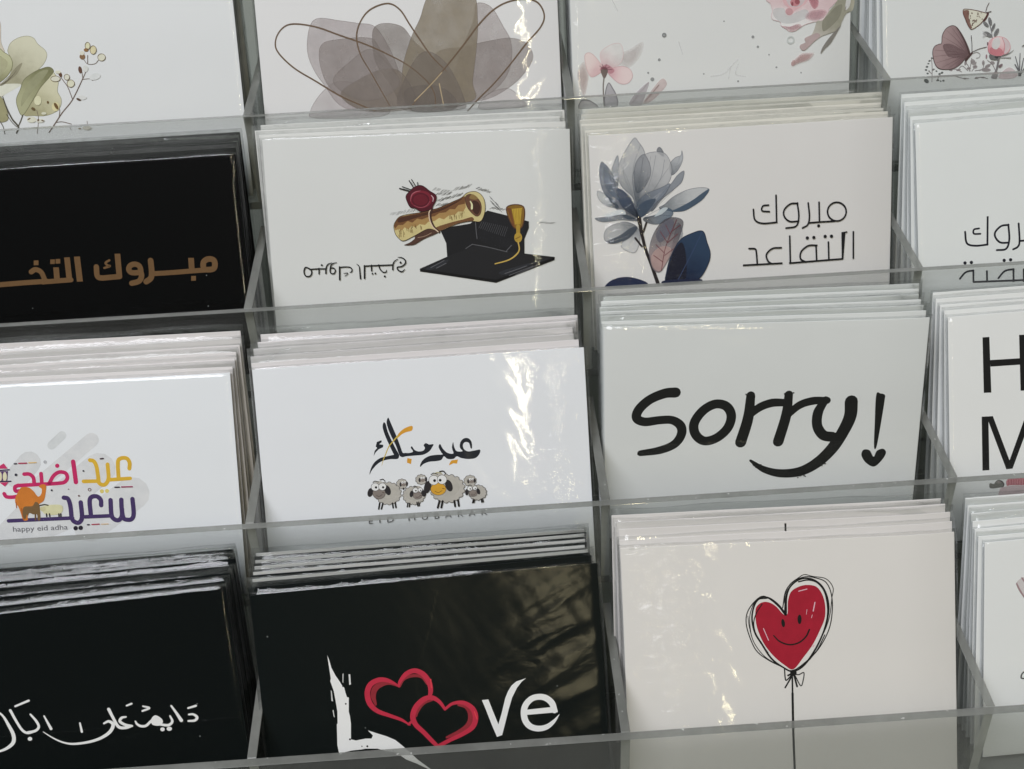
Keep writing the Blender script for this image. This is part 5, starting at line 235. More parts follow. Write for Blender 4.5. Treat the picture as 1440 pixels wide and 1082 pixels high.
(1, 3):[["printed_lettering",[["s",251,0,[-2626,3229,-2649,4184],66],["s",251,1,[-2644,4171,-3065,4174,-3347,4064,-3401,3683],66],["s",251,1,[-2924,3608,-3099,3632,-3101,3768,-2883,3791],61],["s",251,1,[-1919,3574,-2173,3595,-2372,3771,-2374,3950,-2210,4136,-1917,4170],66],["s",251,1,[-1928,3565,-1903,4068,-2016,4367,-2332,4383],66],["s",251,1,[-1578,3561,-1553,4141,-1612,4329,-1775,4405],66],["s",251,1,[-1553,4141,-1049,4158,-698,4171],66],["s",251,0,[-1089,3624,-1084,4160],66],["c",251,1,[-193,3957,-256,4141,-422,4244,-625,4226,-789,4095,-850,3901,-786,3718,-621,3615,-418,3633,-255,3763],66],["p",251,1,[-3368,4724,-3379,4756,-3408,4774,-3443,4771,-3471,4748,-3482,4714,-3470,4682,-3441,4665,-3406,4668,-3378,4690]],["p",251,1,[-3149,4726,-3160,4758,-3189,4776,-3224,4773,-3252,4750,-3262,4716,-3251,4684,-3222,4666,-3187,4669,-3159,4692]],["p",251,1,[-2030,4754,-2041,4786,-2070,4804,-2105,4801,-2133,4778,-2144,4744,-2133,4712,-2104,4694,-2069,4697,-2040,4720]],["p",251,1,[-1810,4751,-1821,4783,-1850,4801,-1885,4798,-1914,4775,-1924,4741,-1913,4709,-1884,4692,-1849,4695,-1821,4717]],["s",251,1,[-3610,5235,-3409,5036,-3144,4994],66],["s",251,0,[-3144,4985,-3147,5383],66],["s",251,0,[-2684,5034,-2681,5424],66],["s",251,1,[-2292,5328,-2069,5109,-1770,5070],66],["s",251,0,[-1774,5061,-1775,5503],66],["s",251,0,[-1422,5079,-1422,5534],66],["s",251,0,[-3173,5381,-1413,5470],66]]]],
(2, 0):[["printed_backdrop",[["s",252,1,[-670,1977,-318,1680],267],["s",253,1,[-1835,2925,-1395,2473],703],["s",254,1,[-1356,3306,573,1870],447],["s",254,1,[-716,3839,731,2785],1000],["s",254,1,[256,4573,1695,3620],1038],["s",254,1,[-2327,4747,-1301,3806],758],["s",254,1,[-1469,4474,-34,3949],1104]]],["printed_lettering",[["s",255,1,[1653,2836,1676,2660,1612,2522,1476,2490,1347,2543,1308,2711,1293,3153],124],["s",255,1,[1650,3148,1286,3152,1026,3156],117],["s",255,1,[994,2669,987,3083,914,3249,804,3310,688,3250,657,3135],124],["s",255,1,[463,2505,573,2543,642,2692,663,2923,673,3189],124],["s",255,1,[205,3163,678,3179],117],["p",256,1,[804,3509,788,3546,755,3567,717,3565,688,3540,679,3502,695,3465,728,3444,766,3446,795,3471]],["p",256,1,[963,3507,948,3544,915,3565,876,3563,847,3538,839,3500,854,3464,887,3442,926,3444,955,3469]],["s",257,1,[-56,2522,-42,2848,-31,3175],137],["s",257,1,[-852,3164,-699,2935,-516,2829,-330,2867,-278,3012,-374,3148,-584,3179,-1205,3180,-1826,3180],117],["s",257,1,[-1076,2844,-1080,3162],117],["p",257,1,[-491,2629,-507,2667,-542,2690,-582,2688,-612,2661,-621,2622,-605,2583,-570,2561,-530,2563,-499,2589]],["s",257,1,[-1596,2832,-1441,2841,-1328,2953,-1315,3167],117],["s",257,1,[-1808,3174,-1916,3221,-1911,3346,-1791,3352],117],["s",257,1,[-2270,3414,-2204,3514,-1999,3536,-1754,3496],117],["s",258,1,[1665,3803,1664,4260,1589,4434,1448,4455,1333,4384,1306,4097,1318,3805],138],["s",258,1,[1313,4097,1284,4346,1170,4453,1036,4403,972,4256,985,3800],139],["s",258,1,[681,3947,682,3776,582,3664,426,3662,338,3792,336,4263],138],["s",258,1,[975,4299,143,4288],118],["s",258,1,[58,3819,57,4276,-16,4432,-116,4462,-230,4384,-270,4257],138],["s",258,1,[-448,3641,-327,3684,-272,3900,-267,4293],138],["s",258,1,[-240,4302,-1451,4289,-2218,4281],117],["p",259,1,[-104,4635,-121,4676,-158,4700,-201,4697,-233,4669,-242,4627,-225,4586,-188,4562,-146,4564,-114,4592]],["p",259,1,[52,4633,35,4674,-2,4698,-45,4695,-77,4668,-86,4625,-69,4584,-32,4560,11,4562,43,4590]],["t",260,[-2108,4634,-419,4656],1.724,"happy eid adha",1.0]]],["printed_animals",[["p",261,1,[-1767,3283,-1659,3236,-1490,3263,-1363,3377,-1273,3524,-1215,3562,-1132,3489,-1099,3328,-1178,3256,-1121,3195,-1016,3183,-958,3257,-1012,3538,-1084,3712,-1232,3810,-1314,3948,-1490,3974,-1610,4145,-1624,4287,-1762,4279,-1823,4026,-1875,3845,-1950,3734,-1932,3557]],["s",262,1,[-1778,3922,-1743,4262],55],["s",262,1,[-1929,3700,-1930,3877],28],["p",263,1,[-1705,3872,-1443,3852,-1334,3726,-1231,3803,-1218,4025,-1238,4302,-1314,4304,-1325,4126,-1435,4119,-1551,4070,-1611,4152,-1634,4108,-1697,4254,-1762,4136]],["s",264,1,[-1373,4123,-1383,4293],48],["p",265,1,[-1167,3928,-994,3852,-580,3861,-506,3994,-588,4132,-817,4172,-1089,4121]],["p",266,1,[-1036,3964,-1057,4009,-1105,4034,-1160,4031,-1202,4000,-1215,3954,-1193,3909,-1146,3883,-1090,3886,-1048,3917]],["s",267,1,[-1208,3847,-1061,3827,-953,3855],38],["s",268,1,[-1027,4125,-1028,4207],45],["s",268,1,[-934,4130,-935,4212],45],["s",268,1,[-648,4146,-649,4228],45],["s",268,1,[-590,4150,-590,4232],45]]],["printed_lantern",[["p",269,0,[-2362,2613,-2312,2528,-2184,2457,-2081,2629]],["s",270,1,[-2395,2671,-2033,2667],38],["p",271,0,[-2381,2700,-2082,2706,-2132,2997,-2393,2993]],["p",272,1,[-2130,2880,-2151,2967,-2187,3018,-2225,3016,-2251,2961,-2254,2873,-2233,2787,-2197,2736,-2159,2738,-2134,2793]],["p",272,1,[-2281,2872,-2299,2958,-2328,3011,-2358,3009,-2376,2954,-2377,2867,-2359,2780,-2330,2728,-2300,2730,-2281,2785]],["s",270,1,[-2430,3019,-2025,3031],38],["p",269,0,[-2365,3055,-2097,3059,-2223,3187]]]],["printed_dashes",[["s",273,1,[-1861,2489,-1792,2490],41],["s",274,1,[-1723,2483,-1483,2489],41],["s",275,1,[-1413,2482,-1190,2484],38],["s",273,1,[1160,3401,1298,3405],41],["s",276,1,[1368,3402,1696,3410],41],["s",273,1,[206,4541,259,4541],42],["s",277,1,[345,4542,571,4541],35],["s",278,1,[640,4548,849,4550],31],["s",279,1,[793,2477,880,2471],41],["c",280,1,[-880,2484,-888,2504,-907,2516,-928,2515,-944,2501,-948,2480,-940,2460,-921,2448,-900,2449,-884,2463],17],["c",281,1,[412,3430,402,3455,380,3469,355,3467,335,3451,330,3425,340,3401,362,3387,388,3388,407,3405],21],["p",282,1,[-1803,2839,-1813,2863,-1835,2877,-1860,2876,-1880,2859,-1885,2834,-1875,2810,-1853,2795,-1827,2797,-1808,2813]],["p",282,1,[264,2830,257,2846,242,2855,225,2855,212,2844,209,2827,215,2810,230,2801,247,2802,260,2813]],["p",282,1,[-763,3385,-770,3404,-787,3414,-806,3413,-820,3401,-824,3382,-817,3364,-800,3353,-781,3354,-767,3366]],["p",283,1,[53,3609,46,3625,32,3635,15,3634,2,3623,-2,3606,5,3590,20,3580,37,3581,50,3592]],["p",284,1,[-257,3378,-262,3389,-271,3394,-281,3394,-289,3387,-292,3376,-287,3366,-278,3360,-268,3361,-260,3368]]]]],
(2, 1):[["printed_lettering",[["p",285,1,[-1257,1921,-1200,1979,-1154,2219,-1066,2481,-945,2782,-866,2970,-904,3099,-1013,2967,-1149,2620,-1251,2321,-1303,2063]],["p",285,1,[-865,2952,-904,3099,-1149,3096,-1403,3139,-1592,3253,-1748,3417,-1822,3540,-1781,3378,-1657,3175,-1468,3042,-1249,2997,-1031,2965]],["p",285,0,[-1371,2476,-1364,2532,-1452,2598,-1328,2625,-1334,2698,-1482,2760,-1578,2844,-1647,2949,-1611,2805,-1521,2710,-1564,2663,-1517,2520]],["p",286,1,[-391,2093,-402,2238,-585,2279,-733,2341,-877,2451,-847,2333,-648,2165]],["p",285,1,[-1110,1779,-1058,1899,-970,2160,-882,2421,-797,2720,-740,2914,-651,2932,-526,2941,-415,2902,-478,2787,-439,2739,-368,2854,-254,2914,-98,2903,-38,2820,-71,2737,-2,2669,103,2720,236,2723,186,2822,87,2939,-100,3028,-353,3038,-641,3042,-768,3058,-852,2979,-937,2673,-1058,2372,-1131,2148,-1168,1927]],["s",287,1,[-843,2369,-998,2522,-1154,2693,-1280,2939,-1366,3116,-1422,3288],[50,36,32,29,21,7]],["p",286,0,[-609,3100,-475,3139,-509,3298,-634,3244]],["p",285,1,[1434,2929,1432,2738,1339,2614,1194,2611,1078,2730,1059,2894,1131,3009,951,2996,880,2862,855,2703,807,2875,838,3061,659,3029,524,2891,445,2731,391,2826,462,2996,494,3065,295,3065,77,3085,-111,3181,-210,3313,-228,3411,-121,3327,64,3268,281,3265,445,3237,536,3130,646,3219,826,3233,939,3161,1080,3226,1294,3272,1513,3259,1648,3147,1683,3006,1493,3018,1311,3030,1189,2959,1151,2827,1222,2730,1347,2761,1390,2926]],["p",286,0,[768,3276,969,3262,931,3392,816,3372,674,3431,709,3346]]]],["printed_sheep",[["p",288,1,[-676,3922,-667,3956,-680,3987,-713,4007,-728,4039,-759,4057,-798,4054,-830,4072,-867,4070,-897,4047,-935,4043,-963,4021,-974,3987,-1003,3964,-1012,3931,-998,3897,-1007,3863,-993,3832,-961,3813,-946,3781,-915,3763,-876,3765,-844,3747,-807,3750,-777,3773,-739,3776,-711,3798,-700,3833,-671,3856,-662,3889]],["c",289,1,[-676,3922,-667,3956,-680,3987,-713,4007,-728,4039,-759,4057,-798,4054,-830,4072,-867,4070,-897,4047,-935,4043,-963,4021,-974,3987,-1003,3964,-1012,3931,-998,3897,-1007,3863,-993,3832,-961,3813,-946,3781,-915,3763,-876,3765,-844,3747,-807,3750,-777,3773,-739,3776,-711,3798,-700,3833,-671,3856,-662,3889],15],["p",290,1,[-714,3903,-747,3968,-823,3997,-904,3978,-953,3920,-947,3849,-889,3800,-805,3795,-736,3837]],["p",291,1,[-841,3925,-851,3965,-872,3989,-894,3987,-911,3961,-915,3920,-905,3879,-885,3856,-862,3857,-845,3884]],["p",291,1,[-645,3918,-656,3958,-678,3982,-703,3980,-721,3953,-726,3912,-715,3872,-693,3848,-668,3850,-650,3877]],["p",292,1,[-704,3920,-723,3963,-765,3987,-815,3984,-853,3953,-865,3908,-846,3864,-804,3840,-754,3844,-716,3874]],["p",293,1,[-781,3863,-790,3885,-809,3897,-832,3896,-849,3880,-855,3858,-846,3836,-827,3824,-804,3826,-786,3841]],["p",293,1,[-709,3863,-717,3882,-735,3894,-756,3892,-772,3878,-777,3857,-769,3838,-751,3826,-730,3828,-714,3842]],["p",294,1,[-794,3869,-796,3876,-803,3880,-811,3879,-816,3874,-818,3867,-815,3860,-809,3856,-801,3856,-795,3861]],["p",294,1,[-725,3868,-728,3875,-735,3879,-742,3878,-748,3873,-750,3866,-747,3859,-741,3854,-733,3855,-727,3860]],["p",288,1,[-61,3827,-52,3862,-65,3893,-99,3913,-113,3946,-145,3964,-185,3961,-218,3980,-255,3977,-286,3954,-325,3950,-354,3928,-364,3893,-394,3869,-403,3836,-389,3802,-399,3767,-385,3735,-352,3716,-337,3683,-305,3665,-266,3667,-232,3649,-195,3652,-164,3675,-125,3678,-97,3700,-86,3736,-56,3759,-47,3793]],["c",289,1,[-61,3827,-52,3862,-65,3893,-99,3913,-113,3946,-145,3964,-185,3961,-218,3980,-255,3977,-286,3954,-325,3950,-354,3928,-364,3893,-394,3869,-403,3836,-389,3802,-399,3767,-385,3735,-352,3716,-337,3683,-305,3665,-266,3667,-232,3649,-195,3652,-164,3675,-125,3678,-97,3700,-86,3736,-56,3759,-47,3793],15],["p",290,1,[-100,3808,-134,3873,-210,3903,-293,3884,-344,3824,-338,3753,-278,3702,-193,3697,-123,3740]],["p",291,1,[-236,3829,-246,3869,-266,3893,-289,3891,-306,3865,-310,3824,-300,3783,-279,3760,-256,3761,-240,3788]],["p",291,1,[-39,3822,-50,3862,-72,3886,-97,3884,-115,3857,-120,3816,-109,3776,-87,3752,-62,3754,-44,3781]],["p",292,1,[-99,3824,-117,3867,-159,3892,-209,3888,-247,3857,-259,3812,-241,3768,-199,3744,-149,3748,-111,3778]],["p",293,1,[-175,3767,-184,3789,-203,3801,-226,3800,-244,3784,-249,3762,-241,3740,-221,3728,-198,3730,-181,3745]],["p",293,1,[-104,3767,-112,3786,-130,3798,-151,3796,-167,3782,-172,3761,-164,3741,-146,3730,-125,3732,-109,3746]],["p",294,1,[-188,3773,-191,3780,-197,3784,-205,3783,-211,3778,-213,3771,-210,3764,-203,3760,-196,3760,-190,3765]],["p",294,1,[-120,3772,-123,3779,-129,3783,-137,3782,-143,3777,-144,3770,-141,3763,-135,3758,-127,3759,-122,3764]],["p",288,1,[1488,3987,1499,4025,1484,4060,1447,4082,1430,4119,1395,4139,1351,4136,1314,4157,1273,4154,1238,4128,1195,4124,1162,4099,1150,4060,1117,4033,1107,3996,1122,3959,1112,3920,1127,3885,1164,3863,1180,3826,1215,3807,1259,3809,1296,3789,1338,3792,1372,3818,1416,3821,1448,3846,1460,3885,1493,3912,1504,3949]],["c",289,1,[1488,3987,1499,4025,1484,4060,1447,4082,1430,4119,1395,4139,1351,4136,1314,4157,1273,4154,1238,4128,1195,4124,1162,4099,1150,4060,1117,4033,1107,3996,1122,3959,1112,3920,1127,3885,1164,3863,1180,3826,1215,3807,1259,3809,1296,3789,1338,3792,1372,3818,1416,3821,1448,3846,1460,3885,1493,3912,1504,3949],16],["p",290,1,[1445,3966,1407,4038,1322,4071,1230,4050,1173,3984,1179,3904,1245,3848,1340,3843,1419,3890]],["p",291,1,[1285,3987,1276,4027,1255,4051,1232,4049,1215,4023,1211,3981,1221,3941,1241,3917,1264,3919,1281,3945]],["p",291,1,[1483,3980,1472,4020,1450,4044,1425,4042,1407,4015,1402,3974,1412,3933,1434,3910,1459,3912,1478,3938]],["p",292,1,[1423,3982,1405,4025,1363,4049,1313,4046,1274,4015,1262,3969,1280,3926,1322,3901,1372,3905,1411,3936]],["p",293,1,[1346,3925,1337,3947,1318,3959,1295,3957,1277,3942,1271,3919,1280,3897,1299,3885,1323,3887,1340,3902]],["p",293,1,[1418,3924,1410,3944,1392,3955,1371,3954,1355,3940,1349,3919,1357,3899,1375,3888,1396,3889,1413,3903]],["p",294,1,[1333,3930,1330,3937,1324,3942,1316,3941,1310,3936,1308,3928,1311,3921,1318,3917,1325,3918,1331,3923]],["p",294,1,[1402,3929,1399,3936,1392,3940,1385,3940,1379,3935,1377,3927,1380,3920,1386,3916,1394,3916,1400,3921]],["s",295,1,[-801,4045,-794,4087],43],["p",288,1,[-910,4205,-882,4258,-897,4307,-953,4339,-951,4397,-988,4435,-1055,4444,-1080,4498,-1132,4519,-1197,4504,-1245,4543,-1303,4544,-1355,4506,-1418,4524,-1471,4504,-1503,4451,-1568,4445,-1608,4408,-1613,4349,-1671,4320,-1690,4272,-1667,4216,-1707,4169,-1703,4119,-1657,4077,-1672,4020,-1645,3976,-1583,3955,-1570,3898,-1525,3868,-1458,3871,-1421,3824,-1365,3812,-1305,3840,-1249,3810,-1192,3820,-1149,3866,-1084,3860,-1036,3889,-1017,3946,-954,3964,-923,4007,-933,4066,-883,4105,-874,4155]],["c",289,1,[-910,4205,-882,4258,-897,4307,-953,4339,-951,4397,-988,4435,-1055,4444,-1080,4498,-1132,4519,-1197,4504,-1245,4543,-1303,4544,-1355,4506,-1418,4524,-1471,4504,-1503,4451,-1568,4445,-1608,4408,-1613,4349,-1671,4320,-1690,4272,-1667,4216,-1707,4169,-1703,4119,-1657,4077,-1672,4020,-1645,3976,-1583,3955,-1570,3898,-1525,3868,-1458,3871,-1421,3824,-1365,3812,-1305,3840,-1249,3810,-1192,3820,-1149,3866,-1084,3860,-1036,3889,-1017,3946,-954,3964,-923,4007,-933,4066,-883,4105,-874,4155],15],["p",290,1,[-1000,4162,-1079,4307,-1256,4373,-1448,4330,-1565,4197,-1551,4038,-1413,3927,-1217,3916,-1053,4011]],["s",295,1,[-1576,4470,-1621,4648],52],["s",295,1,[-1478,4478,-1537,4654],52],["s",295,1,[-1176,4501,-1168,4645],53],["s",295,1,[-1091,4492,-1078,4646],53],["p",288,1,[-1363,3948,-1409,4049,-1514,4105,-1637,4095,-1732,4024,-1762,3918,-1716,3818,-1612,3762,-1488,3771,-1393,3842]],["p",291,1,[-1760,4130,-1803,4205,-1861,4240,-1911,4222,-1935,4158,-1922,4072,-1879,3997,-1821,3962,-1771,3980,-1748,4044]],["p",291,1,[-1209,4048,-1201,4146,-1230,4216,-1285,4232,-1345,4187,-1387,4099,-1396,4001,-1367,3931,-1312,3915,-1251,3960]],["p",289,1,[-1370,4160,-1417,4272,-1524,4335,-1650,4325,-1746,4246,-1775,4128,-1728,4017,-1621,3954,-1496,3964,-1400,4042]],["p",292,1,[-1382,4159,-1427,4263,-1527,4322,-1645,4313,-1735,4239,-1763,4129,-1718,4025,-1618,3966,-1500,3975,-1410,4049]],["p",296,1,[-1539,3951,-1571,4026,-1642,4069,-1726,4062,-1790,4009,-1809,3930,-1778,3854,-1706,3812,-1623,3818,-1559,3871]],["p",297,1,[-1552,3950,-1580,4018,-1645,4057,-1721,4051,-1779,4003,-1797,3931,-1768,3862,-1704,3824,-1628,3830,-1570,3878]],["p",296,1,[-1326,3957,-1356,4028,-1422,4067,-1500,4061,-1560,4012,-1578,3938,-1549,3868,-1483,3828,-1405,3834,-1345,3884]],["p",297,1,[-1339,3957,-1365,4020,-1425,4055,-1496,4050,-1549,4005,-1566,3939,-1539,3876,-1480,3840,-1409,3846,-1356,3890]],["p",298,1,[-1616,3957,-1625,3979,-1645,3991,-1667,3989,-1685,3974,-1690,3952,-1681,3930,-1662,3918,-1639,3919,-1622,3935]],["p",298,1,[-1398,3971,-1406,3991,-1424,4002,-1445,4001,-1461,3987,-1466,3966,-1458,3946,-1440,3934,-1419,3936,-1403,3950]],["s",299,1,[-1663,4201,-1581,4254,-1481,4197],12],["s",300,1,[-1466,4134,-1410,4147],15],["s",301,1,[-1736,3784,-1660,3752,-1564,3791],22],["s",301,1,[-1510,3725,-1416,3714,-1359,3775],28],["p",288,1,[-171,4326,-146,4369,-159,4409,-207,4436,-205,4484,-236,4515,-292,4523,-314,4566,-357,4584,-413,4571,-453,4603,-502,4604,-547,4572,-600,4587,-646,4571,-672,4527,-728,4522,-762,4491,-766,4442,-816,4419,-833,4379,-813,4333,-847,4295,-844,4253,-805,4219,-818,4172,-795,4136,-742,4118,-732,4072,-694,4047,-637,4049,-606,4011,-558,4001,-507,4024,-460,4000,-411,4008,-375,4046,-319,4041,-278,4065,-263,4112,-209,4127,-183,4163,-190,4211,-148,4243,-140,4285]],["c",289,1,[-171,4326,-146,4369,-159,4409,-207,4436,-205,4484,-236,4515,-292,4523,-314,4566,-357,4584,-413,4571,-453,4603,-502,4604,-547,4572,-600,4587,-646,4571,-672,4527,-728,4522,-762,4491,-766,4442,-816,4419,-833,4379,-813,4333,-847,4295,-844,4253,-805,4219,-818,4172,-795,4136,-742,4118,-732,4072,-694,4047,-637,4049,-606,4011,-558,4001,-507,4024,-460,4000,-411,4008,-375,4046,-319,4041,-278,4065,-263,4112,-209,4127,-183,4163,-190,4211,-148,4243,-140,4285],16],["p",290,1,[-247,4291,-313,4410,-464,4464,-627,4427,-726,4318,-715,4187,-599,4095,-432,4087,-293,4165]],["s",295,1,[-697,4539,-724,4648],43],["s",295,1,[-636,4544,-659,4653],43],["s",295,1,[-411,4529,-388,4649],43],["s",295,1,[-355,4527,-341,4646],43],["p",288,1,[-213,4141,-245,4213,-320,4253,-408,4246,-476,4195,-498,4119,-465,4048,-391,4008,-303,4015,-235,4066]],["p",291,1,[-504,4263,-530,4321,-568,4351,-603,4342,-622,4297,-618,4233,-592,4174,-554,4144,-519,4153,-500,4199]],["p",291,1,[-108,4241,-105,4306,-130,4354,-175,4366,-221,4339,-251,4282,-255,4217,-229,4169,-185,4157,-139,4184]],["p",289,1,[-228,4324,-261,4393,-339,4431,-430,4423,-501,4374,-525,4301,-491,4233,-414,4195,-322,4202,-251,4252]],["p",292,1,[-240,4323,-271,4385,-342,4418,-426,4412,-491,4367,-512,4302,-482,4241,-411,4208,-327,4214,-262,4258]],["p",296,1,[-339,4148,-361,4198,-410,4227,-467,4222,-511,4186,-525,4133,-503,4083,-455,4054,-397,4059,-353,4094]],["p",297,1,[-352,4147,-370,4190,-413,4214,-462,4210,-500,4180,-512,4134,-494,4091,-452,4067,-402,4070,-364,4101]],["p",296,1,[-202,4142,-220,4184,-261,4207,-308,4203,-345,4174,-357,4130,-339,4089,-298,4066,-251,4069,-214,4099]],["p",297,1,[-215,4141,-230,4176,-264,4195,-304,4192,-335,4167,-344,4131,-330,4097,-296,4078,-255,4081,-225,4105]],["p",298,1,[-394,4156,-399,4170,-412,4178,-427,4177,-438,4167,-442,4152,-436,4138,-424,4130,-409,4131,-397,4141]],["p",298,1,[-246,4158,-251,4169,-261,4176,-273,4175,-282,4167,-285,4155,-281,4144,-270,4137,-258,4138,-249,4146]],["s",299,1,[-440,4346,-381,4377,-310,4345],12],["s",300,1,[-301,4308,-260,4316],16],["s",301,1,[-473,4038,-423,4017,-360,4043],22],["p",288,1,[1082,4200,1122,4259,1106,4314,1037,4349,1049,4416,1010,4461,930,4473,912,4538,856,4568,774,4555,730,4610,663,4620,592,4584,526,4620,459,4610,407,4555,329,4569,270,4539,246,4473,166,4462,123,4417,128,4349,58,4315,37,4261,71,4200,20,4147,23,4091,82,4045,56,3982,84,3931,160,3907,163,3840,211,3802,293,3803,325,3742,387,3722,464,3747,521,3701,588,3700,650,3747,724,3721,788,3741,826,3802,907,3801,959,3839,969,3907,1045,3930,1078,3980,1058,4046,1121,4090,1129,4146]],["c",289,1,[1082,4200,1122,4259,1106,4314,1037,4349,1049,4416,1010,4461,930,4473,912,4538,856,4568,774,4555,730,4610,663,4620,592,4584,526,4620,459,4610,407,4555,329,4569,270,4539,246,4473,166,4462,123,4417,128,4349,58,4315,37,4261,71,4200,20,4147,23,4091,82,4045,56,3982,84,3931,160,3907,163,3840,211,3802,293,3803,325,3742,387,3722,464,3747,521,3701,588,3700,650,3747,724,3721,788,3741,826,3802,907,3801,959,3839,969,3907,1045,3930,1078,3980,1058,4046,1121,4090,1129,4146],16],["p",290,1,[962,4146,858,4328,623,4410,366,4354,209,4187,226,3987,407,3848,669,3836,888,3955]],["s",295,1,[299,4537,228,4748],62],["s",295,1,[397,4551,340,4750],62],["s",295,1,[764,4573,777,4746],62],["s",295,1,[881,4557,896,4743],62],["p",302,1,[459,3718,427,3767,351,3794,259,3787,187,3749,162,3695,194,3645,271,3619,362,3626,434,3664]],["p",288,1,[543,3873,486,3996,357,4065,205,4053,87,3965,49,3835,105,3712,234,3643,386,3655,504,3743]],["p",291,1,[52,4101,-5,4207,-79,4258,-140,4236,-166,4149,-147,4030,-90,3924,-16,3873,45,3895,71,3982]],["p",291,1,[732,4040,743,4157,710,4240,646,4259,574,4205,523,4100,512,3983,545,3899,610,3881,681,3934]],["p",289,1,[536,4174,480,4289,351,4353,198,4341,79,4258,41,4136,96,4021,225,3957,378,3969,497,4051]],["p",303,1,[524,4173,471,4281,348,4341,203,4329,90,4251,53,4137,106,4029,228,3969,374,3980,487,4058]],["p",296,1,[327,3872,290,3963,205,4014,106,4006,29,3943,5,3848,43,3757,127,3706,226,3714,303,3777]],["p",297,1,[315,3871,280,3954,202,4001,110,3994,40,3936,18,3849,52,3766,130,3719,222,3726,292,3784]],["p",296,1,[579,3873,543,3959,462,4008,366,4001,293,3940,269,3849,305,3762,387,3713,482,3721,556,3781]],["p",297,1,[567,3872,534,3951,459,3996,371,3989,303,3933,282,3850,315,3770,389,3726,477,3732,545,3788]],["p",298,1,[235,3878,225,3904,202,3919,174,3917,153,3898,146,3871,157,3845,180,3830,208,3832,229,3851]],["p",298,1,[409,3879,399,3903,377,3918,350,3916,330,3898,324,3872,334,3847,356,3833,382,3835,403,3852]],["s",299,1,[178,4213,280,4268,403,4211],12],["s",300,1,[419,4146,489,4161],16],["s",301,1,[90,3672,182,3633,298,3680],22],["s",301,1,[365,3597,483,3593,552,3674],34],["p",288,1,[1780,4381,1800,4418,1790,4451,1751,4473,1753,4512,1727,4539,1681,4545,1663,4581,1627,4596,1582,4585,1548,4611,1508,4612,1471,4586,1427,4599,1390,4585,1367,4549,1321,4544,1293,4519,1289,4479,1249,4459,1234,4426,1250,4388,1222,4356,1224,4321,1257,4293,1246,4254,1264,4224,1307,4210,1315,4171,1347,4150,1394,4152,1420,4120,1459,4113,1501,4131,1540,4111,1580,4118,1610,4150,1656,4145,1690,4165,1703,4204,1747,4217,1769,4246,1763,4286,1799,4313,1805,4347]],["c",289,1,[1780,4381,1800,4418,1790,4451,1751,4473,1753,4512,1727,4539,1681,4545,1663,4581,1627,4596,1582,4585,1548,4611,1508,4612,1471,4586,1427,4599,1390,4585,1367,4549,1321,4544,1293,4519,1289,4479,1249,4459,1234,4426,1250,4388,1222,4356,1224,4321,1257,4293,1246,4254,1264,4224,1307,4210,1315,4171,1347,4150,1394,4152,1420,4120,1459,4113,1501,4131,1540,4111,1580,4118,1610,4150,1656,4145,1690,4165,1703,4204,1747,4217,1769,4246,1763,4286,1799,4313,1805,4347],16],["p",290,1,[1717,4352,1663,4451,1539,4496,1404,4466,1322,4375,1330,4266,1426,4191,1563,4183,1678,4248]],["s",295,1,[1364,4582,1333,4675],41],["s",295,1,[1408,4585,1377,4672],41],["s",295,1,[1615,4576,1627,4679],41],["s",295,1,[1659,4573,1672,4670],41],["p",288,1,[1489,4212,1460,4277,1392,4314,1311,4308,1248,4261,1228,4192,1257,4127,1325,4091,1406,4097,1469,4143]],["p",291,1,[1237,4327,1211,4386,1175,4417,1141,4408,1123,4363,1128,4299,1153,4240,1190,4209,1223,4218,1241,4263]],["p",291,1,[1595,4309,1601,4370,1584,4413,1551,4423,1514,4395,1487,4340,1481,4280,1498,4236,1531,4227,1568,4255]],["p",289,1,[1509,4383,1478,4448,1407,4484,1322,4477,1257,4430,1235,4361,1266,4296,1337,4260,1422,4267,1487,4314]],["p",292,1,[1497,4382,1469,4439,1404,4471,1327,4466,1267,4424,1248,4362,1275,4305,1340,4273,1417,4279,1477,4320]],["p",296,1,[1364,4219,1344,4266,1298,4292,1244,4288,1203,4255,1189,4205,1209,4158,1255,4132,1309,4136,1350,4169]],["p",297,1,[1351,4218,1334,4257,1295,4280,1249,4276,1213,4248,1202,4206,1219,4166,1258,4144,1304,4147,1340,4176]],["p",296,1,[1517,4215,1499,4256,1459,4280,1411,4276,1374,4246,1362,4203,1379,4161,1420,4137,1468,4141,1505,4171]],["p",297,1,[1505,4214,1490,4248,1456,4267,1415,4264,1384,4240,1374,4203,1389,4169,1423,4150,1463,4153,1495,4177]],["p",298,1,[1314,4228,1309,4241,1297,4248,1283,4247,1273,4238,1269,4224,1275,4211,1286,4204,1300,4205,1311,4214]],["p",298,1,[1474,4230,1469,4242,1459,4248,1447,4247,1438,4239,1435,4227,1439,4216,1449,4209,1462,4210,1471,4218]],["s",299,1,[1314,4403,1368,4433,1433,4402],12],["s",300,1,[1441,4367,1478,4375],16],["s",301,1,[1238,4117,1284,4098,1343,4122],22]]],["printed_caption",[["t",304,[-1962,5097,1782,5094],1.915,"EID MUBARAK",2.0]]]],
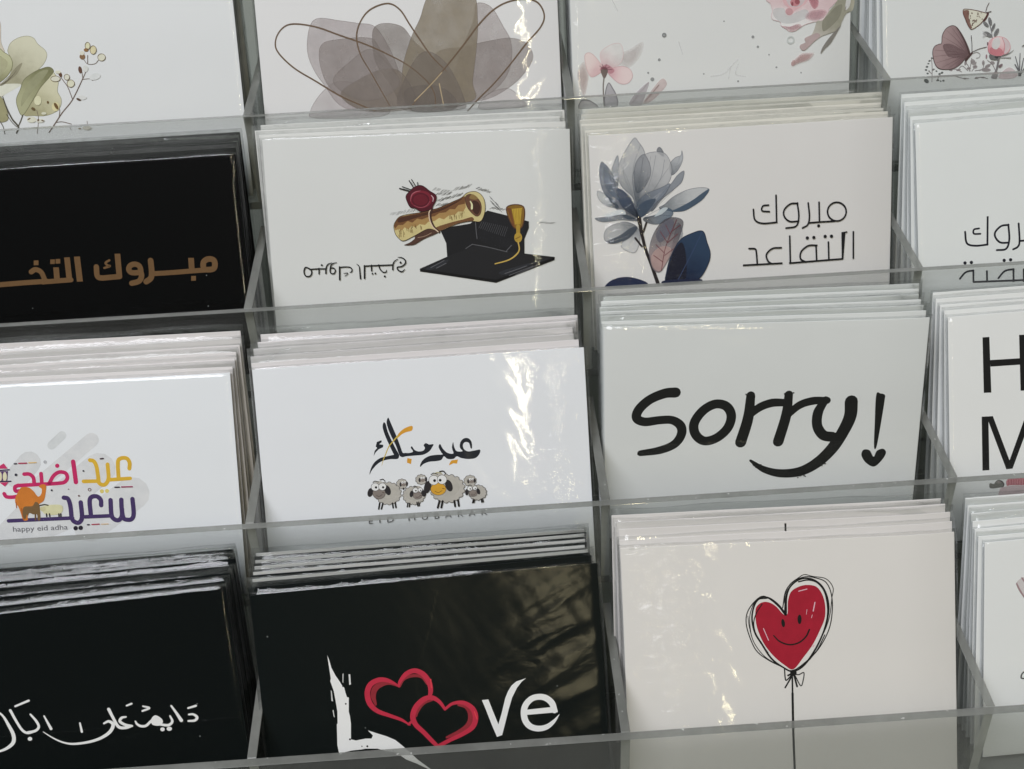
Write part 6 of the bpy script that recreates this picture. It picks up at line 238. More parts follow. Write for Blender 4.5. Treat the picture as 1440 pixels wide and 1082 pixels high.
(2, 2):[["printed_lettering",[["s",305,1,[-2762,2197,-3104,2220,-3570,2414,-3912,2736,-3982,3026,-3722,3159,-3251,3113,-2858,3123,-2588,3314,-2552,3610,-2768,3943,-3241,4144,-3860,4231],[342,319,304,304,304,296,280,280,304,296,280,265,202]],["c",305,1,[-1500,2618,-1147,2702,-981,3022,-1086,3438,-1430,3766,-1822,3857,-2103,3622,-2150,3242,-1885,2832],304],["s",305,1,[-389,2359,-447,3120,-654,3938],[279,341,357]],["s",305,1,[-435,3037,-95,2763,288,2625,676,2627],[234,273,281,250]],["s",305,1,[803,2359,751,3068,541,3943],[263,325,341]],["s",305,1,[775,3069,1146,2730,1565,2593,2013,2589],[218,257,265,234]],["s",305,1,[1965,2563,1756,2970,1751,3428,1957,3752,2259,3827],[232,317,317,333,341]],["s",305,1,[2773,2642,2774,3121,2597,3618,2282,4200,1838,4683,1302,4987,670,5041,108,4880,-315,4577],[410,402,387,379,356,325,286,217,85]],["p",305,1,[3537,2441,3673,2404,3807,2456,3815,2653,3745,3564,3676,4201,3597,4191,3561,3392]],["p",305,1,[3607,4540,3465,4315,3267,4293,3218,4479,3378,4739,3648,4883,3883,4666,3997,4413,3892,4275,3701,4338]],["p",305,1,[-14,4823,-19,4836,-32,4844,-48,4844,-62,4835,-68,4822,-63,4809,-50,4801,-34,4801,-20,4810]],["p",305,1,[1814,4791,1811,4802,1799,4808,1785,4808,1773,4801,1768,4790,1771,4780,1783,4774,1797,4774,1809,4781]],["p",305,1,[723,3907,715,3918,692,3924,663,3923,639,3916,630,3905,638,3894,661,3888,690,3888,714,3896]],["p",305,1,[977,2309,972,2322,956,2330,935,2330,919,2321,912,2307,917,2293,933,2285,954,2286,970,2295]],["p",305,1,[-1785,2787,-1792,2801,-1812,2809,-1837,2808,-1857,2799,-1865,2785,-1858,2770,-1838,2762,-1813,2763,-1793,2772]],["p",305,1,[-1881,2777,-1885,2787,-1894,2793,-1906,2793,-1916,2786,-1919,2776,-1916,2766,-1907,2760,-1895,2760,-1885,2767]],["p",305,1,[-713,3991,-716,4005,-725,4014,-736,4014,-745,4005,-749,3990,-746,3975,-737,3967,-726,3967,-717,3976]],["p",305,1,[-270,2356,-273,2370,-282,2379,-294,2379,-303,2370,-308,2355,-305,2341,-295,2332,-284,2333,-274,2342]],["p",305,1,[2782,2633,2775,2646,2756,2653,2732,2652,2711,2644,2703,2631,2710,2619,2729,2612,2753,2612,2774,2621]],["p",305,1,[-1768,2724,-1772,2734,-1781,2740,-1793,2740,-1803,2733,-1807,2723,-1804,2714,-1794,2708,-1782,2708,-1772,2715]],["p",305,1,[896,2289,891,2303,879,2311,863,2311,849,2302,843,2287,848,2273,860,2265,877,2265,890,2274]],["p",305,1,[-476,3971,-481,3988,-494,3999,-511,3998,-525,3987,-531,3969,-526,3952,-513,3941,-496,3941,-482,3953]],["p",305,1,[-579,3908,-583,3928,-596,3940,-613,3939,-627,3927,-633,3907,-628,3887,-615,3875,-599,3875,-585,3888]],["p",305,1,[2712,2604,2709,2617,2698,2624,2683,2624,2671,2616,2666,2603,2669,2590,2681,2582,2695,2583,2707,2591]],["p",305,1,[-272,2380,-281,2395,-303,2404,-332,2404,-355,2393,-365,2378,-356,2362,-334,2353,-305,2354,-282,2364]],["p",305,1,[1443,5133,1440,5150,1429,5160,1416,5159,1404,5149,1399,5132,1402,5116,1413,5106,1426,5106,1438,5117]],["p",305,1,[-109,4802,-114,4822,-128,4835,-145,4834,-160,4821,-167,4801,-162,4781,-148,4769,-130,4769,-115,4782]],["p",305,1,[-3920,4272,-3924,4283,-3935,4290,-3948,4289,-3959,4282,-3963,4271,-3959,4260,-3948,4254,-3935,4254,-3924,4261]],["p",305,1,[513,3949,507,3960,489,3966,467,3965,449,3958,441,3948,448,3937,465,3931,487,3932,506,3939]],["p",305,1,[-434,2321,-438,2338,-451,2348,-467,2347,-481,2337,-486,2320,-482,2303,-469,2293,-453,2293,-440,2304]],["p",305,1,[734,2330,727,2343,705,2351,678,2351,656,2341,647,2327,655,2313,676,2305,703,2306,725,2315]],["p",305,1,[-460,2361,-466,2380,-484,2391,-507,2391,-526,2378,-534,2359,-528,2340,-510,2329,-487,2330,-467,2342]],["p",305,1,[2952,2609,2944,2624,2923,2632,2895,2631,2872,2622,2863,2607,2871,2593,2892,2585,2920,2586,2943,2595]],["p",305,1,[1250,5205,1246,5215,1234,5222,1218,5221,1205,5214,1200,5204,1204,5193,1216,5187,1232,5188,1245,5194]],["p",305,1,[2918,2655,2914,2667,2902,2674,2887,2674,2874,2666,2869,2654,2873,2642,2884,2635,2900,2635,2912,2643]],["p",305,1,[1185,5096,1179,5112,1163,5121,1143,5121,1126,5111,1119,5095,1125,5079,1141,5070,1161,5071,1178,5081]],["p",305,1,[727,3889,719,3907,696,3917,667,3917,643,3905,634,3887,642,3869,665,3859,693,3860,717,3871]],["p",305,1,[2968,2654,2959,2663,2937,2669,2909,2668,2885,2661,2876,2651,2884,2641,2907,2636,2935,2637,2958,2643]],["p",305,1,[502,3918,495,3936,473,3947,446,3946,423,3935,414,3916,422,3898,443,3887,471,3888,493,3900]],["p",305,1,[-1731,2690,-1736,2702,-1748,2709,-1764,2709,-1777,2701,-1782,2689,-1777,2677,-1765,2669,-1749,2670,-1736,2678]],["p",305,1,[1912,4744,1910,4758,1901,4767,1891,4767,1882,4758,1878,4743,1880,4729,1888,4720,1899,4720,1908,4729]],["p",305,1,[697,3991,693,4002,681,4009,667,4008,655,4001,650,3990,654,3978,665,3972,680,3972,692,3979]],["p",305,1,[-96,4810,-102,4823,-119,4831,-139,4830,-156,4822,-163,4808,-157,4796,-141,4788,-120,4789,-103,4797]],["p",305,1,[416,3943,414,3961,405,3972,394,3971,385,3960,381,3942,384,3924,392,3913,403,3913,412,3924]],["p",305,1,[1959,4797,1951,4815,1929,4826,1901,4825,1878,4813,1868,4795,1876,4777,1898,4766,1926,4767,1949,4779]],["p",305,1,[-1730,2724,-1736,2737,-1754,2744,-1776,2744,-1794,2735,-1801,2723,-1794,2710,-1777,2703,-1755,2703,-1737,2712]],["p",305,1,[-545,4008,-551,4022,-567,4030,-587,4029,-604,4020,-611,4006,-605,3992,-589,3984,-568,3984,-552,3993]],["p",305,1,[2775,2586,2772,2598,2761,2606,2746,2605,2734,2597,2729,2585,2732,2572,2744,2565,2758,2565,2770,2573]],["p",305,1,[1232,5121,1226,5136,1210,5144,1190,5144,1174,5134,1167,5120,1172,5106,1188,5097,1208,5098,1225,5107]],["p",305,1,[-252,2388,-259,2397,-276,2403,-297,2402,-314,2396,-321,2386,-315,2376,-298,2370,-277,2371,-259,2377]],["p",305,1,[-1721,2693,-1724,2710,-1734,2721,-1746,2720,-1756,2709,-1760,2692,-1757,2675,-1747,2664,-1735,2664,-1725,2675]],["p",305,1,[706,2356,702,2371,689,2380,672,2379,658,2370,652,2355,657,2340,670,2332,687,2332,701,2342]],["p",305,1,[1851,4827,1847,4841,1837,4850,1824,4849,1812,4840,1808,4826,1811,4812,1821,4804,1835,4804,1846,4813]],["p",305,1,[-148,4737,-156,4756,-178,4768,-207,4767,-230,4754,-240,4734,-231,4715,-209,4703,-181,4704,-157,4717]],["p",305,1,[2822,2621,2820,2635,2812,2643,2802,2643,2793,2634,2789,2620,2792,2607,2799,2598,2809,2599,2818,2607]],["p",305,1,[39,4717,35,4729,24,4736,10,4735,-2,4728,-7,4715,-3,4703,8,4696,22,4697,34,4704]],["p",305,1,[-541,3896,-548,3907,-565,3914,-588,3913,-606,3906,-613,3894,-606,3883,-589,3877,-567,3878,-549,3885]],["p",305,1,[-3697,4283,-3704,4297,-3723,4306,-3746,4305,-3765,4296,-3773,4281,-3765,4267,-3747,4258,-3723,4259,-3704,4268]],["p",305,1,[1942,4748,1937,4760,1920,4767,1900,4766,1882,4759,1875,4747,1881,4735,1897,4728,1918,4729,1935,4736]],["p",305,1,[2109,4734,2101,4746,2079,4752,2052,4752,2029,4744,2020,4732,2028,4720,2050,4713,2077,4714,2100,4722]],["p",305,1,[1999,4796,1996,4806,1986,4813,1973,4812,1963,4806,1958,4795,1962,4784,1971,4778,1984,4778,1995,4785]],["p",305,1,[503,3966,500,3977,490,3984,478,3983,468,3976,463,3965,467,3953,476,3946,488,3947,499,3954]],["p",305,1,[1485,5156,1480,5167,1466,5174,1449,5173,1434,5166,1429,5155,1433,5144,1447,5137,1464,5137,1479,5145]],["p",305,1,[-218,4703,-221,4714,-231,4721,-243,4721,-252,4714,-257,4702,-253,4691,-244,4684,-232,4685,-222,4692]],["p",305,1,[729,2318,721,2328,700,2334,672,2333,650,2326,641,2316,649,2306,671,2300,698,2300,720,2308]],["p",305,1,[-524,2311,-527,2325,-537,2334,-549,2334,-560,2324,-564,2310,-561,2296,-551,2287,-539,2288,-528,2297]],["p",305,1,[-651,4000,-656,4017,-671,4027,-691,4026,-706,4015,-713,3998,-708,3981,-692,3971,-673,3972,-657,3983]],["p",305,1,[2797,2643,2792,2661,2777,2672,2757,2671,2740,2660,2733,2642,2738,2624,2753,2613,2773,2614,2789,2625]],["p",305,1,[1977,4772,1971,4786,1955,4795,1935,4794,1918,4785,1911,4770,1917,4756,1932,4747,1953,4748,1970,4757]],["p",305,1,[1335,5133,1328,5146,1309,5154,1284,5153,1264,5144,1255,5131,1262,5118,1282,5110,1307,5111,1327,5119]]]]],
(2, 3):[["printed_lettering",[["p",306,0,[-3907,728,-3687,730,-3637,2513,-3880,2504]],["p",306,0,[-2738,743,-2501,751,-2451,2541,-2695,2532]],["p",306,0,[-3672,1468,-2703,1488,-2698,1693,-3657,1679]],["p",306,0,[-3955,3268,-3737,3275,-3718,5034,-3943,5031]],["p",306,0,[-2389,3317,-2166,3325,-2123,5060,-2348,5057]],["p",306,0,[-3796,3276,-3594,3276,-2964,5043,-3167,5053]],["p",306,0,[-3167,5053,-2964,5048,-2309,3324,-2522,3317]]]],["printed_flowers",[["p",307,1,[-3722,5492,-3664,5472,-3577,5499,-3480,5395,-3354,5396,-3248,5493,-3249,5620,-3365,5640,-3684,5642]],["p",308,1,[-3480,5414,-3364,5424,-3306,5488,-3442,5496]],["s",309,1,[-3354,5425,-3287,5480,-3248,5552],39],["p",310,1,[-3161,5422,-3015,5375,-2590,5396,-2145,5449,-2145,5675,-2590,5627,-3016,5591,-3152,5599]],["s",311,1,[-3132,5405,-3120,5572],21],["s",192,1,[-3091,5408,-3080,5576],21],["s",311,1,[-3050,5411,-3061,5577],21],["s",192,1,[-3010,5415,-2993,5583],21],["s",311,1,[-2969,5418,-2948,5587],21],["s",192,1,[-2929,5422,-2938,5588],21],["s",311,1,[-2888,5425,-2872,5593],21],["s",192,1,[-2847,5429,-2866,5594],21],["s",311,1,[-2807,5432,-2802,5599],21],["s",192,1,[-2766,5435,-2788,5601],21],["s",311,1,[-2725,5439,-2720,5606],21],["s",192,1,[-2685,5442,-2701,5608],21],["s",311,1,[-2644,5446,-2641,5613],21],["s",192,1,[-2603,5449,-2620,5615],21],["s",311,1,[-2563,5453,-2581,5618],21],["s",192,1,[-2522,5456,-2527,5623],21],["s",311,1,[-2482,5460,-2478,5627],21],["s",192,1,[-2441,5463,-2447,5629],21],["s",311,1,[-2400,5466,-2391,5634],21],["s",192,1,[-2360,5470,-2371,5636],21],["s",311,1,[-2319,5473,-2321,5640],21],["s",192,1,[-2278,5477,-2274,5644],21],["s",311,1,[-2238,5480,-2246,5646],21],["s",192,1,[-2197,5484,-2193,5651],21],["p",312,1,[-3385,5687,-3210,5624,-2920,5609,-2590,5637,-2145,5685,-2145,6079,-3309,5979]]]]],
(3, 0):[["printed_lettering",[["s",313,1,[3388,3789,3518,3801,3613,3907,3534,3995,3345,3990],[57,70,87,79,61]],["s",313,1,[3395,3589,3630,3544],[57,70]],["s",313,1,[2912,3458,3027,3692,3140,3945],[57,78,105]],["s",313,1,[2831,3766,2872,3940,2755,4042,2562,4008,2417,3943],[52,78,83,78,78]],["p",313,1,[2262,3806,2389,3691,2531,3770,2599,3905,2494,4023,2281,3973]],["s",313,1,[2401,3754,2230,3872,2081,3980,1929,3970,1831,3892,1796,3804],[70,78,78,78,70,48]],["p",313,1,[2614,4160,2597,4194,2561,4212,2521,4207,2492,4181,2484,4144,2502,4110,2538,4093,2578,4098,2607,4124]],["p",313,1,[2829,4169,2809,4205,2766,4223,2718,4217,2683,4189,2673,4149,2694,4113,2736,4094,2784,4101,2820,4129]],["s",313,1,[2086,3364,2263,3442,2051,3509],[48,69,61]],["s",313,1,[1615,3286,1766,3244],[52,61]],["s",313,1,[1541,3631,1416,3643,1347,3747,1482,3872,1679,3934],[52,78,87,87,65]],["s",313,1,[1078,3330,1160,3597,1279,3907,1490,3966,1678,3939],[95,87,95,87,52]],["s",313,1,[872,3752,1024,3706,1133,3827,1004,4036,707,4195,344,4271,-96,4276,-390,4196,-669,4020,-929,3790],[56,82,104,100,87,78,65,52,43,22]],["s",313,1,[177,3655,191,3928],[52,69]],["s",313,1,[-824,3305,-687,3723],[47,86]],["s",313,1,[-1209,3205,-1076,3431,-1032,3614,-1146,3726,-1377,3748],[56,77,77,77,69]],["s",313,1,[-1769,3009,-1653,3358,-1527,3654,-1380,3766,-1148,3739],[82,77,77,77,60]],["p",313,1,[-1281,3966,-1299,3999,-1335,4017,-1375,4012,-1403,3986,-1410,3949,-1392,3916,-1356,3898,-1317,3903,-1288,3929]],["s",313,1,[-1603,2900,-1191,2776],[60,69]],["s",313,1,[-2193,2942,-2010,3151,-1889,3468,-1806,3759,-1836,3989,-1999,4132,-2232,4219,-2454,4237],[43,64,94,111,111,94,69,43]]]]],
(3, 1):[["printed_lettering",[["p",314,0,[-3078,2030,-3038,2163,-2992,2426,-2892,2677,-2786,2873,-2728,3009,-2673,3070,-2652,3221,-2619,3373,-2567,3386,-2607,3822,-2586,3974,-2578,4199,-2622,4689,-2477,4742,-2189,4713,-2012,4733,-1961,4640,-2096,4464,-1855,4577,-1546,4715,-1307,4854,-1076,5094,-683,5554,-248,5963,-420,5860,-729,5662,-1039,5496,-1306,5258,-1621,5167,-1863,5065,-2217,5027,-2326,5038,-2612,5040,-2846,5071,-3007,5148,-3037,4825,-2995,4173,-2969,4157,-2941,3786,-2963,3449,-2988,3149,-3064,2825,-3040,2754,-3053,2512]],["p",315,0,[-2509,2672,-2460,2677,-2467,2988,-2518,3004]],["p",315,0,[-2683,2643,-2654,2627,-2688,2920,-2707,2900]],["p",315,0,[-3073,3103,-3048,3142,-3042,3459,-3086,3436]],["p",315,0,[-3078,3734,-3052,3719,-3039,3963,-3064,3923]],["p",316,1,[-2649,3575,-2655,3590,-2668,3598,-2683,3596,-2695,3585,-2698,3570,-2692,3555,-2679,3547,-2663,3549,-2652,3559]],["p",316,1,[-2622,4689,-2629,4706,-2644,4715,-2662,4713,-2675,4701,-2679,4683,-2672,4666,-2657,4657,-2639,4659,-2626,4671]],["p",316,1,[-2129,4961,-2136,4978,-2151,4987,-2169,4985,-2182,4973,-2186,4955,-2179,4938,-2164,4928,-2146,4930,-2133,4943]],["p",316,1,[-2299,4942,-2303,4953,-2313,4959,-2324,4958,-2332,4950,-2335,4939,-2330,4928,-2321,4922,-2310,4923,-2302,4931]],["p",316,1,[-2694,3031,-2699,3041,-2708,3047,-2719,3046,-2727,3038,-2729,3027,-2725,3017,-2716,3011,-2705,3012,-2697,3020]],["p",314,0,[1377,3882,1571,3881,1662,4195,1813,4696,1945,4334,2083,3891,2183,3684,2299,3522,2454,3408,2753,3337,2621,3425,2461,3604,2293,3891,2161,4248,2024,4670,1902,5041,1741,5083,1622,4715,1474,4197]],["s",314,1,[3541,4438,3479,4201,3313,4024,3107,3959,2873,3996,2681,4172,2608,4404,2639,4670,2778,4865,3014,4956,3270,4927,3491,4783,3675,4579],[177,190,190,185,185,190,190,190,185,181,164,110,13]],["p",314,0,[2639,4325,3461,4320,3633,4425,3634,4502,2627,4485]]]],["printed_hearts",[["s",317,1,[-1050,3209,-1331,3080,-1581,3080,-1769,3201,-1842,3417,-1794,3684],[36,71,164,178,156,71]],["s",317,1,[-1029,3212,-896,2994,-639,2909,-359,2976,-218,3214],[36,85,100,85,50]],["s",318,1,[-1050,3209,-1156,3109,-1393,2973,-1639,2936,-1899,3058,-2011,3325,-1958,3648,-1759,3893,-1418,4068,-1075,4239,-833,4431],[43,64,128,149,164,164,164,135,114,92,36]],["s",318,1,[-1064,3208,-1016,3056,-811,2836,-555,2762,-316,2887,-158,3145,-127,3410,-167,3593],[43,100,142,149,156,156,142,114]],["s",318,1,[-873,4400,-759,4318],79],["s",317,1,[655,3961,901,4043,1016,4281,949,4576,680,4774,234,4934],[50,144,187,187,144,72]],["s",317,1,[-99,3731,-356,3798,-553,4002,-618,4183],[36,79,86,36]],["s",318,1,[252,4050,110,3809,-93,3653,-346,3672,-607,3884,-725,4172,-661,4434,-433,4711,-206,5011,-41,5207],[79,108,144,165,165,165,151,136,129,108]],["s",318,1,[245,4049,498,3895,822,3907,1075,4118,1143,4408,1030,4691,708,4883,298,5035,-59,5197],[79,93,129,158,165,158,129,122,129]],["s",319,1,[-99,3077,-96,3339],36],["s",319,1,[1122,4217,1183,4450],36]]]],
(3, 2):[["printed_heart",[["p",320,1,[-1023,2009,-840,1854,-626,1864,-416,2001,-209,2248,-84,2236,-56,1836,59,1550,347,1400,632,1388,843,1478,997,1740,1061,2070,1035,2434,883,2793,659,3222,363,3612,50,3966,-215,3824,-529,3534,-805,3154,-989,2705,-1050,2337]],["s",321,1,[272,1560,522,1506],28],["s",321,1,[751,1928,694,2192],32],["s",321,1,[507,2136,485,2281],14],["s",321,1,[663,2307,636,2397],18],["s",321,1,[-820,2658,-677,3031],25],["s",321,1,[694,3242,657,3295],36]]],["printed_outline",[["s",322,1,[-138,2262,-379,1930,-658,1717,-908,1730,-1074,1934,-1157,2332,-1080,2774,-876,3150,-603,3604,-253,3896,30,4031,357,3869,689,3444,951,2942,1105,2474,1157,2075,1088,1671,917,1372,637,1196,317,1199,27,1403,-106,1724,-144,2233],[78,64,57,57,50,50,57,57,57,50,50,57,57,50,57,64,57,50,50,43,50,64,93]],["s",322,1,[-172,2195,-519,1832,-799,1663,-1053,1807,-1275,2107,-1338,2433,-1261,2839,-1060,3325,-711,3636,-288,3876,13,4019,504,3692,871,3305,1170,2733,1273,2117,1238,1642,1096,1326,850,1195,496,1127,138,1245,-119,1542,-222,2047],32],["s",322,1,[-659,1735,-1016,1791,-1206,2183,-1219,2621,-1124,3065,-815,3520,-358,3836,-5,4000,431,3762,802,3229,1063,2728,1198,2296,1262,1825,1305,1499,1098,1217,709,1126,462,1060,282,1143,-8,1365,-160,1758,-119,2198],25],["s",322,1,[-842,1908,-1028,2191,-1109,2517,-1013,2924,-705,3415],32],["s",322,1,[279,1270,565,1228,847,1333,1053,1633,1131,2110,1105,2474],43],["s",322,1,[-1279,2253,-1252,2546,-1190,2879],21],["s",322,1,[540,3694,798,3375,1023,2946],32],["p",322,1,[-170,2516,-172,2590,-194,2638,-227,2641,-258,2598,-277,2527,-274,2453,-253,2405,-220,2402,-188,2445]],["p",322,1,[336,2431,322,2516,290,2568,253,2566,224,2511,214,2425,228,2340,260,2288,297,2290,326,2344]],["s",322,1,[-519,2892,-338,3084,-55,3196,232,3147,451,2974,563,2759],[36,46,46,46,46,50]]]],["printed_string",[["s",322,1,[-218,3953,-204,4241,-155,4288,36,4094],39],["s",322,1,[46,4113,207,4139,359,4083,347,4274,262,4492,99,4171],32],["s",322,1,[36,4112,-215,4525],47],["s",322,1,[64,4132,147,4505],57],["s",322,1,[-116,4149,83,4059],57],["p",322,1,[147,4081,127,4136,76,4168,14,4166,-35,4128,-53,4071,-32,4016,19,3983,80,3986,130,4023]],["s",322,1,[10,4148,7,4517,3,4820],50],["s",322,1,[4,4710,-4,5936,10,7104,20,7962],69]]]],
(3, 3):[["printed_flower",[["p",323,1,[-4027,1408,-3769,1189,-3403,1348,-3312,1901,-3717,1906]],["s",324,1,[-4015,1384,-3903,1616,-3758,1860],45],["s",324,1,[-3857,1215,-3684,1468,-3558,1752],45],["s",324,1,[-3689,1155,-3522,1462],45]]],["printed_lettering",[["s",325,1,[-3696,4490,-3828,4447,-3793,4307,-3659,4247,-3350,4328],41]]]],
}

FINE = {(0, 1): (6.0, 0.85, 0.6), (0, 2): (1.0, 0.0), (1, 1): (1.0, 0.0), (1, 2): (1.0, 0.0), (2, 1): (1.2, 0.9), (3, 1): (6.0, 0.42, 0.6, 1), (3, 2): (2.4, -0.35), (1, 0): (2.0, -0.4)}   # crumpled film: stretch and direction of the creases
CURL = {(0, 2): 1.6, (1, 1): 2.2, (1, 2): 1.5, (3, 2): 1.5, (2, 2): 0.8, (0, 1): 0.8}        # mm the right hand edge of a card bends back
def bend(x, W, curl):
    t = (x - W / 2 + 17) / 17
    return curl * t * t if t > 0 else 0.0
def slab(W2, y0, y1, z0, z1, W, curl):
    xs = [-W2] + ([W / 2 - 17 + 17 * i / 10 for i in range(10)] if curl else []) + [W2]
    V = []; F = []
    for x in xs: b = bend(x, W, curl); V += [(x * S, (y0 + b) * S, z0 * S), (x * S, (y1 + b) * S, z0 * S), (x * S, (y1 + b) * S, z1 * S), (x * S, (y0 + b) * S, z1 * S)]
    for i in range(len(xs) - 1):
        a = 4 * i; c = a + 4
        F += [(a, c, c + 3, a + 3), (a + 1, a + 2, c + 2, c + 1), (a, a + 1, c + 1, c), (a + 3, c + 3, c + 2, a + 2)]
    e = 4 * (len(xs) - 1); F += [(0, 3, 2, 1), (e, e + 1, e + 2, e + 3)]
    return V, F
# ------------------------------------------------------------------ printing: flat ink on the card faces
def smooth_path(P, closed, sm, n=6):
    if not sm or len(P) < 3: return P, list(range(len(P)))
    out = []; par = []; m = len(P); rng_ = m if closed else m - 1
    for i in range(rng_):
        p1, p2 = P[i], P[(i + 1) % m]
        p0 = P[i - 1] if (closed or i > 0) else p1 * 2 - p2
        p3 = P[(i + 2) % m] if (closed or i + 2 < m) else p2 * 2 - p1
        for s in range(n):
            t = s / n
            out.append(0.5 * ((2 * p1) + (p2 - p0) * t + (2 * p0 - 5 * p1 + 4 * p2 - p3) * t * t + (3 * p1 - p0 - 3 * p2 + p3) * t ** 3)); par.append(i + t)
    if not closed: out.append(P[-1]); par.append(m - 1)
    return out, par
def text_mesh(body, track):
    cu = bpy.data.curves.new('t', 'FONT'); cu.body = body; cu.size = 1; cu.space_character = track; cu.resolution_u = 3
    o = bpy.data.objects.new('t', cu); C.collection.objects.link(o)
    bpy.context.view_layer.update()
    ev = o.evaluated_get(bpy.context.evaluated_depsgraph_get()); me = ev.to_mesh()
    V = [(p.co.x, p.co.y) for p in me.vertices]; F = [tuple(p.vertices) for p in me.polygons]
    ev.to_mesh_clear(); bpy.data.objects.remove(o); bpy.data.curves.remove(cu)
    return V, F
def build_art(key, root, H, W, curl):
    lay = 0; step = min(0.0035, 0.36 / sum(len(p) for _, p in ART[key]))
    for name, prims in ART[key]:
        V = []; F = []; MI = []; mats = []; mid = {}
        for pr in prims:
            kind, ink = pr[0], pr[1]; lay += 1; yo = -(0.012 + lay * step)
            if ink not in mid: mid[ink] = len(mats); mats.append(m_ink(ink, H))
            b = len(V); nf = len(F)
            def addv(p): V.append((p[0] * S, yo * S, (H - p[1]) * S))
            if kind == 't':
                a_, b_ = Vector(pr[2][0:2]) / 100, Vector(pr[2][2:4]) / 100
                tv, tf = text_mesh(pr[4], pr[5]); x0 = min(p[0] for p in tv); x1 = max(p[0] for p in tv)
                ex = (b_ - a_) / (x1 - x0); ey = Vector((b_ - a_)).normalized(); ey = Vector((ey.y, -ey.x)) * pr[3] / 0.73
                for px, py in tv: addv(a_ + ex * (px - x0) + ey * py)
                F += [tuple(i + b for i in fc) for fc in tf]
            elif kind == 'p':
                c = pr[3]; P = [Vector((c[i] / 100, c[i + 1] / 100)) for i in range(0, len(c), 2)]
                P, _ = smooth_path(P, True, pr[2], 5)
                for p in P: addv(p)
                for tri in tessellate_polygon([[Vector((p.x, p.y, 0)) for p in P]]): F.append(tuple(b + i for i in tri))
            else:
                c = pr[3]; P = [Vector((c[i] / 100, c[i + 1] / 100)) for i in range(0, len(c), 2)]; closed = kind == 'c'
                Wd = pr[4]; Wd = [Wd / 100] * len(P) if isinstance(Wd, int) else [x / 100 for x in Wd]
                Q, par = smooth_path(P, closed, pr[2], 6); n = len(Q)
                Lf = []; Rt = []
                for i in range(n):
                    a_ = Q[i - 1] if (closed or i > 0) else Q[i]; b_ = Q[(i + 1) % n] if (closed or i < n - 1) else Q[i]
                    d = b_ - a_
                    if d.length < 1e-9: d = Vector((1, 0))
                    d.normalize(); nn = Vector((-d.y, d.x)); k0 = int(par[i]); fr = par[i] - k0
                    wd = (Wd[k0] * (1 - fr) + Wd[(k0 + 1) % len(Wd)] * fr) / 2
                    if not pr[2] and 0 < i < n - 1:
                        dd = (Q[i] - Q[i - 1]).normalized(); wd /= max(0.4, abs(dd.dot(d)))
                    Lf.append(Q[i] + nn * wd); Rt.append(Q[i] - nn * wd)
                for p in Lf: addv(p)
                for p in Rt: addv(p)
                for i in range(n if closed else n - 1):
                    j = (i + 1) % n; F.append((b + i, b + n + i, b + n + j, b + j))
                if pr[2] and not closed:
                    for end in (0, n - 1):
                        ce = Q[end]; st = Lf[end] - ce; sg = 1 if end == 0 else -1
                        k0 = len(V)
                        for s in range(7):
                            an = sg * math.pi * s / 6; addv(ce + Vector((st.x * math.cos(an) - st.y * math.sin(an), st.x * math.sin(an) + st.y * math.cos(an))))
                        F.append(tuple(range(k0, k0 + 7)))
            MI += [mid[ink]] * (len(F) - nf)
        o = link_obj(name, V, F, mats, root, MI)
        if curl and max(v[0] for v in V) > (W / 2 - 17) * S:
            bm = bmesh.new(); bm.from_mesh(o.data)
            for i in range(10):
                bmesh.ops.bisect_plane(bm, geom=bm.verts[:] + bm.edges[:] + bm.faces[:], plane_co=((W / 2 - 17 + 1.7 * i) * S, 0, 0), plane_no=(1, 0, 0), dist=1e-7)
            for v in bm.verts: v.co.y += (bend(v.co.x / S, W, curl)) * S
            bm.to_mesh(o.data); bm.free()
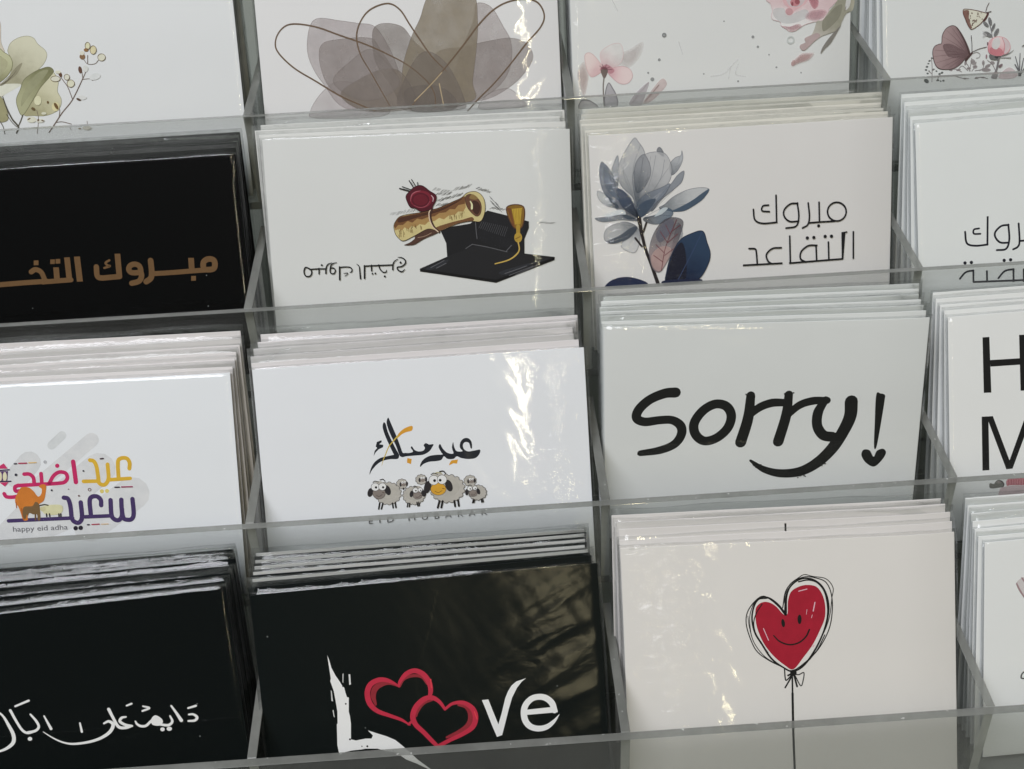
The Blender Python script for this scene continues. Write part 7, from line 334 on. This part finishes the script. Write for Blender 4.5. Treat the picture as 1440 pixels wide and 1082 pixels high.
# ------------------------------------------------------------------ cards
def sleeve_mesh(root, W, H, gap, bk, zones, seed, nx, nz, loose, curl, flap, hires=None):
    hw = W / 2 + 0.9; top = H + flap; V = []; F = []; cr = []
    for j in range(nz + 1):
        for i in range(nx + 1):
            s = i / nx; t = j / nz; x = -hw + 2 * hw * s; z = (top + flap * 0.3 * noise.noise(Vector((x * 0.06, 3.1, seed)))) * t if j == nz else top * t * (1 - 0.4 / nz)
            edge = min(1.0, min(s, 1 - s) * W / 3.0, (1 - t) * H / 2.5 + 0.8, t * H / 2.5)
            c = sum(a * math.exp(-(((x - zx) / rx) ** 2 + ((H - z - zy) / ry) ** 2)) for zx, zy, rx, ry, a in zones)
            c += 0.12 * math.exp(-((top - z) / 2.2) ** 2) + 0.10 * math.exp(-((hw - abs(x)) / 1.6) ** 2)
            nn = noise.noise(Vector((x * 0.05, z * 0.05, seed))) * 0.5 + noise.noise(Vector(((x * 0.8 + z * 0.45) * 0.35, (z * 0.8 - x * 0.45) * 0.11, seed + 7))) * (0.10 + 0.12 * c)
            if hires and c > 0.02:
                ca, sa = math.cos(hires[1]), math.sin(hires[1]); a_ = (x * ca + z * sa) / hires[0]; b_ = -x * sa + z * ca
                fq = hires[2] if len(hires) > 2 else 1.0; a_ *= fq; b_ *= fq
                r1 = 1 - abs(noise.noise(Vector((a_ * 0.16, b_ * 0.16, seed + 3.3)))) * 2.2
                r2 = 1 - abs(noise.noise(Vector((a_ * 0.40, b_ * 0.40, seed + 9.1)))) * 2.2
                nn += min(1.2, c) * (r1 * 1.7 + r2 * 0.62) * edge
                if fq < 1: c *= 0.08
            V.append((x * S, (-(gap + 0.08) * min(1, edge * 1.4) - max(-gap * 0.25, loose * 0.28 * nn) * edge + bend(x, W, curl)) * S, z * S)); cr.append(min(2.0, c))
    n = nx + 1
    for j in range(nz):
        for i in range(nx): a = j * n + i; F.append((a, a + 1, a + 1 + n, a + n))
    # back film, welded to the front along the rim
    rim = [i for i in range(n)] + [j * n + nx for j in range(1, nz + 1)] + [nz * n + i for i in range(nx - 1, -1, -1)] + [j * n for j in range(nz - 1, 0, -1)]
    b0 = len(V)
    for k in rim:
        x, y, z = V[k]; V.append((x * 0.985, (bk + bend(x / S, W, curl)) * S, min(max(z, 0.0006), z - 0.0009))); cr.append(0.1)
    m = len(rim)
    nf = len(F)
    for k in range(m): F.append((rim[k], b0 + k, b0 + (k + 1) % m, rim[(k + 1) % m]))
    P = [Vector((V[b0 + k][0], V[b0 + k][2], 0)) for k in range(m)]
    for tri in tessellate_polygon([P]): F.append(tuple(b0 + i for i in tri))
    o = link_obj('clear_sleeve', V, F, [SCUFFED if hires and len(hires) > 3 else FILM, SEAM], root, [0] * nf + [1] * m + [0] * (len(F) - nf - m), True)
    at = o.data.attributes.new('crumple', 'FLOAT', 'POINT'); at.data.foreach_set('value', cr)
    return o
WHITE = (0.80, 0.81, 0.805)
PAPER = {(0, 0): (0.78, 0.795, 0.80), (0, 1): (0.79, 0.785, 0.785), (0, 2): (0.79, 0.80, 0.79), (0, 3): (0.78, 0.80, 0.79), (1, 0): (0.0012, 0.0013, 0.0013), (1, 1): (0.75, 0.76, 0.745), (1, 2): (0.79, 0.775, 0.76),
         (1, 3): (0.85, 0.875, 0.865), (2, 0): (0.85, 0.875, 0.905), (2, 1): (0.855, 0.875, 0.91), (2, 2): (0.79, 0.81, 0.80), (2, 3): (0.89, 0.90, 0.89), (3, 0): (0.003, 0.0048, 0.0047), (3, 1): (0.0045, 0.007, 0.007), (3, 2): (0.79, 0.765, 0.735), (3, 3): (0.89, 0.905, 0.90)}
BACK = {(1, 2): (0.76, 0.74, 0.67), (2, 0): (0.78, 0.745, 0.745), (2, 1): (0.78, 0.745, 0.75), (3, 2): (0.78, 0.75, 0.735), (1, 1): (0.76, 0.76, 0.74)}
ENVEL = {(1, 2): (0.70, 0.67, 0.58), (2, 0): (0.72, 0.68, 0.68), (2, 1): (0.72, 0.68, 0.68), (3, 2): (0.72, 0.69, 0.67), (3, 1): (0.52, 0.52, 0.51), (1, 0): (0.05, 0.05, 0.048), (3, 0): (0.06, 0.06, 0.06)}
NAMES = {
 (0, 0): ('white card with sage eucalyptus leaves and a budding twig, at upper left', 'eucalyptus card'),
 (0, 1): ('white card with grey watercolour bloom and looping gold lines', 'grey watercolour bloom card'),
 (0, 2): ('white card with pink rose and small pink blossom in watercolour', 'pink rose card'),
 (0, 3): ('white card with two butterflies and a pink rosebud, at upper right', 'butterfly card'),
 (1, 0): ('black card with copper coloured Arabic lettering', 'black card with copper lettering'),
 (1, 1): ('white card with graduation cap and scroll, its Arabic lettering upside down', 'graduation cap card'),
 (1, 2): ('white card with blue grey magnolia and thin black Arabic lettering', 'magnolia card'),
 (1, 3): ('white card with thin Arabic lettering and no picture, right of the magnolia card', 'plain card right of the magnolia'),
 (2, 0): ('white card with colourful Arabic lettering, a camel and a lantern', 'camel card'),
 (2, 1): ('white card with black Arabic calligraphy above cartoon sheep', 'sheep card'),
 (2, 2): ('white card with thick black brush lettering reading Sorry', 'Sorry card'),
 (2, 3): ('white card with large black letters H and M, cut by the right edge', 'big H and M card'),
 (3, 0): ('black card with handwritten white Arabic script, at lower left', 'black card with white script'),
 (3, 1): ('black card reading Love with two red linked hearts', 'Love card'),
 (3, 2): ('white card with smiling red heart balloon on a string', 'heart balloon card'),
 (3, 3): ('mostly blank white card with a faint pink sketch, at lower right corner', 'card at lower right corner')}
ORD = ['', 'second', 'third', 'fourth', 'fifth', 'sixth', 'seventh']
RD = random.Random(11)
seed = 0
for key, stack in STACKS.items():
    black = PAPER[key][0] < 0.1
    mf = m_paper('card_stock', PAPER[key], 0.42 if not black else 0.35, black)
    mb = mf if key not in BACK else m_paper('card_stock', BACK[key], 0.5, False, 0.05)
    me_ = m_paper('envelope_paper', ENVEL.get(key, (0.74, 0.745, 0.735)), 0.6, False, 0.05)
    for k, c in enumerate(stack):
        seed += 1
        o_, u_, d_ = Vector(c[0:3]), Vector(c[3:6]).normalized(), Vector(c[6:9]).normalized(); H = c[9] - 0.35; W = c[10]
        n_ = d_.cross(u_).normalized()          # towards the viewer
        root = bpy.data.objects.new('greeting_card', None); C.collection.objects.link(root); root.empty_display_size = 0.01
        Mx = Matrix(((u_.x, -n_.x, -d_.x), (u_.y, -n_.y, -d_.y), (u_.z, -n_.z, -d_.z))).to_4x4(); Mx.translation = (o_ + d_ * H) * S
        root.matrix_world = Mx
        what, short = NAMES[key]
        root['label'] = what if k == 0 else ('%s card, %s in the stack headed by the %s' % ('black' if black else 'white', ORD[k], short))
        root['category'] = 'greeting card'; root['group'] = 'greeting cards in the acrylic rack'
        rise = 0.0
        if key == (3, 1) and k >= 2: rise = 0.8
        Hs = H - rise
        cl = CURL.get(key, 0) * (1 - 0.8 * k / max(1, len(stack) - 1))
        v, q = slab(W / 2, 0, 0.38, 0.15, Hs, W, cl)
        sh = link_obj('card_sheet', v, q, [mf if k == 0 else mb], root); bevel(sh, 0.00012)
        v, q = slab(W / 2 - 0.5, 0.42, 0.85, 0.15, H - (RD.uniform(0.2, 1.3) if not rise else 0), W, cl)
        link_obj('envelope', v, q, [me_], root)
        front = k == 0
        sleeve_mesh(root, W, H, 0.62 if front else 0.22, 1.0, CRUMPLE.get(key, []) if front else [], seed * 1.7, (150 if key in FINE else 48) if front else 26, (116 if key in FINE else 36) if front else 12, 1.0 if front else 0.6, cl, RD.uniform(0.7, 1.3) if front else RD.uniform(0.7, 2.6), FINE.get(key) if front else None)
        if front: build_art(key, root, H, W, cl)
        if key == (3, 2) and k == 2:
            t = link_obj('printed_string', [Vector((x * S, -0.02 * S, (H - z) * S)) for x, z in ((-0.3, 0.7), (0.3, 0.7), (0.35, 4.2), (-0.2, 4.2))], [(0, 3, 2, 1)], [m_paper('black_ink', (0.012, 0.012, 0.012))], root)
